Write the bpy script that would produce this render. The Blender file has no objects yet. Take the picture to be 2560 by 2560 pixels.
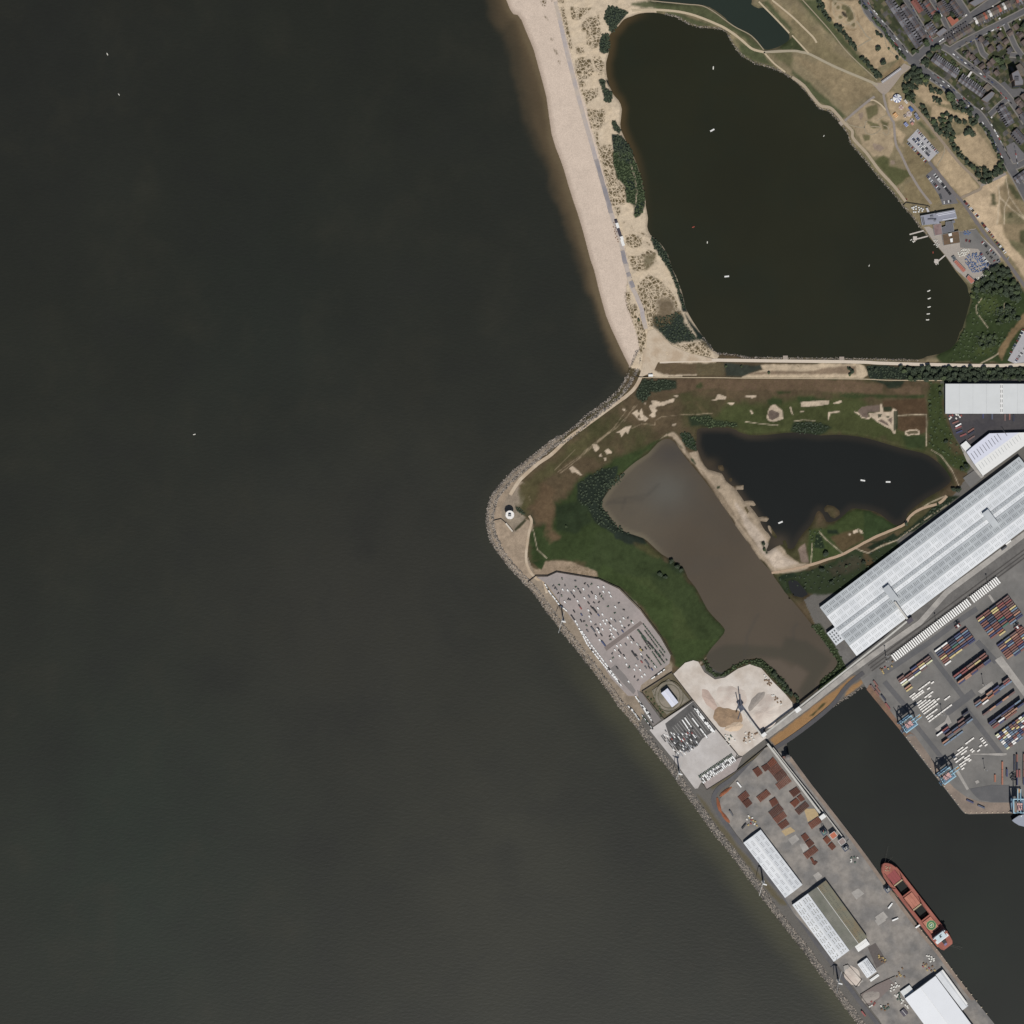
import bpy, bmesh, math, random
import numpy as np
from mathutils import Vector, Matrix
from mathutils.geometry import tessellate_polygon

# ------------------------------------------------------------------ camera, sky, sun, exposure
S = 0.7105                    # metres for one unit of the survey plan (plan is 2560 x 2560 units)
scene = bpy.context.scene
col = scene.collection
cam_d = bpy.data.cameras.new('camera'); cam = bpy.data.objects.new('camera', cam_d); col.objects.link(cam)
cam.location = (0, 0, 6000); cam.rotation_euler = (0, 0, 0)
cam_d.sensor_width = 36; cam_d.lens = 36 * 5998.5 / (2560 * S)
cam_d.clip_start = 10; cam_d.clip_end = 40000
scene.camera = cam
SUN_EL, SUN_AZ = math.radians(58.5), math.radians(171.0)      # azimuth clockwise from north (+Y)
world = bpy.data.worlds.new('World'); scene.world = world; world.use_nodes = True
wn = world.node_tree.nodes; wl = world.node_tree.links
sky_n = wn.new('ShaderNodeTexSky'); sky_n.sky_type = 'NISHITA'; sky_n.sun_disc = False
sky_n.sun_elevation = SUN_EL; sky_n.sun_rotation = SUN_AZ
wn['Background'].inputs['Strength'].default_value = 0.05
wl.new(sky_n.outputs[0], wn['Background'].inputs[0])
sun_d = bpy.data.lights.new('sun', 'SUN'); sun_d.energy = 4.0; sun_d.angle = math.radians(0.5); sun_d.color = (1, 0.965, 0.91)
sun = bpy.data.objects.new('sun', sun_d); col.objects.link(sun); sun.location = (0, -3000, 5000)
sv = Vector((math.sin(SUN_AZ) * math.cos(SUN_EL), math.cos(SUN_AZ) * math.cos(SUN_EL), math.sin(SUN_EL)))
sun.rotation_euler = (-sv).to_track_quat('-Z', 'Y').to_euler()
vs = scene.view_settings
vs.view_transform = 'Standard'; vs.look = 'None'; vs.exposure = 0.0; vs.gamma = 1.0; vs.use_curve_mapping = False

# ------------------------------------------------------------------ plan helpers
random.seed(7); rng = np.random.default_rng(11)
SHEETS = dict(a1=(1180,0,400), a2=(1580,0,400), a3=(1980,0,300), a4=(2260,0,300), a5=(2260,260,300), a6=(1980,240,300),
  a7=(2240,500,320), a8=(1380,380,400), b1=(1380,740,400), b2=(1740,780,400), b3=(2100,820,460), b4=(1180,1080,400),
  b5=(1500,1080,400), b6=(1840,1080,400), b7=(2160,1240,400), b8=(1280,1400,400), c1=(1580,1600,400), c2=(1900,1560,400),
  c3=(2200,1600,360), c4=(2260,1840,300), c5=(1740,1860,400), c6=(1980,2140,420), c7=(2100,2100,400), c8=(2200,2300,260),
  d1=(2400,1460,160), d2=(2320,1560,160), d3=(2430,1580,130), d4=(2220,1630,160), d5=(2420,1680,140), d6=(2250,1760,150),
  d7=(2370,1790,190), d8=(2460,1920,159.93), F=(0,0,2560), Q=(0,0,1932))
def P(s):
    """'sheet x,y x,y ...' read off a survey sheet -> list of plan points; sheet F is the plan itself"""
    out = []; ox = oy = 0; k = 1
    for t in s.split():
        if ',' not in t:
            ox, oy, sz = SHEETS[t]; k = sz / 1932.0
        else:
            x, y = t.split(','); out.append((ox + float(x) * k, oy + float(y) * k))
    return out
def wx(p): return (p[0] - 1280) * S
def wy(p): return (1280 - p[1]) * S
def W(p, z=0.0): return Vector((wx(p), wy(p), z))
U = (0.803, -0.596); V = (0.596, 0.803)      # the dock's own axes on the plan
G0 = 2.0                                     # level of made ground

# ------------------------------------------------------------------ materials
def lin(c):
    c = c / 255.0
    return c / 12.92 if c <= 0.04045 else ((c + 0.055) / 1.055) ** 2.4
KALB = 1.17
def tone(v): return v * (0.74 + 0.20 * (v / 215.0) ** 2.5)          # swatch reading -> true value
def C(r, g, b): return (min(lin(tone(r)) / KALB, .85), min(lin(tone(g)) / KALB, .85), min(lin(tone(b)) / KALB, .85), 1.0)
def CG(r, g, b, s=.80):
    y = .3*r + .59*g + .11*b; return C(y+(r-y)*s, y+(g-y)*s, y+(b-y)*s)
MATS = {}
def mat(name, rgb, rough=0.85, var=0.10, scale=0.15, rgb2=None, scale2=0.03, per=0.0, metal=0.0, bump=0.0, spec=0.3, detail=6.0, sat=.84):
    """base colour broken up by two layers of noise; per = brightness spread from object to object"""
    if name in MATS: return MATS[name]
    m = bpy.data.materials.new(name); m.use_nodes = True; nt = m.node_tree; n = nt.nodes; l = nt.links
    b = n['Principled BSDF']; b.inputs['Roughness'].default_value = rough; b.inputs['Metallic'].default_value = metal
    b.inputs['Specular IOR Level'].default_value = spec
    g = n.new('ShaderNodeNewGeometry')
    base = n.new('ShaderNodeRGB'); base.outputs[0].default_value = CG(*rgb, sat)
    cur = base.outputs[0]
    if rgb2:
        t = n.new('ShaderNodeTexNoise'); t.inputs['Scale'].default_value = scale2; t.inputs['Detail'].default_value = 5
        l.new(g.outputs['Position'], t.inputs['Vector'])
        r = n.new('ShaderNodeMapRange'); r.inputs[1].default_value = .40; r.inputs[2].default_value = .62
        l.new(t.outputs[0], r.inputs[0])
        mx = n.new('ShaderNodeMix'); mx.data_type = 'RGBA'; l.new(r.outputs[0], mx.inputs[0]); l.new(cur, mx.inputs[6])
        mx.inputs[7].default_value = CG(*rgb2, sat); cur = mx.outputs[2]
    if var > 0 or per > 0:
        t = n.new('ShaderNodeTexNoise'); t.inputs['Scale'].default_value = scale; t.inputs['Detail'].default_value = detail
        t.inputs['Roughness'].default_value = 0.65
        l.new(g.outputs['Position'], t.inputs['Vector'])
        r = n.new('ShaderNodeMapRange'); r.inputs[1].default_value = .25; r.inputs[2].default_value = .75
        r.inputs[3].default_value = 1 - var * 1.6; r.inputs[4].default_value = 1 + var * 1.6
        l.new(t.outputs[0], r.inputs[0]); f = r.outputs[0]
        if per > 0:
            oi = n.new('ShaderNodeObjectInfo'); r2 = n.new('ShaderNodeMapRange')
            r2.inputs[3].default_value = 1 - per; r2.inputs[4].default_value = 1 + per
            l.new(oi.outputs['Random'], r2.inputs[0])
            mu = n.new('ShaderNodeMath'); mu.operation = 'MULTIPLY'; l.new(f, mu.inputs[0]); l.new(r2.outputs[0], mu.inputs[1]); f = mu.outputs[0]
        vm = n.new('ShaderNodeVectorMath'); vm.operation = 'SCALE'; l.new(cur, vm.inputs[0]); l.new(f, vm.inputs['Scale']); cur = vm.outputs[0]
        if bump > 0:
            bp = n.new('ShaderNodeBump'); bp.inputs['Strength'].default_value = bump; bp.inputs['Distance'].default_value = 0.4
            l.new(t.outputs[0], bp.inputs['Height']); l.new(bp.outputs[0], b.inputs['Normal'])
    l.new(cur, b.inputs['Base Color'])
    MATS[name] = m
    return m

# ------------------------------------------------------------------ object helpers
LABELS = []      # (object, phrase, order) -> numbered where several things share the phrase
def put(name, me, mats=(), parent=None, loc=None, rz=0.0, kind=None):
    if mats is not None and not me.materials:
        for m in (mats if isinstance(mats, (list, tuple)) else [mats]): me.materials.append(m)
    o = bpy.data.objects.new(name, me); col.objects.link(o)
    if parent: o.parent = parent
    if loc is not None: o.location = loc
    if rz: o.rotation_euler = (0, 0, rz)
    if kind: o['kind'] = kind
    return o
def empty(name, loc, rz=0.0):
    o = bpy.data.objects.new(name, None); o.empty_display_size = 1; col.objects.link(o); o.location = loc; o.rotation_euler = (0, 0, rz)
    return o
def tag(o, label, cat, group=None, many=None):
    """label = the words; many = True numbers the things that share them, counted from the north"""
    o['category'] = cat; o['label'] = label
    if group: o['group'] = group
    if many: LABELS.append((o, label))
    return o
def copy_tree(o, parent=None):
    c = o.copy(); col.objects.link(c); c.parent = parent
    for ch in list(o.children): copy_tree(ch, c)
    return c
class MB:
    """collects boxes, prisms, tubes and loose faces for one mesh"""
    def __init__(s): s.v = []; s.f = []; s.m = []
    def add(s, vs, fs, m=0):
        k = len(s.v); s.v += [tuple(v) for v in vs]; s.f += [tuple(i + k for i in f) for f in fs]; s.m += [m] * len(fs); return s
    def box(s, x0, x1, y0, y1, z0, z1, m=0, top=None):
        tx = top if top is not None else (x0, x1, y0, y1)
        v = [(x0,y0,z0),(x1,y0,z0),(x1,y1,z0),(x0,y1,z0),(tx[0],tx[2],z1),(tx[1],tx[2],z1),(tx[1],tx[3],z1),(tx[0],tx[3],z1)]
        return s.add(v, [(3,2,1,0),(4,5,6,7),(0,1,5,4),(1,2,6,5),(2,3,7,6),(3,0,4,7)], m)
    def bar(s, a, b, w, h=None, m=0):
        a = Vector(a); b = Vector(b); h = h or w; d = (b - a)
        if d.length < 1e-6: return s
        d.normalize(); up = Vector((0,0,1)) if abs(d.z) < .95 else Vector((0,1,0))
        x = d.cross(up).normalized() * (w / 2); y = x.cross(d).normalized() * (h / 2)
        v = [a-x-y,a+x-y,a+x+y,a-x+y,b-x-y,b+x-y,b+x+y,b-x+y]
        return s.add(v, [(0,1,2,3),(7,6,5,4),(4,5,1,0),(5,6,2,1),(6,7,3,2),(7,4,0,3)], m)
    def tube(s, a, b, r0, r1=None, n=10, m=0, caps=True):
        a = Vector(a); b = Vector(b); r1 = r0 if r1 is None else r1; d = (b - a).normalized()
        up = Vector((0,0,1)) if abs(d.z) < .95 else Vector((0,1,0)); x = d.cross(up).normalized(); y = d.cross(x).normalized()
        v = [a + (x*math.cos(t)+y*math.sin(t))*r0 for t in [2*math.pi*i/n for i in range(n)]] + [b + (x*math.cos(t)+y*math.sin(t))*r1 for t in [2*math.pi*i/n for i in range(n)]]
        f = [(i,(i+1)%n,n+(i+1)%n,n+i) for i in range(n)]
        if caps: f += [tuple(range(n))[::-1], tuple(range(n,2*n))]
        return s.add(v, f, m)
    def prism(s, pts, z0, z1, m=0, mtop=None):
        n = len(pts)
        if sum(pts[i][0]*pts[(i+1)%n][1]-pts[(i+1)%n][0]*pts[i][1] for i in range(n)) < 0: pts = pts[::-1]
        v = [(p[0],p[1],z0) for p in pts] + [(p[0],p[1],z1) for p in pts]
        s.add(v, [(i,(i+1)%n,n+(i+1)%n,n+i) for i in range(n)] + [tuple(range(n))[::-1]], m)
        s.add([(p[0],p[1],z1) for p in pts], [tuple(range(n))], m if mtop is None else mtop); return s
    def mesh(s, name, mats=None):
        me = bpy.data.meshes.new(name); me.from_pydata(s.v, [], s.f)
        for m in (mats if isinstance(mats,(list,tuple)) else [mats] if mats else []): me.materials.append(m)
        if any(s.m): me.polygons.foreach_set('material_index', s.m)
        me.update(); return me
    def build(s, name, mats, parent=None, loc=None, rz=0.0, kind=None): return put(name, s.mesh(name, mats), None, parent, loc, rz, kind)
def smooth_line(pts, closed=False, n=4):
    """Catmull-Rom through the surveyed points"""
    out = []; N = len(pts)
    for i in range(N if closed else N - 1):
        p0 = pts[(i-1) % N] if closed or i > 0 else pts[i]; p1 = pts[i]; p2 = pts[(i+1) % N]
        p3 = pts[(i+2) % N] if closed or i + 2 < N else p2
        for k in range(n):
            t = k / n; t2 = t*t; t3 = t2*t
            out.append(tuple(.5*((2*p1[j])+(-p0[j]+p2[j])*t+(2*p0[j]-5*p1[j]+4*p2[j]-p3[j])*t2+(-p0[j]+3*p1[j]-3*p2[j]+p3[j])*t3) for j in (0,1)))
    if not closed: out.append(pts[-1])
    return out
def sheet(name, pts, m, z, thick=0.0, parent=None, kind='structure'):
    """flat made surface with (if thick) its own edge going down"""
    bm = bmesh.new(); q = [(wx(p), wy(p)) for p in pts]; n = len(q)
    if sum(q[i][0]*q[(i+1)%n][1]-q[(i+1)%n][0]*q[i][1] for i in range(n)) < 0: q = q[::-1]
    vsx = [bm.verts.new((x, y, z)) for x, y in q]
    for tr in tessellate_polygon([[Vector((x, y, 0)) for x, y in q]]):
        a_, b_, c_ = (q[i] for i in tr); up = (b_[0]-a_[0])*(c_[1]-a_[1])-(b_[1]-a_[1])*(c_[0]-a_[0])
        if abs(up) > 1e-7: bm.faces.new([vsx[i] for i in (tr if up > 0 else tr[::-1])])
    if thick:
        lo = [bm.verts.new((x, y, z - thick)) for x, y in q]
        for i in range(n): bm.faces.new((vsx[(i+1)%n], vsx[i], lo[i], lo[(i+1)%n]))
    me = bpy.data.meshes.new(name); bm.to_mesh(me); bm.free(); me.materials.append(m)
    return put(name, me, None, parent, kind=kind if not parent else None)
def ribbon(name, pts, width, m, z, parent=None, kind='structure', smooth=True, thick=0.0, jit=0.0):
    """road or path of the given width (metres) along plan points"""
    if smooth and len(pts) > 2: pts = smooth_line(pts)
    q = [Vector((wx(p), wy(p))) for p in pts]; L = []; R = []
    for i, p in enumerate(q):
        d = (q[min(i+1, len(q)-1)] - q[max(i-1, 0)]); d.normalize(); nrm = Vector((-d.y, d.x))
        w = width/2 * (1 + random.uniform(-jit, jit)); L.append(p + nrm*w); R.append(p - nrm*w)
    mb = MB(); n = len(q)
    mb.add([(p.x,p.y,z) for p in L] + [(p.x,p.y,z) for p in R], [(n+i, n+i+1, i+1, i) for i in range(n-1)])
    if thick:
        mb.add([(p.x,p.y,z) for p in L]+[(p.x,p.y,z-thick) for p in L], [(i,i+1,n+i+1,n+i) for i in range(n-1)])
        mb.add([(p.x,p.y,z) for p in R]+[(p.x,p.y,z-thick) for p in R], [(n+i,n+i+1,i+1,i) for i in range(n-1)])
    return mb.build(name, m, parent, kind=kind if not parent else None)
def inside(p, poly):
    c = False; n = len(poly); x, y = p
    for i in range(n):
        x1, y1 = poly[i]; x2, y2 = poly[i-1]
        if (y1 > y) != (y2 > y) and x < (x2-x1)*(y-y1)/(y2-y1)+x1: c = not c
    return c
def scatter_in(poly, spacing, rnd, tries=30):
    x0 = min(p[0] for p in poly); x1 = max(p[0] for p in poly); y0 = min(p[1] for p in poly); y1 = max(p[1] for p in poly)
    out = []; n = int((x1-x0)*(y1-y0)/(spacing*spacing)*tries/6)+10
    for _ in range(n):
        p = (rnd.uniform(x0,x1), rnd.uniform(y0,y1))
        if inside(p, poly) and all((p[0]-q[0])**2+(p[1]-q[1])**2 > spacing*spacing for q in out): out.append(p)
    return out
def along(pts, n):
    """n points evenly along a plan polyline, with headings"""
    seg = [math.dist(pts[i], pts[i+1]) for i in range(len(pts)-1)]; T = sum(seg); out = []
    for k in range(n):
        d = T * (k / max(n-1, 1)); i = 0
        while i < len(seg)-1 and d > seg[i]: d -= seg[i]; i += 1
        t = d / seg[i]; a, b = pts[i], pts[i+1]
        out.append(((a[0]+(b[0]-a[0])*t, a[1]+(b[1]-a[1])*t), math.atan2(-(b[1]-a[1]), b[0]-a[0])))
    return out

# ------------------------------------------------------------------ shore lines
COAST_BEACH = [(1240,-200),(1252,-60),(1266,0),(1275,23),(1283.5,35),(1294,37),(1304,50),(1312.5,72),(1325,101),(1335,126),(1345.6,165.6),(1356,203),(1366,242),
  (1372.5,290),(1379,335),(1389,368.5),(1398.6,392),(1409,421),(1421,463),(1434,504),(1444,533),(1456.6,574.6),(1467,614),(1475,645),(1485.6,676),(1496,719.5),
  (1503,746),(1514.6,787.6),(1529,823),(1545.6,858),(1560,889),(1573,914)]
COAST_ROCK = [(1566,939),(1560,951),(1543.6,974),(1525,992.6),(1496,1015),(1467,1036),(1438,1063),(1407,1086),(1379,1098.6),(1345.6,1125.5),(1312.5,1152.5),
  (1283.5,1175),(1258.7,1200),(1240,1220.8),(1226.6,1241.5),(1219.3,1266),(1215,1295),(1218,1324),(1224.5,1349),(1236,1370),(1250.4,1390.6),(1269,1415),(1292,1440),
  (1307,1456),(1327.6,1476.6),(1348,1501.4),(1363,1524),(1383.5,1551),(1404,1580),(1425,1605),(1445.6,1630),(1466,1656.7),(1487,1683.6),(1507.7,1710.6),(1528.4,1739.5),
  (1545,1764.4),(1570,1793.4),(1598.6,1830),(1625.5,1867),(1648,1894),(1671,1923),(1694,1956),(1721,1995),(1750,2036),(1781,2079.5),(1808,2112.6),(1831,2141.6),
  (1856,2176.8),(1881,2210),(1901.5,2239),(1916,2259.6),(1948,2301),(1980,2342),(2010.4,2379),(2038.7,2420),(2071,2462),(2102,2505),(2132,2544),(2160,2584),(2230,2680),(2320,2800)]
SEA = COAST_BEACH + COAST_ROCK + [(-3000,2800),(-3000,-200)]
MARINE = [(1580,40),(1600.7,33),(1634,31),(1663,36),(1692,43.5),(1721,60),(1750,68),(1787,71.4),(1812,76.6),(1824,97),(1841,124),(1859.5,143),(1884,157),(1911,165.6),
  (1944,176),(1979.6,196.7),(2006,220.5),(2022,239),(2034,254),(2050,272.6),(2073,279),(2096.5,303.7),(2104,314.5),(2121,338),(2124,355),(2137,372),(2163,401.5),
  (2189.6,435.7),(2220.7,470),(2245,499),(2258,516.6),(2281.4,543),(2303,573),(2323,593),(2364,641),(2389,677),(2417,712),(2420.5,728.6),(2427,745),(2420.5,773),
  (2407,820),(2400,829.5),(2393,851),(2378.6,870),(2350,884),(2316.7,891),(2297.6,898.6),(2219,897),(2140,896),(1955,893),(1872.5,892),(1839,885.6),(1794,881.5),
  (1781.4,871),(1758.6,842),(1732,803),(1715,771),(1709,745),(1701,719.5),(1690.6,690.6),(1680,670),(1670,636.7),(1647,603.6),(1626,587),(1618,566),(1620,545.6),
  (1614,512.5),(1614,496),(1605.7,458.7),(1595,417),(1578,378),(1557,335),(1550.6,310.6),(1554.7,273),(1546,250),(1532,234),(1517.5,192.5),(1515,157),(1521.6,132.5),
  (1523.7,87),(1545,66),(1560,48)]
BOATING = [(1590,-60),(1604,-20),(1630,2),(1663,8),(1714.6,9),(1758,12),(1787,25),(1814,45.5),(1832.6,64),(1878,89),(1907,119),(1919.5,124),(1948.5,116),(1971,101.4),
  (1974,91),(1969,81),(1939,49),(1909,19),(1897,20.7),(1878,10),(1880,-4),(1850,-60)]
LAGOON = [(1665.6,1096.6),(1645,1107),(1620,1134),(1589,1154.5),(1556,1183.5),(1525,1223),(1504,1254),(1502,1266),(1527,1295),(1541,1316),(1570,1332.6),(1607.7,1345),
  (1628,1361.6),(1655,1386),(1686,1403),(1709,1419.5),(1719.5,1444),(1738,1467),(1752,1492),(1769,1524),(1790,1548),(1809,1568),(1810,1584),(1782,1616.5),(1766,1641),
  (1773,1662),(1787,1674.5),(1803.6,1680.7),(1820,1672.5),(1849,1656),(1880,1646.6),(1903,1646.6),(1919.5,1660),(1936,1676.6),(1956,1699),(1968,1723.6),(1987,1736),
  (1999.4,1754.6),(2005.6,1756.7),(2045,1725.6),(2049,1703),(2069.8,1686),(2086,1672),(2093.6,1655),(2084,1638.7),(2065.6,1614),(2049,1589),(2028,1560),(1996,1520),
  (1962,1480),(1952,1465),(1935,1442),(1929,1430),(1898,1397),(1868.5,1355),(1837.5,1312),(1817,1279),(1783.6,1231),(1748.5,1185.6),(1717,1148),(1699,1123.5),(1684,1103)]
POOL = [(1744,1073),(1773,1069),(1827,1070),(1847.6,1080),(1874.6,1087.5),(1916,1087.5),(1963.6,1082),(2009,1082),(2050.6,1088.5),(2092,1086.4),(2147.6,1091.4),(2195,1103),
  (2252,1120),(2304.8,1132),(2333,1146),(2359.5,1170),(2376,1194),(2374,1208),(2352,1225),(2319,1244),(2288,1267),(2269.7,1283.5),(2259.4,1306),(2236.6,1312.5),(2201.4,1285.5),
  (2172,1275),(2150.6,1272.5),(2130,1271.5),(2111,1287),(2097,1298),(2080,1305),(2066,1304),(2059,1289),(2049,1276.7),(2041,1283),(2034.6,1299.5),(2026,1314),(2010,1330.5),
  (1997,1349),(1985,1370),(1972.5,1372),(1960,1364),(1947.6,1361.6),(1923,1378),(1916.6,1374),(1927,1343),(1912.5,1326),(1902,1308),(1896,1293),(1877,1268),(1860.7,1254),
  (1839.5,1223),(1814.7,1202),(1804,1183.5),(1769,1173),(1754.7,1150),(1746,1130),(1740,1113),(1742,1094.5)]
DOCK = [(2163,1717),(2154.7,1719),(2107,1750),(2065.6,1777),(2024,1810.5),(1983,1843.6),(1968,1854),(1966,1880),(1978.7,1891),(2028,1958),(2090,2037),(2141.7,2104),(2167,2138),
  (2236,2234),(2306,2327),(2349.6,2379),(2397,2444.5),(2439.5,2499.6),(2490,2562),(2640,2750),(2800,2750),(2800,2030),(2559.7,2032.5),(2423,2036),(2412,2034),(2403,2025),
  (2368.7,1980),(2334.5,1936),(2299.6,1891),(2256,1833),(2210.6,1775)]
POND = P('b6 630,1800 680,1785 740,1800 830,1900 870,1960 800,2000 700,1980 650,1900')

# ------------------------------------------------------------------ numpy survey grid
def grid_noise(ny, nx, cells, seed):
    r = np.random.default_rng(seed); out = np.zeros((ny, nx), np.float32); tot = 0
    for i, c in enumerate(cells):
        a = 0.62 ** i; gy, gx = int(ny / c) + 3, int(nx / c) + 3; g = r.random((gy, gx), np.float32)
        yy = np.arange(ny) / c; xx = np.arange(nx) / c; iy = yy.astype(int); ix = xx.astype(int)
        fy = (yy - iy)[:, None].astype(np.float32); fx = (xx - ix)[None].astype(np.float32); fy = fy*fy*(3-2*fy); fx = fx*fx*(3-2*fx)
        out += a * ((g[iy][:, ix]*(1-fx)+g[iy][:, ix+1]*fx)*(1-fy) + (g[iy+1][:, ix]*(1-fx)+g[iy+1][:, ix+1]*fx)*fy); tot += a
    return (out / tot - .5) * 2
class Grid:
    def __init__(s, x0, x1, y0, y1, st, seed):
        s.x = np.arange(x0, x1 + .1, st, dtype=np.float32); s.y = np.arange(y0, y1 + .1, st, dtype=np.float32); s.st = st
        s.nx, s.ny = len(s.x), len(s.y); s.x0, s.y0 = x0, y0
        s.col = np.zeros((s.ny, s.nx, 3), np.float32)
        f = 1 / st
        s.nz = {'L': grid_noise(s.ny, s.nx, [110*f, 50*f, 24*f, 11*f], seed), 'M': grid_noise(s.ny, s.nx, [30*f, 14*f, 7*f, 3.5*f], seed+1),
                'S': grid_noise(s.ny, s.nx, [9*f, 4.5*f, 2.3*f if 2.3*f >= 1 else 1], seed+2)}
    def win(s, poly, pad):
        xs = [p[0] for p in poly]; ys = [p[1] for p in poly]
        i0 = max(int((min(xs)-pad-s.x0)/s.st), 0); i1 = min(int((max(xs)+pad-s.x0)/s.st)+2, s.nx)
        j0 = max(int((min(ys)-pad-s.y0)/s.st), 0); j1 = min(int((max(ys)+pad-s.y0)/s.st)+2, s.ny)
        return (slice(j0, max(j1, j0)), slice(i0, max(i1, i0)))
    def dist(s, line, R, sl, closed):
        """distance to a polyline, exact up to R, inside window sl"""
        d = np.full((sl[0].stop-sl[0].start, sl[1].stop-sl[1].start), R*R, np.float32); n = len(line)
        for i in range(n if closed else n-1):
            a, b = line[i], line[(i+1) % n]; w = s.win([a, b], R)
            j0, j1 = max(w[0].start, sl[0].start), min(w[0].stop, sl[0].stop); i0, i1 = max(w[1].start, sl[1].start), min(w[1].stop, sl[1].stop)
            if j1 <= j0 or i1 <= i0: continue
            X = s.x[None, i0:i1]; Y = s.y[j0:j1, None]; dx, dy = b[0]-a[0], b[1]-a[1]; L = dx*dx+dy*dy+1e-9
            t = np.clip(((X-a[0])*dx+(Y-a[1])*dy)/L, 0, 1); q = (X-a[0]-t*dx)**2+(Y-a[1]-t*dy)**2
            k = d[j0-sl[0].start:j1-sl[0].start, i0-sl[1].start:i1-sl[1].start]; np.minimum(k, q, out=k)
        return np.sqrt(d)
    def sdf(s, poly, R, sl=None):
        sl = sl or s.win(poly, R); X = s.x[None, sl[1]]; Y = s.y[sl[0], None]; ins = np.zeros((Y.shape[0], X.shape[1]), bool); n = len(poly)
        for i in range(n):
            (x1, y1), (x2, y2) = poly[i], poly[i-1]
            if y1 == y2: continue
            ins ^= ((y1 > Y) != (y2 > Y)) & (X < (x2-x1)*(Y-y1)/(y2-y1)+x1)
        d = s.dist(poly, R, sl, True)
        return sl, np.where(ins, d, -d)
    def paint(s, c, poly, soft=3.0, rag=3.0, alpha=1.0, noise='M', chan=None, val=1.0):
        sl, d = s.sdf(poly, soft + rag + 3)
        if d.size == 0: return
        w = np.clip((d + rag*s.nz[noise][sl]*1.6 + soft) / (2*soft), 0, 1); w = w*w*(3-2*w)*alpha
        if chan is not None: chan[sl] = chan[sl]*(1-w) + w*val
        if c is not None: s.col[sl] = s.col[sl]*(1-w[..., None]) + w[..., None]*np.array(CG(*c)[:3], np.float32)
    def line(s, c, pts, width, soft=1.2, alpha=1.0, rag=0.6):
        sl = s.win(pts, width+4); 
        d = s.dist(pts, width+6, sl, False)
        if d.size == 0: return
        w = np.clip((width/2 - d + rag*s.nz['S'][sl] + soft) / (2*soft), 0, 1)*alpha
        s.col[sl] = s.col[sl]*(1-w[..., None]) + w[..., None]*np.array(CG(*c)[:3], np.float32)
    def mottle(s, c, mask, lo, hi, alpha, noise='M'):
        w = np.clip((s.nz[noise]-lo)/(hi-lo), 0, 1)*alpha*mask
        s.col[:] = s.col*(1-w[..., None]) + w[..., None]*np.array(CG(*c)[:3], np.float32)

G = Grid(1190, 2730, -170, 2730, 2.6, 5)
FULL = (slice(0, G.ny), slice(0, G.nx))
wsd = np.full((G.ny, G.nx), -40, np.float32)          # >0 in water
for poly in (SEA, smooth_line(MARINE, True, 2), smooth_line(BOATING, True, 2), smooth_line(LAGOON, True, 2), smooth_line(POOL, True, 2), DOCK, POND):
    sl, d = G.sdf(poly, 40); wsd[sl] = np.maximum(wsd[sl], d)
# islands and spits of shingle in the pool
for poly in [P('b6 1065,920 1100,880 1180,895 1250,950 1255,1000 1190,1045 1140,1020 1110,970 1070,960'), P('b5 1425,405 1480,400 1500,440 1490,475 1450,465 1425,440'),
             P('b5 1565,555 1590,555 1600,590 1575,600 1560,580'), P('b5 1600,655 1650,645 1735,640 1732,697 1680,697 1600,690'), P('b5 1740,835 1800,828 1850,832 1885,880 1860,895 1800,885 1740,885'),
             P('b6 255,1035 320,1020 370,1018 402,1045 370,1085 330,1080 260,1070'), P('b6 380,1130 410,1130 500,1265 480,1290 440,1250 395,1180'), P('b6 560,1312 600,1305 628,1390 610,1405 585,1395'),
             P('b6 950,1100 985,960 1010,950 1045,985 1030,1040 960,1110')]:
    sl, d = G.sdf(poly, 12); wsd[sl] = np.minimum(wsd[sl], np.where(d > -12, -d, 40))

# which piece of the setting each cell belongs to
RG = np.full((G.ny, G.nx), 3, np.int8)                # 3 = nature reserve
def region(k, poly):
    sl, d = G.sdf(poly, 4); RG[sl] = np.where(d > 0, k, RG[sl])
BEACH_E = P('a1 1000,-900 1040,60 1110,330 1180,600 1240,850 1310,1100 1380,1300 1440,1550 1500,1740 a8 560,20 640,330 720,640 780,850 880,1150 930,1400 890,1700 b1 900,60 970,300 1040,520 1060,640 1000,760 940,860')
region(0, [(1000,-300)] + BEACH_E + [(1500,930), (1000,930)])                        # beach
region(1, BEACH_E + [(1600,925),(1640,945),(1780,935),(1800,880),(1900,600),(1640,50),(1640,-200)])   # dunes
COASTRD = P('a3 1050,-1200 1150,0 1500,480 1800,850 1900,960 a4 180,1000 330,1150 650,1370 870,1580 1080,1760 a5 1230,210 1460,570 1700,1000 1780,1130 1932,1420 2300,2100')
region(2, [(1640,-200)] + COASTRD + [(2800,700),(2800,905),(1960,905),(1800,880),(1900,600),(1640,50)])  # park
region(5, COASTRD + [(2800,560),(2800,-200)])                                        # town
region(6, [(1770,1660),(1990,1760),(2100,1690),(2050,1590),(2010,1500),(2360,1270),(2420,1190),(2390,1100),(2350,960),(2350,935),(2800,935),(2800,2900),(2000,2900),(1560,1880),(1620,1700)])  # docks
region(4, P('b4 1180,-20 560,580 700,640 560,1000 640,1100 670,1500 760,1730 1000,1680 1600,1740') + P('b8 1500,500 1932,1260 1932,1700') + [(1770,1640),(1620,1760),(1560,1900),(1000,1500),(1000,1250)])  # headland

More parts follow.
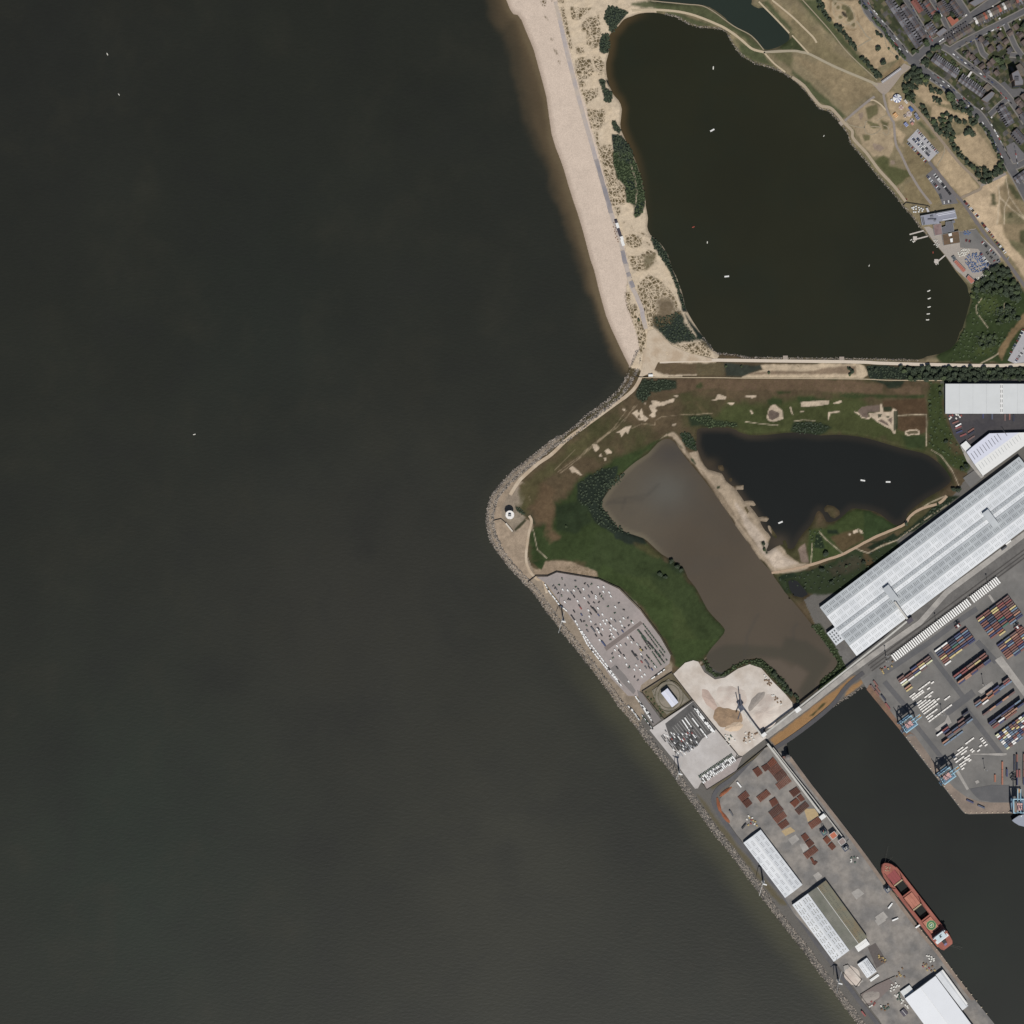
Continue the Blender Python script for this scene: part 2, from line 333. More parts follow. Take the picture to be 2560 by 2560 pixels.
base = {0:(216,201,186), 1:(214,199,176), 2:(156,142,110), 3:(112,95,68), 4:(172,157,138), 5:(112,108,98), 6:(128,124,118)}
for k, c in base.items(): G.col[RG == k] = CG(*c)[:3]
G.mottle((208,193,178), (RG == 0), -.3, .8, .5, 'L')
G.mottle((206,188,160), (RG == 1), -.2, .6, .6)
G.mottle((122,120,82), (RG == 2), -.05, .45, .75, 'L'); G.mottle((172,154,120), (RG == 2), .1, .6, .5)
G.mottle((84,86,48), (RG == 3), -.1, .35, .8, 'L'); G.mottle((122,100,70), (RG == 3), .15, .7, .5)
G.mottle((158,144,126), (RG == 4), -.1, .5, .6)
tuft = np.zeros((G.ny, G.nx), np.float32)

# ---- town gardens: small plots of different greens, soil and paving
gx = (G.x[None]*.803 - G.y[:, None]*.596); gy = (G.x[None]*.596 + G.y[:, None]*.803)
ci = (np.floor(gx/7).astype(int)*73856093) ^ (np.floor(gy/11).astype(int)*19349663); pick = (np.abs(ci) % 97) / 97.0
tw = RG == 5
for lo, hi, c in ((0,.3,(92,98,62)),(.3,.5,(72,80,54)),(.5,.66,(134,124,98)),(.66,.78,(118,114,110)),(.78,.88,(88,92,66)),(.88,1.01,(104,102,100))):
    q = tw & (pick >= lo) & (pick < hi); G.col[q] = CG(*c)[:3]
G.mottle((66,72,52), tw, .1, .5, .8)

MARRAM = (122,108,80)
COVER = [
 # (colour, soft, ragged, alpha, outlines)
 # --- dunes
 ((52,64,58), 1.6, 2.5, 1, ['a1 1640,80 1700,75 1890,150 1750,300 1720,390 1680,385 1590,210', 'a1 1570,410 1640,400 1665,450 1650,620 1600,650 1540,620 1540,480',
   'a1 1530,970 1560,955 1600,990 1610,1060 1680,1100 1700,1200 1650,1250 1590,1200 1575,1070', 'a1 1620,970 1680,955 1730,1000 1720,1100 1680,1080',
   'a1 1690,1480 1730,1450 1790,1580 1780,1620 1700,1550', 'a1 1690,1620 1800,1640 1932,1800 1960,1932 1760,1932 1700,1780']),
 ((62,78,50), 2, 3, 1, ['a8 730,0 950,0 1040,180 1100,400 1130,560 1120,650 1080,760 1000,800 985,760 1000,640 900,600 880,420 780,320 730,100']),
 ((47,60,56), 3, 3, .9, ['a8 870,0 940,0 970,140 900,130', 'a8 900,320 980,320 1000,460 890,440', 'a8 1010,640 1110,600 1110,700 1030,790 990,760']),
 ((46,62,54), 2, 2.5, 1, ['a8 1190,1010 1290,1080 1400,1240 1450,1400 1550,1640 1640,1932 1570,1932 1500,1650 1430,1450 1300,1250 1210,1130']),
 ((60,72,62), 5, 5, 1, ['b1 1230,260 1440,220 1530,180 1600,300 1740,480 1800,540 1480,580 1420,560 1300,430 1230,360']),
 ((48,64,56), 2, 2, 1, ['b1 1600,200 1700,340 1932,600 1932,660 1760,520 1640,340', 'b1 1590,0 1640,180 1560,120 1520,0']),
 # --- strip along the lake dam
 ((124,104,78), 3, 4, 1, ['b1 1240,820 1300,800 1932,800 1932,960 1380,965 1230,900']),
 ((120,108,78), 3, 3, 1, ['b2 0,610 340,615 350,770 0,770']),
 ((72,78,66), 4, 3, 1, ['b2 340,615 780,640 800,680 700,720 590,770 360,780']),
 ((203,186,160), 2, 2, 1, ['b2 780,640 1932,615 b3 250,395 300,480 230,535 0,530 b2 1932,800 560,790 700,735 820,700']),
 ((150,128,104), 3, 3, .9, ['b2 640,750 870,715 1380,715 1800,640 1932,650 1932,750 1300,745 800,750']),
 ((50,62,50), 2, 3, 1, ['b3 270,400 1932,400 1980,540 1120,570 1090,560 320,540']),
 # --- reserve
 ((116,94,70), 5, 5, .9, ['b1 1120,990 1932,990 1932,1100 1500,1180 1300,1140']),
 ((128,104,80), 4, 5, .95, ['b2 0,815 1932,825 1932,960 1000,950 560,940 0,900', 'b3 0,560 460,580 450,690 0,700', 'b3 540,640 700,600 860,600 850,700 600,690']),
 ((54,66,48), 4, 5, 1, ['b1 1090,1010 1500,1010 1490,1110 1200,1170 1150,1260 1090,1300 1000,1190', 'b3 330,540 700,545 640,620 500,640 440,600']),
 ((84,94,48), 14, 10, .9, ['b2 400,1130 860,1080 1060,1050 1932,1030 b3 430,870 600,1060 900,1130 1000,1340 840,1310 400,1190 b2 1932,1520 1700,1480 1300,1460 850,1490 640,1480 420,1390 160,1390 0,1330 200,1270']),
 ((64,82,42), 4, 5, .9, ['b2 860,1060 1040,1050 1040,1110 870,1130', 'b2 1240,1040 1560,1040 1560,1090 1250,1100', 'b2 0,880 70,860 80,900 0,920', 'b2 980,960 1160,950 1140,990 1000,990',
   'b3 0,690 880,705 870,745 0,720']),
 ((56,70,46), 4, 5, 1, ['b2 1200,1330 1450,1310 1600,1370 1640,1400 1500,1475 1250,1475 1150,1430', 'b2 -100,1250 190,1250 200,1310 500,1330 520,1390 160,1395 -60,1380']),
 ((76,90,46), 6, 6, 1, ['b3 920,560 1090,580 1090,900 1190,1130 1260,1230 1400,1430 1330,1520 1150,1450 920,1250']),
 ((112,94,66), 8, 6, .8, ['b3 1110,1170 1230,1200 1300,1330 1180,1320']),
 ((104,80,55), 3, 2, .95, ['b3 450,760 890,740 920,900 620,910 560,840 450,830', 'b3 620,930 905,930 905,1080 830,1130 600,1060']),
 ((64,80,42), 6, 5, 1, ['b3 640,1130 900,1130 900,1290 700,1240', 'b3 1000,1290 1130,1420 1200,1640 1130,1560 1020,1400']),
 # --- around the lagoon
 ((68,85,43), 8, 6, 1, ['b4 1000,850 1140,790 1300,560 1550,420 1700,330 1900,250 b5 900,0 760,60 b4 1932,440 1800,480 1650,640 1560,800 1570,920 1720,1110 1932,1230 b5 1180,1932 500,1932 b4 1932,1932 1600,1740 1400,1560 1000,1540 850,1590 700,1570 690,1250 760,1130 880,1100 1000,1000']),
 ((70,86,46), 7, 7, 1, ['Q 1462,1420 1500,1330 1600,1345 1660,1395 1715,1440 1740,1480 1775,1530 1815,1575 1770,1640 1700,1668 1660,1600 1620,1530 1560,1480 1510,1455']),
 ((84,98,50), 9, 9, .6, ['Q 1530,1440 1620,1450 1700,1530 1740,1600 1690,1640 1640,1550 1570,1480']),
 ((74,92,46), 4, 4, .9, ['c1 430,0 1100,0 880,200 900,280 800,250 760,200 540,300', 'b8 1100,60 1932,500 1932,1100 1600,560 1250,300 1020,190']),
 ((48,60,48), 4, 5, 1, ['b4 1280,620 1400,540 1560,440 1750,420 1700,620 1580,830 1590,920 1740,1100 1932,1240 1700,1220 1480,1080 1380,900 1270,860', 'b5 130,1150 340,1220 520,1280 550,1340 420,1360 200,1280']),
 ((54,70,42), 6, 6, .9, ['b4 1000,880 1280,820 1380,900 1450,1080 1250,1230 1020,1180', 'b5 790,1510 850,1510 1010,1640 1020,1690 950,1710 830,1640', 'b5 640,1720 720,1680 830,1760 740,1790']),
 ((56,70,42), 3, 3, 1, ['c1 840,220 900,240 980,380 1080,400 1180,340 1330,240 1560,220 1780,400 1932,560 1932,700 1850,650 1600,350 1420,280 1280,330 1120,440 1000,450 900,370 830,240']),
 ((64,80,44), 3, 3, 1, ['c2 600,0 720,0 900,250 1060,560 700,830 720,690 940,470 800,260']),
 ((96,88,52), 6, 5, .7, ['b5 420,1350 620,1390 760,1500 700,1520 500,1420']),
 # --- headland
 ((124,101,72), 8, 8, .95, ['b4 560,640 850,560 1000,700 960,860 1000,900 990,1060 970,1180 1060,1260 1060,1300 970,1310 900,1240 880,1100 780,1060 700,940']),
 ((98,96,56), 10, 10, .7, ['b4 600,640 1000,330 1300,100 1500,0 1560,60 1100,420 900,560 760,880 600,900 560,760', 'b4 640,880 700,960 660,1000 560,900']),
 ((180,162,140), 2.5, 2.5, 1, ['b4 280,1100 400,1080 500,1220 650,1050 740,1080 740,1150 690,1220 670,1500 690,1620 760,1730 670,1800 540,1680 400,1480 280,1320', 'b4 480,590 600,610 420,780 360,950 350,1060 270,1080 260,900 330,760']),
 ((164,151,132), 1.5, 1.5, 1, ['b4 370,950 520,930 650,1030 530,1180 490,1140 360,1050']),
 ((84,84,58), 1.5, 2, 1, ['b4 500,1180 640,1050 660,1070 520,1210', 'b4 650,1000 720,990 780,1120 750,1130', 'b4 520,890 650,980 640,1010 540,940']),
 ((174,154,130), 2.5, 3, 1, ['b4 850,1560 1100,1560 1250,1590 1500,1690 1510,1740 1300,1740 1040,1690 920,1740 770,1730 690,1600 800,1680']),
 ((60,80,40), 2, 2, 1, ['b4 720,1570 900,1530 840,1670']),
 # --- spit between lagoon and pool
 ((186,169,146), 2, 2.5, 1, ['b5 720,90 800,30 880,60 960,200 1140,390 1300,600 1380,730 1550,960 1640,1130 1800,1350 1932,1540 1990,1500 1932,1320 1940,1230 1960,1050 1800,900 1740,840 1640,690 1520,590 1470,500 1300,460 1210,330 1180,230 1060,260 1000,120 900,0 870,0',
   'b6 0,1100 300,1010 400,1040 420,1270 370,1440 530,1360 620,1470 760,1580 880,1590 880,1640 760,1690 480,1710 430,1690 280,1500 -20,1130', 'b6 0,650 90,640 240,830 240,900 300,1010 200,1010 60,900 0,800']),
 ((148,130,106), 1.2, 2, .75, ['b5 1010,190 1060,240 1160,380 1140,400 1040,260', 'b5 1230,470 1500,800 1660,1050 1932,1400 1932,1430 1600,1010 1300,620']),
 ((204,190,174), 4, 4, .8, ['b6 0,860 130,1000 350,1290 560,1480 760,1590 480,1640 300,1460 60,1060']),
 ((56,76,48), 2, 3, 1, ['b5 960,10 1080,0 1150,110 1160,230 1080,200 1010,140', 'b6 280,1320 330,1310 385,1460 360,1475', 'b5 1400,650 1450,650 1450,680 1410,690', 'b5 900,90 1000,190 985,200 905,110', 'b5 1100,320 1165,385 1150,395']),
 ((150,131,116), 2, 2, 1, ['b6 750,1420 830,1350 880,1580 780,1570']),
 ((112,96,60), 1.2, 1, 1, ['b5 1740,910 1765,900 1800,960 1780,985']),
 ((76,92,46), 5, 5, 1, ['b6 880,1170 1060,1150 1160,1110 1350,950 1500,930 1900,1110 1960,1150 1450,1380 1280,1470 900,1590 870,1400']),
 ((62,76,46), 5, 5, 1, ['b6 480,1740 880,1660 1280,1500 1450,1400 1580,1460 1932,1310 1990,1420 1250,1960 570,1960']),
 ((110,90,60), 5, 5, .9, ['b6 1140,1270 1450,1180 1580,1290 1290,1440', 'b7 0,680 60,690 120,800 40,850 0,800']),
 ((86,80,62), 7, 6, .8, ['b6 1100,1650 1400,1500 1550,1540 1500,1650 1180,1750']),
 ((44,60,40), 2.5, 3, 1, ['b6 960,1230 1030,1240 1060,1400 950,1390', 'b6 1100,1180 1220,1180 1240,1230 1100,1230', 'b6 500,1740 700,1700 760,1740 560,1790', 'b6 1560,1400 1900,1230 1932,1270 1640,1430']),
 ((64,84,44), 3, 3, 1, ['b7 0,180 80,180 370,350 480,330 460,380 250,460 0,530']),
 ((46,62,40), 3, 3, 1, ['b7 0,570 400,500 860,120 1010,0 1150,0 640,400 300,560']),
 # --- bare shingle and sand
 ((206,190,168), .9, 1.2, 1, ['b1 1200,1265 1250,1265 1310,1285 1460,1240 1480,1240 1475,1275 1400,1300 1340,1330 1270,1330 1240,1360 1270,1385 1240,1410 1250,1450 1220,1465 1180,1440 1220,1410 1190,1370 1170,1320 1210,1310',
   'b1 970,1415 1030,1375 1045,1420 1030,1470 1080,1490 1050,1420 1080,1360 1100,1430 1160,1480 1130,1510 1080,1500 1050,1500 1010,1450', 'b1 770,1650 830,1620 880,1580 910,1570 960,1570 940,1610 920,1670 890,1640 840,1700 820,1650',
   'b1 1470,1205 1510,1195 1540,1215 1500,1225', 'b1 490,1800 530,1790 575,1840 550,1870 520,1890 500,1840', 'b1 640,1870 680,1850 720,1900 660,1910', 'b1 850,1360 880,1360 880,1390 860,1385', 'b1 1110,1280 1145,1300 1120,1310',
   'b1 1440,1545 1500,1540 1490,1570 1450,1570', 'b2 175,1065 230,1050 260,990 300,1000 360,1025 350,1055 280,1060 240,1070', 'b2 585,1020 630,1005 720,1005 730,1025 680,1040 640,1030', 'b2 390,1100 460,1100 440,1120 420,1120',
   'b2 650,1190 670,1190 690,1230 675,1235', 'b2 870,1180 900,1130 950,1115 990,1150 1045,1190 1050,1290 1000,1310 930,1330 870,1310 850,1270', 'b2 1260,1090 1560,1065 1610,1065 1605,1110 1540,1130 1300,1145 1270,1140',
   'b2 1130,1140 1145,1150 1172,1240 1155,1225', 'b2 1600,1210 1730,1195 1735,1208 1620,1225 1608,1280 1608,1330 1590,1280', 'b2 1260,1195 1310,1195 1300,1212 1260,1212', 'b2 1660,1100 1750,1070 1760,1090 1670,1110',
   'b4 1170,440 1210,410 1240,430 1290,480 1330,520 1310,525 1250,485 1210,490', 'b4 1450,150 1500,140 1540,190 1500,240 1480,230', 'b4 1600,230 1640,200 1690,240 1660,260', 'b4 1530,270 1560,260 1570,300 1530,300', 'b4 1590,310 1620,310 1620,350 1600,350',
   'b3 150,880 190,890 230,940 300,960 330,940 400,990 470,1030 540,1070 560,1110 580,1110 590,960 600,870 560,840 540,880 460,880 440,800 420,800 420,880 300,890 310,940 200,910',
   'b3 680,1090 720,1075 800,1065 830,1085 830,1120 780,1115 720,1130 690,1120', 'b6 1410,1200 1470,1170 1470,1210 1420,1230', 'b6 1480,1170 1520,1190 1535,1225 1500,1220', 'b6 1360,1225 1390,1225 1385,1245 1365,1245']),
 ((134,116,103), 1, 1, 1, ['b2 880,1190 920,1180 1010,1220 1000,1270 960,1290 920,1310 880,1290 865,1240', 'b3 190,870 230,830 330,810 415,810 415,875 290,890 305,930 280,945 230,930', 'b3 390,970 440,960 500,1000 520,1040 470,1010', 'b3 500,960 545,940 545,1020']),
 ((92,84,52), 1, 1, .9, ['b3 695,1095 730,1085 800,1075 820,1090 815,1110 780,1105 720,1118']),
 ((60,72,48), 1, 1.5, .9, ['b3 565,870 605,870 600,1050 560,1090', 'b3 450,830 540,830 540,870 460,870', 'b3 390,900 440,905 430,935 400,945', 'b3 480,920 520,925 510,945 480,940']),
 # --- park
 ((98,106,68), 5, 5, .95, ['a2 0,40 230,10 650,50 900,90 1220,310 1440,430 1580,590 1400,600 1260,430 1030,300 700,170 420,120 140,95 0,60', 'a2 430,160 560,150 1000,310 820,330 600,230', 'a2 1260,480 1580,640 1720,810 1450,750 1330,650',
   'a3 20,0 460,0 620,340 1100,900 1390,1290 1340,1290 820,760 280,180 100,20', 'a3 0,1130 190,1270 560,1600 860,1880 800,1910 640,1740 460,1660 280,1500 0,1190', 'a5 710,730 780,760 1220,1330 1130,1370', 'a5 230,300 270,300 510,560 470,570', 'a2 1520,20 1620,80 1932,420 1932,330 1650,0']),
 ((166,148,114), 6, 6, .8, ['a3 30,900 480,1040 1230,1350 1330,1460 860,1800 560,1420', 'a2 720,190 830,220 800,240 700,210', 'a2 1100,330 1300,430 1440,540 1370,540 1190,400', 'a2 1700,0 1932,180 1932,330 1650,20']),
 ((106,108,68), 6, 6, .7, ['a2 1610,620 1932,620 1932,840 1720,700', 'a3 300,850 600,980 1250,1260 900,1000 500,760']),
 ((154,140,104), 6, 5, .8, ['a3 0,20 260,320 700,800 1350,1290 1300,1300 300,850 0,560']),
 ((64,82,44), 4, 4, .9, ['a3 0,560 230,830 0,820', 'a2 1830,480 1932,470 1932,600 1620,600 1780,560']),
 ((190,170,138), 3, 3, 1, ['a3 470,0 1110,0 1320,280 1480,600 1740,920 1560,1010 1350,1130 1290,1080 1200,960 1050,820 1030,730 870,600 830,460 700,400 620,300 480,100', 'a5 450,0 1000,0 1060,260 540,280 430,200 430,50 a4 150,1480 190,1400 310,1330 400,1400 640,1600 1000,1850',
   'a5 730,560 1150,370 1560,960 1420,1120 1200,980 1040,900 860,700', 'a3 1520,1490 1620,1480 1932,1700 1932,1932 1640,1932 1560,1740']),
 ((158,136,100), 3, 3, .8, ['a3 600,0 660,0 620,220 680,290 640,310 600,200', 'a3 1030,160 1080,260 1100,400 1050,340', 'a3 850,440 1000,470 1060,450 1000,510 900,500', 'a3 1420,1250 1750,950 1830,980 1460,1300']),
 ((192,172,140), 4, 4, .95, ['a5 440,920 650,700 720,720 1200,1330 1170,1380 910,1500', 'a6 1650,480 1830,640 1780,760 1850,800 1932,840 1932,1000 1700,700']),
 ((202,182,152), 3, 3, 1, ['a5 1000,1500 1280,1300 1640,1150 1600,1350 1510,1932 1250,1932', 'a7 1000,0 1550,0 1650,560 1932,900 2100,1300 1960,1200 1600,700 1200,250']),
 ((154,138,102), 4, 4, .9, ['a5 0,560 60,640 440,1000 400,1100 120,1200 0,1250', 'a5 0,1290 360,1160 560,1470 570,1600 400,1620 0,1580']),
 ((158,140,108), 5, 6, .9, ['a5 1480,1340 1650,1280 1932,1700 1932,1932 1510,1932 a7 1600,200 1932,200 1932,700 1660,560']),
 ((86,90,56), 5, 6, .9, ['a5 1640,1290 1720,1280 1932,1560 1800,1500', 'a5 1380,1420 1470,1440 1480,1640 1400,1620', 'a7 1680,180 1760,180 1760,260 1690,270', 'a7 1880,480 1960,480 1960,700 1850,650']),
 ((182,164,134), 3, 3, 1, ['a6 870,400 1230,90 1450,170 1510,240 1500,320 1580,340 1640,560 1640,800 1560,1000 1470,960 1300,970 1150,800 1020,560']),
 ((108,108,66), 3, 4, .85, ['a6 1180,200 1380,120 1370,280 1230,370', 'a6 1200,400 1400,470 1430,530 1280,490', 'a6 1100,600 1240,640 1240,700 1170,720', 'a6 1430,380 1560,420 1540,560 1450,560']),
 ((97,102,58), 4, 4, .9, ['a6 1330,1050 1480,960 1560,1010 1560,1120 1850,1190 1932,1290 1660,1440 1480,1230', 'a6 850,410 1000,560 1020,690 980,640 940,560']),
 ((168,150,132), 1.5, 1.5, 1, ['a6 1070,280 1140,270 1150,330 1090,400', 'a6 1290,760 1420,780 1500,840 1420,900 1320,860', 'a6 1590,1040 1650,1040 1660,1100 1590,1110']),
 ((66,83,43), 5, 5, 1, ['a7 1150,1280 1450,980 1600,960 1932,1380 2100,1700 2000,2100 1010,2000 1090,1640 1130,1480', 'b3 1240,130 1290,0 1932,0 2000,200 1780,370 1080,370 1000,300']),
 ((90,104,52), 5, 5, .7, ['a7 1250,1500 1500,1450 1600,1650 1400,1750 1300,1700', 'b3 1430,200 1640,200 1560,300 1420,290']),
 ((152,127,90), 3, 3, 1, ['a7 1750,1960 1932,1700 2000,1932', 'b3 1650,260 1800,0 1900,0 1740,220 1700,330']),
 # --- docks
 ((178,140,92), 3, 3, 1, ['c2 120,1400 600,1020 940,760 1200,590 1000,800 860,960 500,1260 200,1470', 'c2 1080,770 1260,640 1240,720 1200,760 1000,900']),
 ((70,82,48), 2, 2.5, .9, ['c2 600,1110 760,960 800,950 640,1110']),
 ((122,112,84), 4, 4, .9, ['c1 130,630 470,390 520,420 720,720 400,960 380,950', 'c5 130,520 500,300 860,20 880,60 500,340 200,560', 'c5 0,600 90,680 260,920 560,1300 820,1640 1090,1932 1000,1932 700,1560 200,920']),
 ((148,134,108), 4, 4, .7, ['b8 1380,900 1560,760 1932,1240 1932,1290 1640,1020']),
]
for c, soft, rag, al, polys in COVER:
    for s_ in polys: G.paint(c, P(s_), soft, rag, al)
TUFTS = ['a1 1060,90 1110,90 1220,590 1180,590', 'a1 1190,80 1330,100 1460,90 1300,240 1210,230', 'a1 1380,220 1530,180 1550,330 1560,400 1530,560 1440,590 1390,540 1380,380 1330,390 1320,290',
  'a1 1250,570 1340,570 1350,630 1270,650', 'a1 1240,720 1320,690 1440,720 1470,860 1400,960 1320,960 1380,1020 1320,1090 1240,800', 'a1 1320,1080 1400,1080 1530,1060 1520,1160 1440,1230 1380,1270',
  'a1 1460,690 1540,690 1600,760 1560,900 1530,900 1460,740', 'a1 1390,1320 1460,1330 1600,1320 1600,1500 1520,1580 1440,1550', 'a1 1460,1580 1530,1590 1540,1750 1500,1740', 'a1 1510,1750 1680,1750 1720,1960 1560,1960',
  'a1 830,0 900,0 880,90 850,60', 'a1 870,190 900,190 920,250 890,230', 'a1 950,460 980,460 980,490 950,490', 'a1 990,590 1030,620 1050,690 1020,680', 'a1 1030,730 1070,730 1070,780 1040,770', 'a1 1030,0 1110,0 1110,40 1050,40', 'a1 940,0 980,0 970,20',
  'a8 570,0 730,0 750,180 800,350 880,420 880,640 700,600 640,300', 'a8 700,520 850,520 860,640 730,660', 'a8 745,660 830,660 830,740 790,800', 'a8 890,1010 1000,990 1090,1030 1090,1120 980,1165 890,1110', 'a8 1040,1060 1190,1090 1200,1150', 'a8 860,830 890,835 885,865 855,860', 'a8 940,880 970,890 985,960 950,930', 'a8 1000,960 1090,965 1190,1020 1180,1040 1060,990',
  'a8 920,1260 1040,1260 1150,1170 1250,1210 1260,1330 1130,1430 970,1440', 'a8 1030,1600 1160,1480 1220,1490 1400,1640 1480,1730 1570,1960 1080,1960', 'a8 880,1700 960,1700 930,1960 900,1900',
  'b1 910,90 1010,90 1060,250 1130,480 1110,680 1060,690 1040,520 960,260', 'b1 1080,0 1480,0 1530,180 1440,360 1250,390 1170,360', 'b1 1220,440 1300,470 1390,600 1330,610 1250,540', 'b1 1450,570 1560,590 1850,540 1920,700 1900,745 1800,720 1600,650',
  'b1 1405,620 1440,605 1470,630 1440,655', 'b1 1560,700 1580,680 1605,700 1580,720', 'b1 1390,745 1420,720 1450,745 1410,770', 'b1 1670,735 1690,715 1710,735 1690,750', 'b1 1500,675 1535,670 1530,695 1500,690', 'b2 1215,640 1290,640 1280,670 1230,665']
for s_ in TUFTS: G.paint(None, P(s_), 2.0, 2.5, 1.0, 'M', tuft, 1.0)
for s_ in ['b1 1240,820 1300,800 1932,800 1932,960 1380,965 1230,900', 'b2 0,815 1932,825 1932,960 1000,950 560,940 0,900', 'b3 0,560 460,580 450,690 0,700', 'b3 540,640 700,600 860,600 850,700 600,690', 'b4 1050,1640 1250,1600 1500,1690 1510,1740 1300,1730', 'b2 0,610 340,615 350,770 0,770']:
    G.paint(None, P(s_), 4, 4, 1.0, 'M', tuft, .45)
# open grass inside the big dune slacks is denser
G.paint((120,112,76), P('a8 1100,1240 1250,1220 1240,1330 1130,1420'), 6, 5, .8, chan=tuft, val=.4); G.paint((128,110,84), P('b1 1250,30 1470,20 1500,160 1400,330 1300,250'), 8, 6, .9, chan=tuft, val=.3)
# trodden and wheel-worn lines
for c, w, al, ls in (((206,192,168), 1.6, .9, ['a8 945,130 1000,300 1025,480 1010,640 990,680', 'a8 1200,1150 1280,1240 1400,1420 1450,1500 1460,1560', 'b1 1500,0 1560,170 1640,310 1740,480', 'b1 1800,530 1860,570 1910,650 1925,740', 'a8 1490,1690 1560,1932', 'a8 800,0 830,60 800,110', 'a8 1040,1270 1130,1390', 'a8 800,380 850,560 850,640',
       'a1 1580,200 1660,380 1665,640', 'a1 1610,1010 1690,1120', 'b1 1240,400 1420,560 1650,680 1932,750', 'b3 610,918 908,905 912,1000 905,1240', 'b3 960,1280 1060,1340 1180,1500 1250,1660', 'b6 1000,1200 1080,1290 1280,1460', 'b6 1440,1400 1500,1430 1590,1460 1740,1390 1932,1310', 'b7 0,670 60,690 200,600 370,545', 'b7 390,540 520,440 800,240 1030,90',
       'b6 905,1590 920,1340', 'b4 740,1180 790,1420 900,1520', 'a7 1290,1490 1210,1600 1220,1700 1390,1932', 'a7 1640,1560 1620,1690', 'b2 600,1325 780,1350 990,1368', 'b2 1180,1320 1290,1305 1440,1312', 'c2 1000,930 1010,930', 'b5 1640,100 1650,100']),
     ((196,182,158), 2.4, .9, ['b3 1480,370 1600,310 1660,270', 'a5 1640,1180 1690,1480 1932,1830', 'a5 1520,1320 1540,1500 1720,1680 1932,1850', 'a5 1540,1500 1500,1932', 'a5 1690,1500 1620,1660 1610,1932', 'b7 500,310 560,230 800,80 980,0', 'c1 520,440 860,640']),
     ((188,170,142), 1.0, .6, ['b4 1040,480 1290,300 1650,10', 'b4 1060,500 1320,300', 'b4 1000,460 1250,210', 'b4 1080,490 1480,160 1670,0', 'b1 380,1880 780,1590 1040,1300', 'b1 480,1800 740,1600 900,1380', 'b1 870,1520 990,1330', 'b1 1240,1560 1250,1500 1320,1460 1600,1430 1932,1420', 'b1 960,1600 1090,1540 1240,1560', 'b2 0,1240 150,1225', 'b4 690,780 700,820', 'b4 200,1060 350,1050'])):
    for s_ in ls: G.line(c, P(s_), w, 1.0, al)
for (x, y, r) in ((745,120,45),(900,175,38),(780,275,40),(920,320,48),(985,400,50),(690,50,45)):      # ring paths of the miniature golf garden
    G.line((184,172,146), P('a3 ' + ' '.join('%.1f,%.1f' % (x+r*math.cos(t*.4), y+r*math.sin(t*.4)) for t in range(17))), 1.6, 1, .95)
    G.paint((118,112,72), P('a3 ' + ' '.join('%.1f,%.1f' % (x+r*.75*math.cos(t*.8), y+r*.75*math.sin(t*.8)) for t in range(8))), 1, 1, .8)
G.paint((98,100,60), P('a3 800,60 920,90 980,200 1000,300 960,340 880,270 860,180 790,150'), 2, 2, .8)
G.line((184,172,146), P('a3 650,90 700,20 830,50 940,120 1000,230 1010,320 960,390 860,400 740,340 680,240 650,90'), 2.2, 1, .95)
G.paint((84,76,62), P('a3 800,190 830,180 870,230 880,280 850,270 810,240'), 1, 1, 1)
# wet edge and shallows of every shore
rim = np.clip(1 - np.abs(wsd+1.5)/5.0, 0, 1) * (RG != 0)
G.col[:] = G.col * (1 - .35*rim[..., None])
wet = np.clip((wsd + 13) / 13, 0, 1) * (RG == 0); G.col[:] = G.col*(1-.45*wet[..., None]) + .45*wet[..., None]*np.array(CG(150,126,104)[:3], np.float32)
bed = np.clip(wsd/6, 0, 1)[..., None]; G.col[:] = G.col*(1-bed) + bed*np.array(CG(100,82,62)[:3], np.float32)
veg = ((RG == 3) | (RG == 2) | (RG == 4))*1.0 + .5*(RG == 5) + .35*(RG == 1)
G.col *= (1 + (.07+.16*veg)*G.nz['S'] + (.05+.20*veg)*G.nz['M'] + .12*veg*G.nz['L'])[..., None]
st_ = grid_noise(G.ny, G.nx, [2, 1], 77); G.col *= (1 + .12*veg*st_)[..., None]
# levels: gentle beach, dune relief, banks everywhere else
slope = np.where(RG == 0, .05, np.where(RG == 1, .22, .30)).astype(np.float32)
top = np.where(RG == 0, 3.0, G0).astype(np.float32)
Z = np.clip(-wsd*S*slope, -2.2, top)
Z += np.where(wsd < -4, 1, 0) * ((RG == 1)*(1.6*G.nz['M'] + .5*G.nz['S'] + .8) + ((RG == 3) | (RG == 2))*(.35*G.nz['M']))
Z = np.where((wsd < -2), np.maximum(Z, .25), Z)

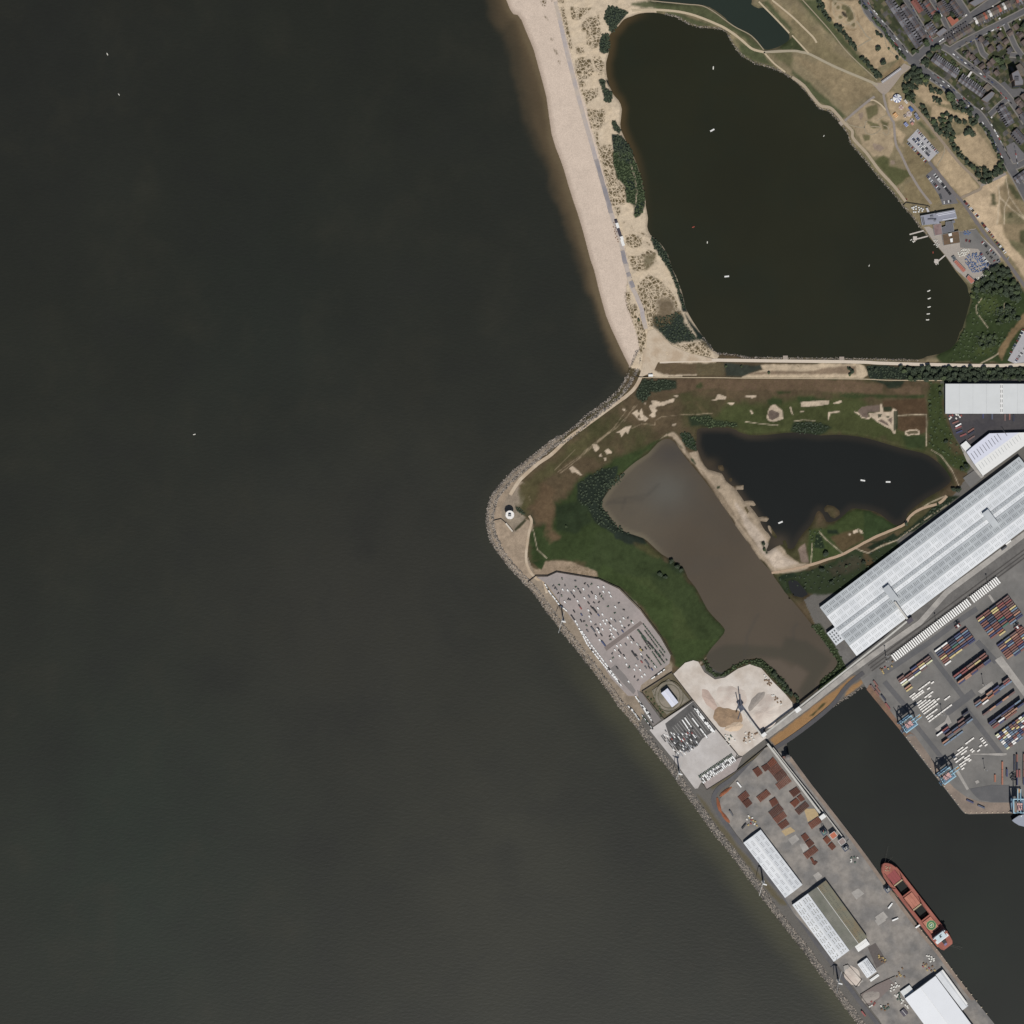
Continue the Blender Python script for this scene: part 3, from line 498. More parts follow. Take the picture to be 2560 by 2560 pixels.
# ------------------------------------------------------------------ ground material: surveyed cover + procedural tussocks and grain
def ground_material():
    m = bpy.data.materials.new('ground_cover'); m.use_nodes = True; nt = m.node_tree; n = nt.nodes; l = nt.links; b = n['Principled BSDF']
    b.inputs['Roughness'].default_value = .95; b.inputs['Specular IOR Level'].default_value = .1
    g = n.new('ShaderNodeNewGeometry'); a = n.new('ShaderNodeAttribute'); a.attribute_name = 'cover'; t = n.new('ShaderNodeAttribute'); t.attribute_name = 'tuft'
    vo = n.new('ShaderNodeTexVoronoi'); vo.feature = 'DISTANCE_TO_EDGE'; vo.inputs['Scale'].default_value = .15; vo.inputs['Randomness'].default_value = 1
    nz = n.new('ShaderNodeTexNoise'); nz.inputs['Scale'].default_value = .22; nz.inputs['Detail'].default_value = 6; nz.inputs['Roughness'].default_value = .7
    wv = n.new('ShaderNodeVectorMath'); wv.operation = 'MULTIPLY_ADD'; l.new(nz.outputs['Color'], wv.inputs[0]); wv.inputs[1].default_value = (7,7,7); l.new(g.outputs['Position'], wv.inputs[2])
    l.new(g.outputs['Position'], nz.inputs['Vector']); l.new(wv.outputs[0], vo.inputs['Vector'])
    r = n.new('ShaderNodeMapRange'); r.inputs[1].default_value = .03; r.inputs[2].default_value = .12; l.new(vo.outputs[0], r.inputs[0])
    r3 = n.new('ShaderNodeMapRange'); r3.inputs[1].default_value = .36; r3.inputs[2].default_value = .52; l.new(nz.outputs[0], r3.inputs[0])
    mm = n.new('ShaderNodeMath'); mm.operation = 'MULTIPLY'; l.new(r.outputs[0], mm.inputs[0]); l.new(r3.outputs[0], mm.inputs[1])
    m2 = n.new('ShaderNodeMath'); m2.operation = 'MULTIPLY'; l.new(mm.outputs[0], m2.inputs[0]); l.new(t.outputs['Fac'], m2.inputs[1])
    mc = n.new('ShaderNodeMix'); mc.data_type = 'RGBA'; mc.inputs[6].default_value = C(142,126,94); mc.inputs[7].default_value = C(82,74,54)
    n2 = n.new('ShaderNodeTexNoise'); n2.inputs['Scale'].default_value = .55; n2.inputs['Detail'].default_value = 3; l.new(g.outputs['Position'], n2.inputs['Vector']); 
    r4 = n.new('ShaderNodeMapRange'); r4.inputs[1].default_value = .35; r4.inputs[2].default_value = .65; l.new(n2.outputs[0], r4.inputs[0]); l.new(r4.outputs[0], mc.inputs[0])
    mx = n.new('ShaderNodeMix'); mx.data_type = 'RGBA'; l.new(m2.outputs[0], mx.inputs[0]); l.new(a.outputs['Color'], mx.inputs[6]); l.new(mc.outputs[2], mx.inputs[7])
    r5 = n.new('ShaderNodeMapRange'); r5.inputs[1].default_value = .3; r5.inputs[2].default_value = .7; r5.inputs[3].default_value = .88; r5.inputs[4].default_value = 1.12; l.new(n2.outputs[0], r5.inputs[0])
    sc = n.new('ShaderNodeVectorMath'); sc.operation = 'SCALE'; l.new(mx.outputs[2], sc.inputs[0]); l.new(r5.outputs[0], sc.inputs['Scale']); l.new(sc.outputs[0], b.inputs['Base Color'])
    ad = n.new('ShaderNodeMath'); ad.operation = 'ADD'; l.new(m2.outputs[0], ad.inputs[0]); l.new(nz.outputs[0], ad.inputs[1])
    bp = n.new('ShaderNodeBump'); bp.inputs['Strength'].default_value = .5; bp.inputs['Distance'].default_value = .5; l.new(ad.outputs[0], bp.inputs['Height']); l.new(bp.outputs[0], b.inputs['Normal'])
    return m
GROUND = ground_material()
def grid_mesh(name, g, z, mask, attrs, m, extra=None):
    """the cells of mask as one sheet"""
    idx = np.full(g.ny*g.nx, -1, np.int64); jj, ii = np.nonzero(mask)
    a = jj*g.nx+ii; quads = np.stack([a+g.nx, a+g.nx+1, a+1, a], 1); used = np.unique(quads); idx[used] = np.arange(len(used)); quads = idx[quads]
    co = np.empty((len(used), 3), np.float32); co[:, 0] = (g.x[used % g.nx]-1280)*S; co[:, 1] = (1280-g.y[used // g.nx])*S; co[:, 2] = z.ravel()[used] if isinstance(z, np.ndarray) else z
    me = bpy.data.meshes.new(name); me.vertices.add(len(used)); me.vertices.foreach_set('co', co.ravel()); nq = len(quads)
    me.loops.add(nq*4); me.loops.foreach_set('vertex_index', quads.ravel().astype(np.int32)); me.polygons.add(nq); me.polygons.foreach_set('loop_start', np.arange(0, nq*4, 4, dtype=np.int32))
    me.update(calc_edges=True); me.polygons.foreach_set('use_smooth', np.ones(nq, bool))
    for an, arr in attrs.items():
        if arr.ndim == 3:
            at = me.attributes.new(an, 'FLOAT_COLOR', 'POINT'); c4 = np.ones((len(used), 4), np.float32); c4[:, :3] = arr.reshape(-1, 3)[used]; at.data.foreach_set('color', c4.ravel())
        else:
            at = me.attributes.new(an, 'FLOAT', 'POINT'); at.data.foreach_set('value', arr.ravel()[used])
    me.materials.append(m); return put(name, me, None, kind='structure')
w4 = np.minimum.reduce([wsd[:-1, :-1], wsd[1:, :-1], wsd[:-1, 1:], wsd[1:, 1:]])
land = w4 < 7; rc = RG[:-1, :-1]
for k, nm in {0:'beach', 1:'dunes', 2:'park_grassland', 3:'reserve_grassland', 4:'headland_ground', 5:'town_ground', 6:'dock_ground'}.items():
    grid_mesh(nm, G, Z, land & (rc == k), {'cover': G.col, 'tuft': tuft}, GROUND)
far = MB(); far.add([(1028,-12000,-3),(14000,-12000,-3),(14000,12000,-3),(1028,12000,-3)], [(0,1,2,3)]); far.build('far_ground', mat('far_ground', (110,104,84), var=.15, scale=.01), kind='structure')

# ------------------------------------------------------------------ water: murky, tinted by what it carries
H = Grid(-180, 2740, -180, 2740, 6.5, 21); H.nz['M'] = grid_noise(H.ny, H.nx, [16, 8, 4, 2], 31)
def water_material(name, rough=.25, bump=.12, ws=.22, fleck=.0):
    m = bpy.data.materials.new(name); m.use_nodes = True; nt = m.node_tree; n = nt.nodes; l = nt.links; b = n['Principled BSDF']
    b.inputs['Roughness'].default_value = rough; b.inputs['IOR'].default_value = 1.33; b.inputs['Specular IOR Level'].default_value = .5
    a = n.new('ShaderNodeAttribute'); a.attribute_name = 'cover'; g = n.new('ShaderNodeNewGeometry')
    mp = n.new('ShaderNodeMapping'); mp.inputs['Rotation'].default_value = (0, 0, .6); mp.inputs['Scale'].default_value = (ws, ws*2.2, 1); l.new(g.outputs['Position'], mp.inputs['Vector'])
    w = n.new('ShaderNodeTexNoise'); w.inputs['Scale'].default_value = 1; w.inputs['Detail'].default_value = 5; w.inputs['Roughness'].default_value = .6; l.new(mp.outputs[0], w.inputs['Vector'])
    big = n.new('ShaderNodeTexNoise'); big.inputs['Scale'].default_value = .006; big.inputs['Detail'].default_value = 4; l.new(g.outputs['Position'], big.inputs['Vector'])
    r = n.new('ShaderNodeMapRange'); r.inputs[1].default_value = .3; r.inputs[2].default_value = .7; r.inputs[3].default_value = .9; r.inputs[4].default_value = 1.1; l.new(big.outputs[0], r.inputs[0])
    r2 = n.new('ShaderNodeMapRange'); r2.inputs[1].default_value = .3; r2.inputs[2].default_value = .7; r2.inputs[3].default_value = 1-fleck; r2.inputs[4].default_value = 1+fleck; l.new(w.outputs[0], r2.inputs[0])
    mu = n.new('ShaderNodeMath'); mu.operation = 'MULTIPLY'; l.new(r.outputs[0], mu.inputs[0]); l.new(r2.outputs[0], mu.inputs[1])
    sc = n.new('ShaderNodeVectorMath'); sc.operation = 'SCALE'; l.new(a.outputs['Color'], sc.inputs[0]); l.new(mu.outputs[0], sc.inputs['Scale']); l.new(sc.outputs[0], b.inputs['Base Color'])
    bp = n.new('ShaderNodeBump'); bp.inputs['Strength'].default_value = bump; bp.inputs['Distance'].default_value = .6; l.new(w.outputs[0], bp.inputs['Height']); l.new(bp.outputs[0], b.inputs['Normal'])
    return m
HX = np.broadcast_to(H.x[None], (H.ny, H.nx)); HY = np.broadcast_to(H.y[:, None], (H.ny, H.nx)); HF = (slice(0, H.ny), slice(0, H.nx))
def blend(c, w): H.col[:] = H.col*(1-w[..., None]) + w[..., None]*np.array(CG(*c)[:3], np.float32)
ss = lambda x, a, b: (lambda t: t*t*(3-2*t))(np.clip((x-a)/(b-a), 0, 1))
WT = dict(sea=(.97,1.03,.84), marine_lake=(1.08,1.13,.90), reserve_pool=(.76,.80,.72), tidal_lagoon=(.94,.94,.86), dock_basin=(.92,.96,.86))
def water(name, poly, m, painter, pad=7, seed=None):
    sl, d = H.sdf(poly, 14); msk = np.zeros((H.ny, H.nx), bool); msk[sl] = d > -pad; painter(); H.col *= np.array(WT.get(name, (1,1,1)), np.float32); c = msk[:-1, :-1] | msk[1:, :-1] | msk[:-1, 1:] | msk[1:, 1:]
    return grid_mesh(name, H, 0.0, c, {'cover': H.col.copy()}, m)
def paint_sea():
    H.col[:] = C(46,47,43)[:3]
    blend((46,46,45), ss(-HY, -900, -100)*ss(-HX, -700, -100)*.8)
    blend((59,56,53), np.exp(-(((HX-900)/420)**2+((HY-1500)/420)**2))*.9)
    blend((62,60,54), np.exp(-(((HX-1250)/260)**2+((HY-2150)/520)**2))*.9)
    blend((43,54,47), np.exp(-(((HX-330)/330)**2+((HY-2150)/420)**2))*.9)
    blend((40,46,42), np.exp(-(((HX-650)/240)**2+((HY-800)/420)**2))*.6)
    blend((42,42,42), np.clip(H.nz['L'], 0, 1)*.7); blend((60,57,50), np.clip(-H.nz['L']-.1, 0, 1)*.7)
    d = H.dist(COAST_ROCK, 120, HF, False) + 14*H.nz['M']; k = ss(HY, 1500, 1800)
    blend((84,80,60), (1-ss(d, 5, 75))*k*.75); blend((62,60,52), (1-ss(d, 4, 40))*(1-k)*.5)
    d = H.dist(COAST_BEACH, 150, HF, False); wd = 52 + 40*np.exp(-((HY-230)/170)**2) - 14*ss(HY, 600, 900) + 18*H.nz['L']
    st = H.nz['M']*9 + 7*np.sin((HX*.93-HY*.36)/13 + 3*H.nz['L'])
    t = 1 - ss(d + st, wd*.18, wd)
    blend((112,90,70), t*.95); blend((134,112,90), (1-ss(d+st*.5, 3, 20))*.8)
    t2 = np.exp(-((d-wd*.62)/10)**2)*(.35+.65*H.nz['M']); blend((72,62,50), np.clip(t2, 0, .5))
sea = water('sea', SEA, water_material('sea_water', .34, .22, .10, .05), paint_sea, 9)
mb = MB()
for (x0, x1, y0, y1) in ((-14000,-1037,-12000,12000),(-1037,1028,1036,12000),(-1037,1028,-12000,-1036)): mb.add([(x0,y0,-.6),(x1,y0,-.6),(x1,y1,-.6),(x0,y1,-.6)], [(0,1,2,3)])
mb.build('open_sea', mat('open_sea_water', (50,50,46), .3, .08, .01), kind='structure')
def paint_marine():
    H.col[:] = C(45,45,32)[:3]; blend((40,45,33), np.clip(H.nz['L'], 0, 1)*.8); blend((36,40,30), np.exp(-(((HX-2250)/160)**2+((HY-520)/260)**2))*.5)
    d = H.dist(MARINE, 60, HF, True); west = ss(-HX, -1640, -1560)
    blend((96,74,48), (1-ss(d+6*H.nz['M'], 3, 26))*west*.85)
water('marine_lake', MARINE, water_material('marine_lake_water', .3, .05, .2, .03), paint_marine)
def paint_boating(): H.col[:] = C(50,61,52)[:3]
water('boating_lake', BOATING, water_material('boating_lake_water', .3, .05, .2, .03), paint_boating)
def paint_pool():
    H.col[:] = C(34,37,37)[:3]; blend((38,36,34), np.clip(H.nz['L'], 0, 1)*.6); d = H.dist(POOL, 40, HF, True)
    blend((92,76,62), (1-ss(d+5*H.nz['M'], 2, 20))*(.35+.5*ss(-HX, -1960, -1850)))
    blend((96,80,66), np.exp(-(((HX-1945)/26)**2+((HY-1355)/20)**2))*.95); blend((96,78,60), np.exp(-(((HX-1775)/20)**2+((HY-1160)/14)**2))*.9)
water('reserve_pool', POOL, water_material('reserve_pool_water', .3, .05, .2, .03), paint_pool)
def paint_lagoon():
    H.col[:] = C(98,86,73)[:3]; blend((112,100,84), ss(-HX, -1720, -1540)*.9); blend((108,104,98), np.exp(-(((HX-1665)/70)**2+((HY-1225)/60)**2))*.95)
    blend((84,78,76), np.exp(-(((HX-1680)/50)**2+((HY-1135)/30)**2))*.7); blend((92,84,76), np.clip(H.nz['L'], 0, 1)*.7)
    d = H.dist(LAGOON, 40, HF, True); blend((128,116,96), (1-ss(d, 4, 14))*ss(-HX, -1700, -1600)*.9)
    H.paint((82,74,58), P('c1 890,200 1000,110 1100,60 1500,60 1800,80 c2 300,150 560,200 760,330 860,430 800,560 700,700 680,900 500,950 480,800 600,600 500,520 300,430 0,400 c1 1500,200 1300,260 1100,390 980,360'), 8, 6, .9)
    H.paint((112,96,82), P('c1 1600,230 1780,240 1932,350 c2 440,500 570,590 500,700 440,840 330,790 270,670 120,520'), 5, 4, .9)
    for s_ in ('b5 90,865 200,810 380,790 560,770 700,640', 'b5 160,860 430,830 520,830', 'b5 300,810 270,930', 'c2 450,0 400,60 410,190', 'F 1430,1160 1410,1200 1405,1240'): H.line((78,72,66), P(s_), 5, 4, .5)
water('tidal_lagoon', LAGOON, water_material('lagoon_mud', .42, .05, .15, .03), paint_lagoon)
def paint_dock():
    H.col[:] = C(38,41,38)[:3]; blend((32,34,34), np.clip(H.nz['L'], 0, 1)*.8); blend((46,50,44), np.exp(-(((HX-2130)/60)**2+((HY-1900)/90)**2))*.6); blend((42,52,44), np.exp(-(((HX-2440)/90)**2+((HY-2340)/120)**2))*.6)
water('dock_basin', DOCK, water_material('dock_water', .3, .04, .2, .03), paint_dock, 9)
def paint_pond(): H.col[:] = C(40,42,44)[:3]
water('reedy_pond', POND, MATS.get('x') or bpy.data.materials['reserve_pool_water'], paint_pond)

# ------------------------------------------------------------------ made surfaces: yards, roads, tracks, paths
def gz(p):
    j = min(max(int(round((p[1]-G.y0)/G.st)), 1), G.ny-2); i = min(max(int(round((p[0]-G.x0)/G.st)), 1), G.nx-2)
    return float(Z[j-1:j+2, i-1:i+2].max())
def trail(name, pts, width, m, off=.22, jit=.06):
    """path laid over the uneven ground"""
    pts = smooth_line(pts, n=5) if len(pts) > 2 else [(pts[0][0]+(pts[1][0]-pts[0][0])*t/8, pts[0][1]+(pts[1][1]-pts[0][1])*t/8) for t in range(9)]
    q = [Vector((wx(p), wy(p))) for p in pts]; n = len(q); vv = []; zs = [gz(p)+off for p in pts]
    zs = [max(zs[max(i-1, 0):i+2]) for i in range(n)]
    for sgn in (1, -1):
        for i, p in enumerate(q):
            d = (q[min(i+1, n-1)]-q[max(i-1, 0)]).normalized(); w = width/2*(1+random.uniform(-jit, jit)); vv.append((p.x-d.y*w*sgn, p.y+d.x*w*sgn, zs[i]))
    mb = MB(); mb.add(vv, [(n+i, n+i+1, i+1, i) for i in range(n-1)]); return mb.build(name, m, kind='structure')
M_TARMAC = mat('tarmac', (146,143,139), .9, .11, .12, (134,132,129), .03)
M_ROAD = mat('road_asphalt', (122,120,121), .9, .07, .25, (112,111,114), .04)
M_ROADDK = mat('road_dark', (106,104,107), .9, .07, .25)
M_LANE = mat('lane_asphalt', (124,123,124), .9, .06, .2, (117,117,119), .03)
M_CONC = mat('pale_concrete', (188,184,178), .9, .08, .3, (174,170,165), .05)
M_CONC2 = mat('yard_concrete', (166,160,153), .9, .15, .10, (144,141,138), .03)
M_RAIL = mat('rail_bed', (136,133,129), .95, .10, .3, (124,121,118), .05)
M_APRON = mat('quay_apron', (168,152,138), .9, .08, .3, (152,138,126), .04)
M_APRON2 = mat('rusty_quay', (158,126,102), .9, .14, .3, (140,116,98), .06)
M_GRAV = mat('compound_gravel', (183,173,169), .95, .07, .2, (174,166,162), .02)
M_WHITEG = mat('white_gravel', (217,210,202), .95, .06, .15, (205,195,184), .03)
M_WHITEY = mat('white_yard', (206,202,199), .95, .05, .15, (196,191,187), .025)
M_PATH = mat('sandy_path', (202,188,162), .95, .08, .4)
M_PATHG = mat('grey_path', (166,157,150), .95, .08, .4)
M_SANDTR = mat('sand_track', (208,194,174), .95, .07, .3, (198,180,156), .05)
M_PROM = mat('promenade', (190,182,180), .95, .06, .2, (202,190,176), .03)
M_PROMG = mat('promenade_bare', (160,156,160), .95, .07, .3, (176,168,164), .05)
M_PAVE = mat('pavement', (150,145,139), .9, .08, .5)
M_BROWN = mat('brown_lane', (150,138,133), .95, .06, .3)
zt = [G0 + .10]
def lay(name, pts, m, thick=0.0):
    zt[0] += .03; return sheet(name, pts, m, zt[0], thick)
# --- container terminal
lay('container_yard', [(2730,2031),(2560,2032.2),(2423,2035.5),(2412,2033.5),(2403,2024.5),(2368.7,1979.5),(2334.5,1935.5),(2299.6,1890.5),(2256,1832.5),(2210.6,1774.5),(2163.5,1717),(2152,1697),(2730,1268)], M_TARMAC, 4.2)
lay('rail_corridor', [(2087,1613),(2109,1600),(2139,1642),(2730,1204),(2730,1272),(2156,1698),(2120,1676)], M_RAIL)
lay('quay_apron', P('c4 30,10 490,615 930,1185 985,1243 1052,1254 2800,1232 2800,1072 1400,1072 1200,1050 1000,980 800,830 640,640 180,0') , M_APRON)
lay('rusty_quay_edge', P('c2 1285,790 1320,730 1500,950 1700,1220 c4 190,0 110,-40 20,10'), M_APRON2)
for s_, w in (('c3 40,450 680,20 1000,-220 1300,-420', 9.5), ('c3 655,170 1115,765', 9), ('c3 1135,905 1625,1540', 9), ('c3 880,985 1260,700', 13), ('c3 1300,20 1560,300', 10), ('c3 60,560 400,960', 9), ('c3 470,1130 850,1610', 8)):
    zt[0] += .03; ribbon('yard_lane', P(s_), w, M_LANE, zt[0], smooth=False)
lay('yard_lane', P('c4 1050,850 1400,790 1700,790 1700,1066 1400,1062 1220,1030 1140,960'), M_LANE)
for s_ in ('c3 1540,270 1630,210 1932,620 2050,780 1932,760 1780,560', 'c3 1310,690 1500,550 1530,610 1360,722', 'c4 800,520 860,520 1045,850 1010,870', 'c4 1140,730 1190,705 1215,745 1165,775', 'd1 840,340 900,310 1050,520 990,570', 'd7 380,960 1490,940 1490,990 1360,1010', 'c3 910,1000 960,1110 840,1180 780,1230 730,1190 870,1090'):
    lay('concrete_slab', P(s_), M_CONC)
# --- dock road, causeway, rails
zt[0] += .03; ribbon('causeway_road', P('c2 60,1370 560,1000 820,792 1070,592 1400,350 1932,-20 b7 1000,1160 1500,790 2300,190'), 9.6, M_CONC, zt[0], smooth=False)
for k, o in enumerate((0, 9, 17)):
    zt[0] += .02; a = (2170+o*.55, 1664+o*.8); ribbon('railway_track', [a, (a[0]+560, a[1]-415)], 1.7, mat('rail_steel', (96,91,87), .6, .1, .8), zt[0], smooth=False)
zt[0] += .03; ribbon('dock_road', P('c2 180,1500 500,1285 860,990 1050,750 1250,585'), 7.5, M_ROADDK, zt[0])
zt[0] += .03; ribbon('dock_road', P('c5 900,85 620,270 420,430 270,540 210,650 230,760 330,920 480,1130 700,1400 900,1640 1090,1880 c6 280,1000 530,1330 760,1650 960,1900 1100,2080'), 7.6, M_ROAD, zt[0])
# --- western quay with the steel yard
dw = [(x+1.2, y-1) for x, y in DOCK[8:18]]
lay('steel_yard', P('c5 830,50 890,20 1000,90') + [(1972,1892)] + [(x-1.5, y) for x, y in DOCK[8:18]] + [(2640,2752),(2330,2760)] + P('c6 1000,1880 780,1600 560,1300 300,970 20,660 c5 920,1600 720,1370 500,1100 350,890 290,770 290,660 430,480'), M_CONC2, 4.2)
lay('quay_edge_strip', [(x-1.8, y+.2) for x, y in DOCK[8:18]] + [(x-12, y+1) for x, y in DOCK[8:18]][::-1], M_APRON)
for s_, m in (('c5 1030,1050 1140,1000 1200,1050 1080,1110', mat('sandy_slab', (196,176,138), .95, .08, .3)), ('c5 1250,1210 1320,1200 1370,1260 1300,1320', M_CONC), ('c5 1300,780 1430,780 1490,860 1350,940', mat('sandy_slab', (196,176,138))), ('c5 1110,1150 1200,1090 1250,1150 1160,1220', M_CONC),
             ('c6 240,220 300,180 350,230 290,290', M_CONC), ('c6 680,420 760,370 830,430 740,500', M_CONC), ('c6 950,740 1040,680 1080,740 990,800', M_CONC), ('c6 590,1240 680,1250 820,1440 730,1500 610,1400', M_CONC), ('c6 600,1320 700,1285 790,1440 720,1490', M_WHITEY),
             ('c6 790,1590 1100,1400 1180,1470 900,1740', M_BROWN), ('c6 870,1050 960,1000 1090,1210 970,1290', mat('dark_slab', (122,114,110), .9, .12, .3)), ('c7 420,930 520,860 580,930 480,1010', M_CONC)):
    lay('yard_slab', P(s_), m)
# --- aggregate yard, vehicle yards
lay('aggregate_yard', P('c1 500,410 640,275 740,245 800,262 870,385 1000,475 1120,452 1280,345 1420,292 1560,340 1700,500 1850,650 1932,750 1940,830 1580,1080 1620,1180 1330,1400 1290,1390 740,720'), M_WHITEG)
lay('white_yard', P('c1 210,1085 390,960 740,735 1280,1390 1250,1430 830,1725 795,1790 760,1795 480,1420'), M_WHITEY)
lay('storage_lanes', P('c1 400,1010 740,740 1010,1080 850,1190 790,1270 640,1350 560,1330 470,1230'), mat('lane_tarmac', (120,118,116), .9, .08, .3, (108,106,105), .06))
for k in range(11):
    t = k/10; a = (470+270*t, 1000-230*t); zt[0] += .012; ribbon('lane_marking', P('c1 %.0f,%.0f %.0f,%.0f' % (a[0]+20, a[1]+50, a[0]+210, a[1]+300)), 1.0, mat('lane_paint', (168,166,163), .9, .1, 1), zt[0], smooth=False)
lay('vehicle_compound', P('b8 300,205 430,200 540,150 1050,235 1290,350 1550,610 1790,930 1915,1150 1900,1250 1560,1510 1525,1640 1400,1640 1200,1430 1050,1200 900,1000 820,850 700,680 420,290'), M_GRAV)
lay('compound_lane', P('b8 1110,1052 1550,735 1582,765 1140,1097'), M_BROWN); lay('compound_lane', P('b8 1190,1310 1245,1262 1375,1400 1495,1580 1465,1622 1330,1480'), mat('grey_lane', (152,146,143), .95, .06, .3))
lay('parking_strip', P('c1 60,600 120,640 350,960 255,1035 100,800'), mat('grey_lane', (152,146,143)))
lay('bund_yard', P('c1 240,610 440,470 560,560 690,720 420,900 290,760'), mat('bund_gravel', (164,155,141), .95, .1, .3, (146,140,124), .06))
lay('goods_yard', P('c5 90,470 500,175 560,150 480,330 130,550'), M_GRAV)
# --- yards by the northern sheds
lay('lorry_yard', P('b3 1120,905 2600,905 2600,1100 1560,1110 1380,1250 1320,1180 1255,1225 1190,1120'), mat('dark_yard', (84,81,86), .9, .08, .2, (94,90,92), .05))
lay('service_yard', P('b3 1290,1575 1440,1470 1510,1555 1370,1680'), M_TARMAC)
lay('shed_margin', P('b3 1260,1235 1330,1310 1510,1560 1480,1580 1330,1400'), M_CONC)
# --- coast, dunes and lake dam
trail('promenade', P('a1 1010,20 1080,330 1145,620 1210,880 1290,1190 1370,1480 1440,1720 1490,1910 a8 560,200 640,480 720,760 790,950 850,1180 900,1380 950,1600 1010,1720 1080,1890 b1 1095,240 1135,400'), 7.5, M_PROM, .3)
for s_ in ('a8 535,90 600,330 680,600 710,740', 'a8 850,1190 900,1400 940,1530', 'a8 950,1560 985,1640'): trail('promenade_surface', P(s_), 7.6, M_PROMG, .55, .2)
trail('coastal_track', P('b1 1125,640 1110,820 1070,980 1000,1110 900,1205 740,1320 400,1570 200,1715 b4 960,270 800,380 640,520 560,600 460,760'), 6.2, M_SANDTR, .25, .05)
trail('headland_track', P('b4 690,1010 720,1080 690,1200 660,1400 655,1560 700,1680 790,1780 b8 370,240 420,400'), 4.5, M_SANDTR, .3, .05)
def flat(name, s_, m): return sheet(name, P(s_), m, max(gz(p) for p in P(s_)) + .1, 2.5)
flat('sandy_junction', 'b1 1150,425 1240,400 1330,490 1450,600 1650,690 1932,755 1932,788 1400,790 1280,800 1225,915 1180,935 1085,975 1120,850 1135,650', M_SANDTR)
trail('dam_track', P('b1 1300,795 1600,783 1932,778 b2 300,582 900,590 1932,603 b3 400,368 800,380 1500,395 1860,388 2150,370'), 5.6, mat('dam_gravel', (216,205,190), .95, .05, .4), .3, .03)
trail('fence_track', P('b1 1060,985 1932,986 b2 700,800 1932,808 b3 500,548 1080,552'), 1.4, M_PATH, .25)
trail('reserve_track', P('b6 430,1700 640,1665 880,1610 1100,1540 1280,1480 1450,1390 1700,1260 1932,1165 b7 500,330 560,240 700,150 900,90 1000,0'), 4.6, mat('reserve_gravel', (194,172,147), .95, .08, .4), .25, .12)
for s_ in ('b2 1050,527 1108,527 1108,585 1050,585', 'b2 1730,540 1788,540 1788,597 1730,597', 'a6 745,430 800,385 855,440 792,482'): flat('landing_slab', s_, mat('slab_concrete', (182,170,158), .9, .06, .5))
# --- park paths and car parks
trail('lakeside_path', P('a2 0,130 150,120 400,125 700,170 1040,300 1200,390 1330,490 1450,590 1590,630'), 4.2, M_PATH, .3)
trail('park_path', P('a2 1590,630 1932,615 a3 150,840 300,880 700,1080 1250,1310 1380,1370'), 4.4, mat('park_gravel', (184,174,152), .95, .06, .4), .3)
for s_, w in (('a2 230,10 650,50 900,90 1220,310 1440,430 1590,600', 1.8), ('a2 1530,20 1740,230 1900,400', 2.8), ('a2 1690,0 1932,200 a3 170,430 340,600 395,690', 3.2), ('a3 0,570 270,860', 2.6), ('a3 170,0 600,480 900,850 1370,1290', 1.8), ('a2 1590,630 1720,770 1850,870', 3),
             ('a6 1240,80 1320,70 1430,140 1510,230', 2.6), ('a6 870,410 940,470 1150,510 1180,430 1210,400', 1.6), ('a6 1160,480 1190,590 1280,620 1380,580 1430,510 1300,490 1270,500', 1.6), ('a6 1460,580 1520,630 1560,580 1540,500 1470,470', 1.6), ('a6 1370,400 1500,320 1580,345', 1.4), ('a5 650,660 640,800 530,1000', 2), ('a3 1040,340 1130,470 1200,580 1270,630 1180,680 1060,760', 2.4), ('a3 1240,230 1320,420 1480,600 1530,760 1640,870 1740,930', 1.8)):
    trail('footpath', P(s_), w, M_PATH if w > 2.5 else mat('worn_path', (176,164,140), .95, .08, .5), .3)
trail('lake_promenade', P('a3 0,1240 190,1380 330,1560 460,1700 620,1740 760,1880 a6 800,390 900,490 970,570 990,690 1200,920 1400,1190 1650,1460 1830,1700'), 5.2, mat('prom_paving', (188,174,152), .95, .06, .4), .3)
flat('park_plaza', 'a3 1260,1330 1440,1335 1640,1190 1800,1020 1930,1080 1760,1210 1650,1360 1550,1480 1480,1540 1400,1470 1340,1400', mat('plaza_paving', (178,166,153), .95, .06, .4))
trail('park_avenue', P('a6 850,400 1000,270 1230,80 1330,10'), 4.2, M_PATHG, .3)
trail('park_avenue', P('a3 1470,1500 1490,1620 1540,1800 1610,1932 a6 1640,450 1670,760 1760,950 1900,1250 a5 120,1150 260,1380 440,1610'), 4.2, M_PATHG, .3)
trail('green_walk', P('a4 60,1560 a5 130,0 400,330 650,650 900,960 1240,1310 1100,1430 920,1510'), 5, mat('walk_gravel', (168,153,134), .95, .07, .4), .3); trail('green_walk', P('a5 1240,1310 1420,1230 1640,1120'), 5, M_PATHG, .35)
trail('lake_drive', P('a5 400,930 540,1100 800,1430 960,1600 1180,1932 a7 1130,200 1330,500 1600,830 1932,1290 2350,1900'), 5.8, mat('drive_asphalt', (136,129,127), .9, .06, .4), .35)
flat('visitor_car_park', 'a5 50,580 220,398 555,770 400,932', mat('car_park_grey', (188,186,188), .9, .05, .3)); flat('lakeside_car_park', 'a5 350,1150 470,1050 800,1430 870,1600 620,1625 560,1470', mat('car_park_tarmac', (132,129,131), .9, .07, .3))
flat('dock_car_park', 'b3 1760,340 1932,30 2100,-200 2230,0 1960,360 1830,372', mat('car_park_grey', (188,186,188)))
flat('marina_yard', 'a7 420,410 500,400 700,530 950,480 1200,430 1300,560 1600,830 1510,975 1440,1045 1150,1262 900,1050 740,830 560,620', mat('marina_concrete', (182,174,165), .9, .09, .4)); zt[0] = 3.2
lay('marina_car_park', P('a7 955,490 1215,445 1290,560 1555,860 1580,935 1460,1000 1235,740 970,720'), M_TARMAC)
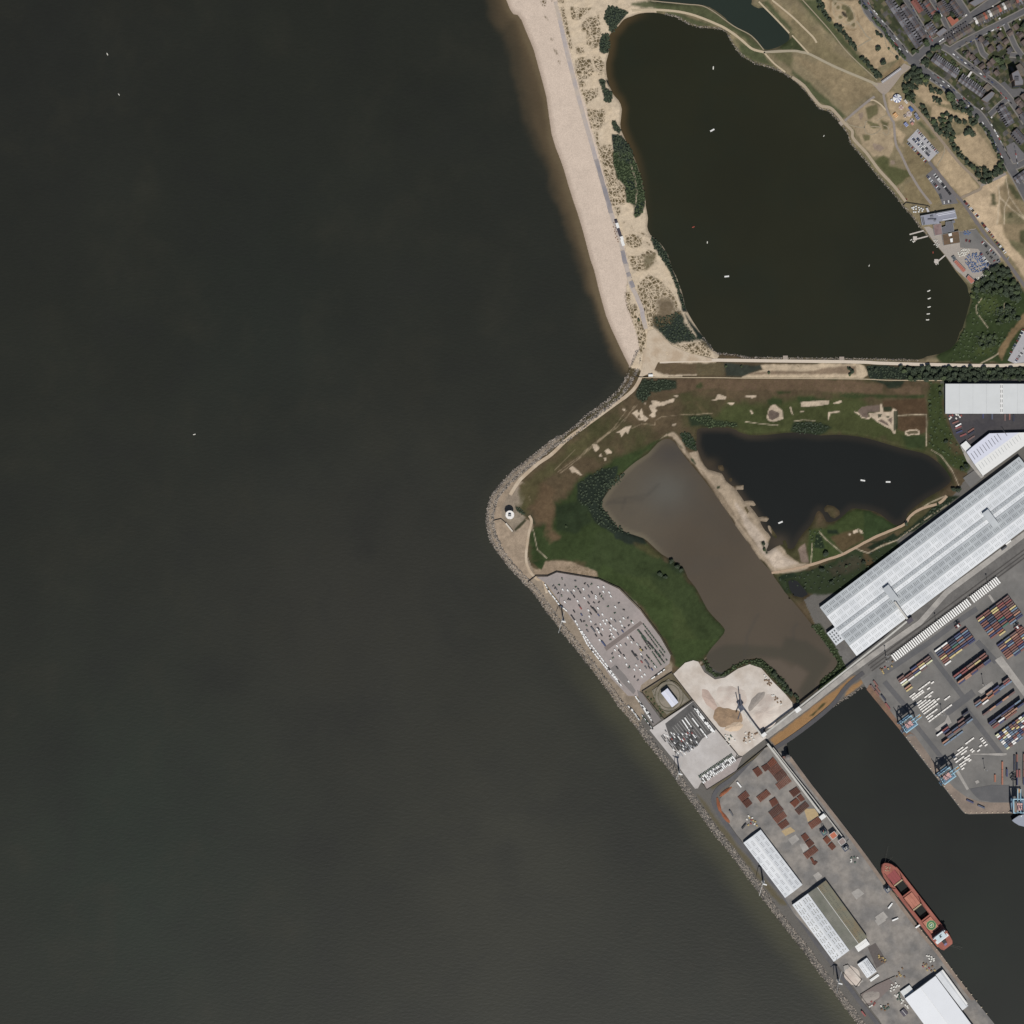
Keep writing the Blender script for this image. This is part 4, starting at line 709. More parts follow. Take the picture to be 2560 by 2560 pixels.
# --- streets
STREETS = [('coast_road', COASTRD, 12.5), ('street', P('a4 0,-60 60,40 220,330 470,710'), 7), ('street', P('a4 440,-20 600,240 720,490'), 6), ('shopping_street', P('a4 150,980 330,810 480,700 760,520 1060,290 1250,150 1520,-40'), 12),
  ('street', P('a4 860,-20 960,130 1060,290'), 8), ('street', P('a4 620,750 760,830 900,950 1180,1150 1500,1380 1720,1620 1960,1980'), 8.5), ('street', P('a4 740,810 900,710 1190,560 1650,330 1960,170'), 8), ('street', P('a4 1170,600 1230,760 1270,860 1340,920'), 7),
  ('street', P('a4 1620,360 1700,540 1800,760 1900,900'), 7), ('street', P('a4 1380,1850 1560,1680 1720,1560'), 7), ('street', P('a4 1900,900 1700,880'), 6), ('street', P('a5 1700,1020 1820,1000 1960,930'), 8), ('street', P('a3 1780,0 1932,150 a4 40,330 90,420'), 1.2)]
zt[0] = 2.35
for nm, pts, w in STREETS:
    zt[0] += .02
    if w > 5: ribbon('pavement', pts, w + 4.5, M_PAVE, 2.2 + (zt[0]-2.35)*.3, thick=.9)
    ribbon(nm, pts, w, M_ROAD, zt[0] + .12, thick=.5)
flat('flats_forecourt', 'a4 1540,1350 1620,1310 1700,1400 1740,1430 1890,1420 1932,1440 1932,1500 1750,1580 1640,1540', M_ROAD); flat('hotel_car_park', 'a5 1640,680 1770,610 1932,800 1932,960 1790,1010 1700,900', mat('car_park_tarmac', (132,129,131)))

# ------------------------------------------------------------------ sheds and warehouses
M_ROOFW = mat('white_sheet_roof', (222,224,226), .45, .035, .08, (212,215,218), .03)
M_ROOFG = mat('shade_grey_sheet_roof', (204,208,210), .5, .04, .08, (194,198,201), .03)  # greyer sheet, carries the painted shade of north slopes; also clads the penthouses
M_ROOFS = mat('silver_roof', (215,217,217), .5, .03, .06)
M_ROOFOL = mat('olive_roof', (142,141,130), .7, .09, .1, (128,130,116), .04)
M_WALLS = mat('shed_wall', (176,178,178), .7, .06, .3)
M_WALLD = mat('dark_cladding', (92,94,98), .7, .06, .3)
M_SLOT = mat('skylight_slot', (132,137,139), .35, .08, .6)
M_SLOT2 = mat('skylight_pale', (182,186,187), .35, .06, .6)
M_SLOTD = mat('skylight_dark', (96,96,102), .35, .08, .6)
M_GUT = mat('gutter', (70,72,76), .7)
M_WHITE = mat('white_paint', (228,228,226), .5, .04, .5)
def shed(name, label, cat, A, B, D, prof, roof_m, wall_m=M_WALLS, slots=(), parts=(), group=None, over=.25):
    """long hall: A->B runs along the ridges, A->D across them; prof = [(share of the width, height)]"""
    a = W(A); bx = W(B)-a; L = bx.length; rz = math.atan2(bx.y, bx.x); wd = W(D)-a
    n = Vector((-math.sin(rz), math.cos(rz), 0)); wid = wd.dot(n); sg = 1 if wid > 0 else -1; wid = abs(wid)
    t = empty(name, (a.x, a.y, G0), rz); tag(t, label, cat, group)
    mb = MB(); k = len(prof); ys = [sg*p[0]*wid for p in prof]; hs = [p[1] for p in prof]
    for x in (0, L): mb.add([(x, y, -.6) for y in ys] + [(x, y, h-.06) for y, h in zip(ys, hs)], [(i, i+1, k+i+1, k+i) for i in range(k-1)])
    for j in (0, k-1): mb.add([(0,ys[j],-.6),(L,ys[j],-.6),(L,ys[j],hs[j]-.06),(0,ys[j],hs[j]-.06)], [(0,1,2,3)])
    mb.build('wall', wall_m, t)
    for i in range(k-1):
        y0, y1, h0, h1 = ys[i], ys[i+1], hs[i], hs[i+1]; o0 = -sg*over if i == 0 else 0; o1 = sg*over if i == k-2 else 0
        r = MB(); c = [(-over,y0+o0,h0),(L+over,y0+o0,h0),(L+over,y1+o1,h1),(-over,y1+o1,h1)]
        r.add(c + [(p[0],p[1],p[2]+.12) for p in c], [(3,2,1,0),(4,5,6,7),(0,1,5,4),(1,2,6,5),(2,3,7,6),(3,0,4,7)])
        ro = r.build('roof_slope', roof_m[i] if isinstance(roof_m, (list, tuple)) else roof_m, t)
        for s_ in slots:                      # rooflights: (slope, from, to across, list of x, width, material, name)
            if s_[0] != i: continue
            q = MB()
            for x in s_[3](L):
                for (f0, f1) in ([(s_[1], s_[2])]):
                    ya, yb = y0+(y1-y0)*f0, y0+(y1-y0)*f1; za, zb = h0+(h1-h0)*f0+.13, h0+(h1-h0)*f1+.13; w = s_[4]
                    q.add([(x-w,ya,za),(x+w,ya,za),(x+w,yb,zb),(x-w,yb,zb),(x-w,ya,za+.12),(x+w,ya,za+.12),(x+w,yb,zb+.12),(x-w,yb,zb+.12)], [(4,5,6,7),(0,1,5,4),(1,2,6,5),(2,3,7,6),(3,0,4,7)])
            q.build('rooflights', s_[5], ro, kind='stuff')
    for i in range(1, k-1):
        pk = hs[i] > hs[i-1] and hs[i] >= hs[i+1]
        if pk or hs[i] < hs[i-1]:
            g = MB(); g.box(0, L, ys[i]-.3, ys[i]+.3, hs[i]+.1, hs[i]+.32 if pk else hs[i]+.16); g.build('ridge_cap' if pk else 'valley_gutter', M_WHITE if pk else M_GUT, t)
    return t
def groups(step, n, gap, off=4.0): # n slots, then a gap
    def f(L):
        out = []; x = off
        while x < L-3:
            for i in range(n):
                if x < L-3: out.append(x)
                x += step
            x += gap
        return out
    return f
A = (2048.6,1518); B = (2545.3,1142.4); D = (2140.2,1638.5)
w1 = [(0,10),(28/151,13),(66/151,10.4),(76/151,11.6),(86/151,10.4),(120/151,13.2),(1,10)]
sl = []
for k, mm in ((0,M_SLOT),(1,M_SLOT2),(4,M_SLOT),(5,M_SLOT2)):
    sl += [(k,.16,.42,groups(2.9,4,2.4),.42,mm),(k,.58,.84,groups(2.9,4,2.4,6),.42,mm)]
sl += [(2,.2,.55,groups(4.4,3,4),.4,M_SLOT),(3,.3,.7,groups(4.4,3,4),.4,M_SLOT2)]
t = shed('warehouse', 'vast double-ridged silver dock warehouse with rows of slot rooflights beside the black pool', 'warehouse', A, B, D, w1, [M_ROOFG,M_ROOFW,M_ROOFG,M_ROOFW,M_ROOFG,M_ROOFW], slots=sl)  # north-west slopes greyer, south-east slopes whiter: sun and shade put into the colour
for u0 in (161, 472):
    x = u0*S; m_ = MB(); m_.box(x-6, x+6, -99*S, -57*S, 9, 17.5, 0); e = m_.build('roof_penthouse', M_ROOFG, t)
    q = MB(); q.box(x-6.4, x+6.4, -99.6*S, -56.4*S, 17.5, 17.9); q.build('penthouse_roof', M_ROOFG, e)
m_ = MB(); m_.box(-25*S, -.3, -100*S, -62*S, -.6, 9.5); wb = m_.build('west_bay', M_WALLS, t); q = MB(); q.box(-25.4*S, -.2, -100.5*S, -61.5*S, 9.5, 9.9); q.build('bay_roof', M_ROOFW, wb)
q = MB()
for i in range(3):
    for j in range(4): q.box(-22*S+i*5, -22*S+i*5+2.6, -(66+j*8)*S-3.4, -(66+j*8)*S, 9.9, 10.05)
q.build('rooflights', M_SLOT, wb, kind='stuff')
# flat-roofed northern shed with its own roof panels
t = empty('warehouse', (*W((2361.4,960.5))[:2], G0)); tag(t, 'long pale flat-roofed shed of wide roof panels south of the tree belt', 'warehouse')
Lx = 380*S; Wy = 73.8*S; mb = MB(); mb.box(0, Lx, -Wy, 0, -.6, 10.2); mb.build('wall', M_WALLS, t)
for x0, x1, m in ((0,34.6,M_ROOFS),(34.8,68.6,M_ROOFS),(68.8,102.5,M_ROOFS),(102.7,136.5,M_ROOFS),(143.6,180.2,M_ROOFS),(180.4,214,M_ROOFS),(214.2,248,M_ROOFS),(248.2,282,M_ROOFS),(282.2,316,M_ROOFS),(316.2,380,M_ROOFS)):
    r = MB(); r.box(x0*S, x1*S, -Wy-.3, .3, 10.22, 10.75); r.build('roof_panel', m, t)
r = MB(); r.box(136.6*S, 143.5*S, -Wy-.3, .3, 10.22, 11.3); vr = r.build('ridge_vent', M_WHITE, t); q = MB()
for k in range(6):
    for sx in (137.6, 141.4): MB().box(sx*S, (sx+1.1)*S, -(k*12+10)*S, -(k*12+2.5)*S, 11.3, 11.45).build('rooflight', M_SLOTD, vr)
# white angled shed
A, B, D = (2433,1113.8), (2560,1015), (2454.8,1190)
t = empty('warehouse', (*W((2414,1130.7))[:2], G0)); tag(t, 'bright white angled shed with dark slit rooflights south of the lorry yard', 'warehouse')
o = W((2414,1130.7)); pts = [tuple((W(p)-o)[:2]) for p in [(2428.6,1117.6),(2471.4,1083.8),(2640,1081),(2640,1055.5),(2454.8,1190),(2414,1130.7)]]
pts = [tuple((W(p)-o)[:2]) for p in [(2428.6,1117.6),(2471.4,1083.8),(2596,1081),(2600,1084.5),(2454.8,1190),(2414,1130.7)]]
MB().prism(pts, -.6, 10.9).build('wall', M_WALLS, t)
mid0 = tuple((W((2434,1161))-o)[:2]); mid1 = tuple((W((2545,1081.8))-o)[:2])
MB().prism([pts[5],pts[0],pts[1],mid1,mid0], 10.92, 11.3).build('roof_slope', mat('cool_white_roof', (218,220,230), .45, .02, .1), t)
MB().prism([mid0,mid1,pts[2],pts[3],pts[4]], 10.92, 11.32).build('roof_slope', M_WHITE, t)
q = MB(); u_ = Vector((.803,.596,0)); v_ = Vector((.56,-.83,0))
for k in range(12):
    c = Vector((*pts[5],0)) + u_*(5.5+k*6.4)*1.0 + v_*(6.0); c.z = 11.3
    if k < 9 or k % 2: MB().bar(c, c+v_*13.5+Vector((0,0,.0)), .9, .25).build('rooflight', M_SLOTD, t)
for k in range(15):
    c = Vector((*mid0,0)) + u_*(6+k*6.2) + v_*4; c.z = 11.34; MB().bar(c, c+v_*10, .7, .2).build('rooflight', M_SLOT2, t)
an = [tuple((W(p)-o)[:2]) for p in [(2400,1113),(2414,1102),(2428,1118),(2413.5,1130)]]; e = MB().prism(an, -.6, 6.5).build('annex', M_WALLS, t); MB().prism(an, 6.5, 6.8).build('annex_roof', M_WHITE, e)
# sheds on the sea-side quay
t = shed('warehouse', 'slim white quay warehouse ruled with fine slits beside the rusty steel yard', 'warehouse', (1858,2106), (1961.8,2243), (1900.5,2073), [(0,8),(.5,10.4),(1,8)], M_ROOFW,
   slots=[(0,.10,.34,groups(2.6,5,3),.22,M_SLOTD),(0,.56,.80,groups(2.6,4,4,7),.22,M_SLOTD),(1,.16,.40,groups(2.6,4,3.4,5),.22,M_SLOTD),(1,.6,.84,groups(2.6,4,4,8),.22,M_SLOTD)])
M_DOT = mat('dot_skylight', (162,162,154), .4, .05, .5)
t = shed('warehouse', 'wide twin warehouse, one half dotted white and the other olive with a pale ridge', 'warehouse', (1980,2260.6), (2083,2402), (2061.5,2197.6), [(0,10),(.22,11.6),(.47,10.2),(.74,12.6),(1,10)], [M_ROOFW,M_ROOFW,M_ROOFOL,mat('olive_roof_moss', (147,145,126), .8, .1, .1, (150,136,108), .05)],
   slots=[(0,.16,.28,groups(3,3,3.5),.8,M_DOT),(0,.42,.54,groups(3,3,3.5,6),.8,M_DOT),(0,.7,.82,groups(3,3,3.5),.8,M_DOT),(1,.2,.3,groups(3,3,3.5,5),.8,M_DOT),(1,.46,.56,groups(3,3,3.5),.8,M_DOT),(1,.7,.8,groups(3,3,3.5,6),.8,M_DOT),
          (2,.3,.5,groups(3.2,5,3),.35,mat('olive_light', (118,118,108), .5)),(3,.15,.3,groups(3.2,5,3),.4,mat('olive_light', (118,118,108))),(3,.5,.65,groups(3.2,5,3),.4,mat('olive_light', (118,118,108)))])
t = shed('lean_to', 'plain white flat shed joined to the twin warehouse end', 'shed', P('c6 710,1022')[0], P('c6 838,936')[0], P('c6 752,1100')[0], [(0,7),(.5,7.3),(1,7)], M_WHITE)
t = shed('storage_shed', 'small white shed dotted with rooflights beside a pale aggregate bay', 'shed', P('c6 750,1240')[0], P('c6 860,1397')[0], P('c6 857,1165')[0], [(0,6.5),(.45,8.2),(1,6.5)], M_ROOFW, slots=[(0,.2,.3,groups(2.6,3,1.5),.5,M_SLOTD),(0,.55,.65,groups(2.6,3,1.5,5),.5,M_SLOTD),(1,.2,.3,groups(2.4,4,1.5),.6,M_SLOTD),(1,.5,.6,groups(2.4,4,1.5,5),.6,M_SLOTD),(1,.75,.85,groups(2.4,4,1.5),.6,M_SLOTD)])
t = shed('site_cabin', 'long white cabin south of the small dotted shed', 'cabin', P('c6 890,1420')[0], P('c6 985,1352')[0], P('c6 905,1442')[0], [(0,3.2),(.5,3.5),(1,3.2)], M_WHITE)
def K8(x, y): return P('c8 %d,%d' % (x, y))[0]
t = shed('warehouse', 'huge blank white warehouse cut by the lower edge of the view', 'warehouse', K8(450,1440), (2406,2690), K8(1012,1022), [(0,13),(.5,15),(1,13)], mat('blank_white_roof', (226,228,231), .5, .015, .05))
t = shed('quay_canopy', 'narrow pale canopy roof along the quay side of the blank white warehouse', 'canopy', K8(1022,1012), K8(1520,1660), K8(1125,932), [(0,8.5),(.7,9),(1,8.2)], M_ROOFW); e = [c for c in t.children]
t = shed('quay_canopy', 'thin white strip canopy right at the dock edge below the ship', 'canopy', K8(1130,925), K8(1590,1555), K8(1150,905), [(0,9.6),(.5,9.8),(1,9.6)], M_WHITE)
t = shed('annex_shed', 'square white annex at the corner of the blank white warehouse', 'shed', K8(370,1320), K8(450,1435), K8(535,1190), [(0,6),(.5,6.4),(1,6)], M_ROOFS)
t = shed('office_block', 'small dark-roofed hut beside the blank white warehouse', 'hut', K8(365,1700), K8(440,1790), K8(440,1632), [(0,4),(.5,5),(1,4)], mat('dark_roof', (112,106,116), .8, .06, .4))
# bunded store: shed over a ring wall
t = shed('storage_shed', 'white oblong store standing across a round bund inside a fenced square', 'shed', P('c1 350,637')[0], P('c1 480,806')[0], P('c1 427,582')[0], [(0,12.5),(.5,13.2),(1,12.5)], mat('cool_white_roof', (218,220,230)))
cx, cy = W(P('c1 448,680')[0])[:2]
for r0, z1 in ((26.5, 2.2), (20.5, 1.6)):
    mb = MB(); N = 48
    for i in range(N):
        a0, a1 = 2*math.pi*i/N, 2*math.pi*(i+1)/N; q_ = [(r*math.cos(a_)*.92, r*math.sin(a_), z) for z in (-.3, z1) for r in (r0, r0+1.0) for a_ in (a0, a1)]
        mb.add(q_, [(4,6,7,5),(0,4,5,1),(2,3,7,6)])
    o = mb.build('bund_wall', mat('bund_earth', (128,122,98), .95, .12, .4), loc=(cx, cy, G0+.6)); tag(o, 'outer ring bund around the white oblong store' if r0 > 22 else 'inner ring bund close around the white oblong store', 'bund', 'ring bunds')
# radar tower on the point
t = empty('radar_tower', (*W(P('b4 457,1000')[0])[:2], G0)); tag(t, 'round white radar tower on the headland tip casting a round black shadow', 'tower')
mb = MB(); mb.tube((0,0,-1), (0,0,14), 4.6, 4.2, 16); mb.build('tower_shaft', mat('tower_concrete', (196,194,190), .8, .06, .4), t)
mb = MB(); mb.tube((0,0,13.2), (0,0,16.4), 6.6, 7.7, 8); mb.tube((0,0,16.4), (0,0,17.2), 7.9, 7.7, 24); d_ = mb.build('lookout_deck', mat('white_deck', (232,230,226), .6, .05, .3), t)
mb = MB(); mb.box(-3,2.4,-2.6,2.6,17.2,19.6, top=(-2,1.6,-2,2)); mb.build('lookout_cabin', mat('slate_cabin', (92,96,104), .5, .08, .6), d_); mb = MB(); mb.tube((0,0,19.6),(0,0,24),.25); mb.box(-2.2,2.2,-.3,.3,22.4,23.2); mb.build('radar_scanner', M_WHITE, d_)
for k in range(8):
    a_ = k*math.pi/4; mb = MB(); mb.box(-.25,.25,-.25,.25,17.2,18.6); mb.build('rail_post', M_WHITE, d_, (7.2*math.cos(a_), 7.2*math.sin(a_), 0))
t = shed('hut', 'long cream hut on the edge of the headland compound', 'hut', P('b4 402,1108')[0], P('b4 482,1205')[0], P('b4 416,1097')[0], [(0,3),(.5,3.4),(1,3)], mat('cream_roof', (206,196,180), .7, .05, .4))
t = shed('hut', 'lone white hut at the sandy junction beside the lake dam', 'hut', P('b1 1165,972')[0], P('b1 1215,972')[0], P('b1 1165,945')[0], [(0,4.2),(.5,4.8),(1,4.2)], M_WHITE)
# ------------------------------------------------------------------ lake-side leisure buildings
M_BLUEG = mat('blue_grey_roof', (164,166,178), .5, .05, .2)
def flatroof(name, label, cat, s_, h, m, wall=M_WALLS, extras=None, par=.5):
    pts_ = P(s_); c = W((sum(p[0] for p in pts_)/len(pts_), sum(p[1] for p in pts_)/len(pts_)))
    g0 = min(max(gz(p) for p in pts_), 3.0); t = empty(name, (c.x, c.y, g0)); tag(t, label, cat); q = [tuple((W(p)-c)[:2]) for p in pts_]
    MB().prism(q, -1.2, h).build('wall', wall, t); r = MB().prism([(x*.985, y*.985) for x, y in q], h, h+.18).build('roof', m, t)
    if par:
        k = MB(); n = len(q)
        for i in range(n): a, b = Vector((*q[i], h+.05)), Vector((*q[(i+1)%n], h+.05)); k.bar(a, b, .45, par)
        k.build('parapet', wall, t)
    return t, r, c, q
t, r, c, q = flatroof('leisure_centre', 'long blue-grey lakeside leisure building with ridged roof and rooftop plant', 'building', 'a7 362,245 880,152 912,285 640,330 650,360 385,385', 7.5, M_BLUEG)
def rel(s_): return [tuple((W(p)-c)[:2]) for p in P(s_)]
for s_ in ('a7 600,215 870,165 872,178 603,230', 'a7 620,235 875,188 878,200 623,250', 'a7 690,300 895,265 897,278 692,315'): MB().prism(rel(s_), 7.7, 8.7).build('roof_ridge', mat('pale_ridge', (205,206,214), .5, .04, .4), r)
for s_ in ('a7 375,265 385,262 412,380 402,384', 'a7 395,262 405,260 430,375 420,378'): MB().prism(rel(s_), 7.7, 8.4).build('roof_fin', M_WALLD, r)
for s_ in ('a7 505,245 550,238 555,268 510,275', 'a7 470,295 600,290 602,305 472,312', 'a7 585,205 612,200 615,216 588,222', 'a7 830,320 875,315 880,350 840,355', 'a7 560,300 590,296 590,330 562,332'): MB().prism(rel(s_), 7.7, 10.2).build('roof_plant', mat('plant_grey', (140,142,150), .6, .06, .5), r)
flatroof('pool_hall', 'low rusty-pink roofed hall against the leisure building', 'building', 'a7 555,380 672,355 692,520 578,542', 5.5, mat('pink_roof', (164,140,136), .7, .08, .4, (150,124,122), .2))
flatroof('sports_hall', 'square brown flat-roofed hall with white rooftop units by the marina car park', 'building', 'a7 690,525 940,470 962,648 716,690', 6, mat('brown_roof', (140,112,86), .9, .12, .3, (124,104,80), .08))
for s_ in ('a7 780,515 830,505 835,545 790,555', 'a7 805,590 845,582 848,640 815,646'):
    pts_ = P(s_); o = MB().prism([(wx(p), wy(p)) for p in pts_], 8.2+.8, 10.4).build('roof_unit', M_WHITE); tag(o, 'white ventilation unit on the brown hall roof, %s of the two' % ('upper' if '515' in s_ else 'lower'), 'vent unit')
flatroof('glazed_wing', 'grey glazed wing with pale roof bars between pink and brown halls', 'building', 'a7 680,420 745,400 745,335 850,325 870,470 690,510', 5, mat('glazed_roof', (128,128,134), .4, .1, .6))
t, r, c, q = flatroof('boat_shed', 'long terracotta boat shed beside the dinghy park', 'shed', 'a7 862,935 905,905 1052,1062 1008,1100', 4.5, mat('terracotta_roof', (196,130,110), .8, .06, .5))
for k in range(7):
    a, b = rel('a7 %d,%d %d,%d' % (882+k*20, 952+k*20, 918+k*20, 924+k*20)); MB().bar((*a,4.75), (*b,4.75), .5, .2).build('roof_seam', mat('terracotta_dark', (168,104,88), .8), r)
flatroof('boat_shed', 'short terracotta boat shed near the wood edge', 'shed', 'a7 1056,1180 1088,1135 1185,1222 1130,1268', 4.5, mat('terracotta_roof', (196,130,110)))
flatroof('clubhouse', 'small dark-roofed clubhouse at the slipway corner', 'hut', 'a7 835,870 870,848 905,890 870,915', 4, mat('club_roof', (92,98,104), .7, .08, .4))
flatroof('kiosk', 'pale kiosk north of the leisure building', 'kiosk', 'a7 445,125 475,120 500,180 470,186', 3.2, mat('kiosk_roof', (205,202,204), .6, .05, .5))
for k, s_ in enumerate(('a7 205,520 418,462', 'a7 300,590 370,575 480,545', 'a7 622,935 700,870 760,818')):
    pts_ = P(s_); lb = ['straight white boat jetty nearest the leisure building', 'bent white boat jetty ending in a moored cluster', 'slanting white jetty beside the terracotta boat sheds'][k]
    t = empty('jetty', (*W(pts_[0])[:2], 0)); tag(t, lb, 'jetty', 'boat jetties on the lake'); d_ = MB()
    for i in range(len(pts_)-1): d_.bar(W(pts_[i], 1.1)-t.location, W(pts_[i+1], 1.1)-t.location, 2.3, .4)
    d_.build('deck', mat('jetty_deck', (205,198,190), .8, .1, .8), t)
    for (p, h) in along(pts_, 6): q = MB(); v = W(p)-t.location; q.tube((v.x,v.y,-2.5), (v.x,v.y,1.6), .18); q.build('pile', mat('pile_wood', (96,88,78), .9), t)
    if k: q = MB(); q.box(-5,2,-2,5,.7,1.2); q.box(-3,-1,-5,-2,.7,1.2); q.build('pontoon', mat('jetty_deck', (205,198,190)), t)

# ------------------------------------------------------------------ containers
CC = dict(r=(172,106,92), R=(186,92,88), b=(78,88,150), n=(58,66,100), s=(100,112,144), l=(132,160,186), y=(222,202,134), p=(206,150,118), g=(78,146,124), w=(236,234,230), c=(222,222,180), m=(150,112,106), o=(204,122,84))
CN = dict(r='salmon red', R='bright red', b='blue', n='navy', s='slate blue', l='light blue', y='yellow', p='peach', g='green', w='white', c='cream', m='brown', o='orange')
CM = {k: mat('container_' + CN[k].replace(' ', '_'), v, .55, .06, .8, per=.07, sat=.62) for k, v in CC.items()}
def container_mesh(L, m, H=2.65, Wd=2.75):
    b = MB(); x, y, e = L/2, Wd/2, .22
    v = [(-x,-y,0),(x,-y,0),(x,y,0),(-x,y,0),(-x,-y,H),(x,-y,H),(x,y,H),(-x,y,H),(-x+e,-y+e,H),(x-e,-y+e,H),(x-e,y-e,H),(-x+e,y-e,H),(-x+e,-y+e,H-.08),(x-e,-y+e,H-.08),(x-e,y-e,H-.08),(-x+e,y-e,H-.08)]
    b.add(v, [(3,2,1,0),(0,1,5,4),(1,2,6,5),(2,3,7,6),(3,0,4,7),(4,5,9,8),(5,6,10,9),(6,7,11,10),(7,4,8,11),(8,9,13,12),(9,10,14,13),(10,11,15,14),(11,8,12,15),(12,13,14,15)])
    return b.mesh('container', m)
CMESH = {}; tiers = MB(); n_cont = 0; CONT_MAX = 296; extra = MB(); UA = math.atan2(.596, .803)
TIERM = [CM[k] for k in 'rbmsRn']
YZ = 3.0
def tier_box(px, rz, L, z0, z1, tgt):
    c, s_ = math.cos(rz), math.sin(rz); w = W(px); x, y = L/2, 1.37
    v = [(w.x+a*c-b*s_, w.y+a*s_+b*c, z) for z in (z0, z1) for a, b in ((-x,-y),(x,-y),(x,y),(-x,y))]
    tgt.add(v, [(0,1,5,4),(1,2,6,5),(2,3,7,6),(3,0,4,7),(4,5,6,7)], random.randrange(6))
def container(px, k, level=0, L=13.3, rz=UA, where='container yard', grp='containers in the yard'):
    global n_cont
    base = YZ + 2.68*level
    for j in range(level): tier_box(px, rz, L, YZ+2.68*j, YZ+2.68*(j+1)-.05, tiers)
    n_cont += 1
    if n_cont > CONT_MAX: tier_box(px, rz, L, base, base+2.65, extra); return
    me = CMESH.get((k, L)) or CMESH.setdefault((k, L), container_mesh(L, CM[k]))
    o = put('container', me, None, loc=(wx(px), wy(px), base), rz=rz)
    tag(o, '%s shipping container %s' % (CN[k], where), 'container', grp, many=True)
def row(start, s_, level=0, where='', pitch=20.0, L=13.3, shift=3.0):
    x, y = start[0]+V[0]*shift, start[1]+V[1]*shift
    for i, k in enumerate(s_):
        if k == '.': continue
        c = (x+U[0]*pitch*(i+.5), y+U[1]*pitch*(i+.5))
        if c[0] < 2572: container(c, k, level, L, where=where)
def block(org, rows, lv, where, step=6.0):
    for i, s_ in enumerate(rows): row((org[0]+V[0]*step*i, org[1]+V[1]*step*i), s_, lv[i] if isinstance(lv, list) else lv, where)
block((2438.5,1546), ['rrnmm','yryRm','bnyrR','rsrbm','rnrrm','bsRry','rrgrl','lrbRm','prrnp','bbgrs','ro.lb'], [1]*10+[0], 'in the large square block')
row(P('d1 1150,1530')[0], 'y', 0, 'alone below the square block')
block((2333.7,1627), ['wwnbr','srnll','srsrb','rbgls','yrrmr','rsbbb','ryymb','w'], [1,1,1,1,1,1,0,1], 'in the block left of mid lane')
block((2489.6,1612), ['bsmr','mypr','pbrr','blrl','rrry','rrRl','rmbr','pllr','.brr'], [1]*8+[0], 'in the right edge block', 5.8)
block((2241,1697), ['m.brm','rrpym','wmbwc','cwcm'], [1,1,1,0], 'in the small quayside block')
row(P('d4 470,1090')[0], 'p', 1, 'in the small quayside block'); row(P('d4 520,1160')[0], 'y', 0, 'in the small quayside block')
for st, s_, lv in (('d2 720,1560','RRmmr',3),('d2 770,1620','lRpyr',3),('d2 850,1740','pprrs',3),('d2 900,1790','bpbmb',0)): row(P(st)[0], s_, lv, 'in the long paired rows')
for st, s_, lv in (('d5 1145,330','m',2),('d5 1180,400','R',2),('d5 580,750','pb',2),('d5 980,560','s',1),('d5 1040,600','ll',0),('d5 810,700','r',1),('d5 860,750','b',0),('d5 410,970','p',2),('d5 640,900','o',0),('d5 450,1080','w',1),('d5 175,1060','m',2),('d5 205,1140','l',1),('d5 260,1210','m',0)):
    row(P(st)[0], s_, lv, 'in the stepped group by the pale slab')
row(P('d5 470,1450')[0], 'mpbpm', 2, 'in the lone long row mid yard')
for st, s_, lv in (('d5 660,1740','bsbbl',3),('d5 720,1800','s',1),('d5 1100,1520','mm',1),('d5 770,1850','mwppbr',2),('d5 830,1910','Rb',0),('d5 1210,1640','rr',0)): row(P(st)[0], s_, lv, 'in the tall lower rows')
for st, s_, lv in (('d6 1140,990','w',1),('d6 1310,840','R',2),('d6 1350,910','b',1),('d6 1420,990','msmn',2),('d6 1480,1050','srsl',1),('d6 1320,1230','p',2),('d6 1380,1300','lll',0),('d6 1820,560','m',1),('c3 1085,1000','n',2)): row(P(st)[0], s_, lv, 'in the cluster between quay cranes')
rr = random.Random(3)
for i in range(9):
    st = P('d7 %d,%d' % (1195+35*i, 470+42*i))[0]; row((st[0]-U[0]*2, st[1]-U[1]*2), ''.join(rr.choice('wwlcmmsrybwRls') for _ in range(9-(i > 5)*(i-4))), 1 if i < 7 else 0, 'in the short-box block lower right', 10.2, 6.4)
for (x, y0, y1, k, lv) in ((1190,1480,1740,'o',0),(1375,1150,1740,'o',0),(1490,1340,1530,'b',1),(1680,990,1400,'m',0),(1745,960,1690,'s',1),(1812,1360,1470,'c',0),(1920,950,1650,'b',1)):
    n = max(1, round((y1-y0)/10.17/19.5)); st = P('d7 %d,%d' % (x, y0))[0]
    for i in range(n): container((st[0], st[1]+10+19.5*i), k, lv, 13.3, math.pi/2, 'in the upright files')
for i, (x, y, k, s2) in enumerate(((1395,720,'l',0),(1360,770,'o',0),(1420,790,'y',0),(1410,830,'r',0),(1490,890,'r',0),(1540,990,'b',0))): container(P('c2 %d,%d' % (x, y))[0], k, 0, 13.3, math.atan2(-.803,.596), 'lying along the rusty quay edge')
for x, y, k in ((1060,1050,'l'),(1240,1135,'o')): container(P('c4 %d,%d' % (x, y))[0], k, 0, 13.3, math.radians(-24), 'by the curve of the quay')
for s_, k in (('b3 1730,940','o'),('b3 1778,930','y'),('b3 1820,945','o'),('b3 1500,915','p'),('b3 1595,925','m')): container(P(s_)[0], k, 0, 12, math.pi/2, 'parked against the northern shed')
for s_, k in (('b3 1210,990','m'),('b3 1240,1045','w'),('b3 1250,1090','y'),('b3 1290,1125','y')): container(P(s_)[0], k, 0, 12, math.radians(22), 'on the west edge of the lorry yard')
for s_, k in (('b3 1372,1075','w'),('b3 1375,1105','b'),('b3 1378,1155','m')): container(P(s_)[0], k, 0, 13.3, math.radians(33), 'in the middle of the lorry yard')
if tiers.v: o = tiers.build('lower_containers', TIERM, kind='stuff'); o['label'] = 'lower tiers of the container stacks'
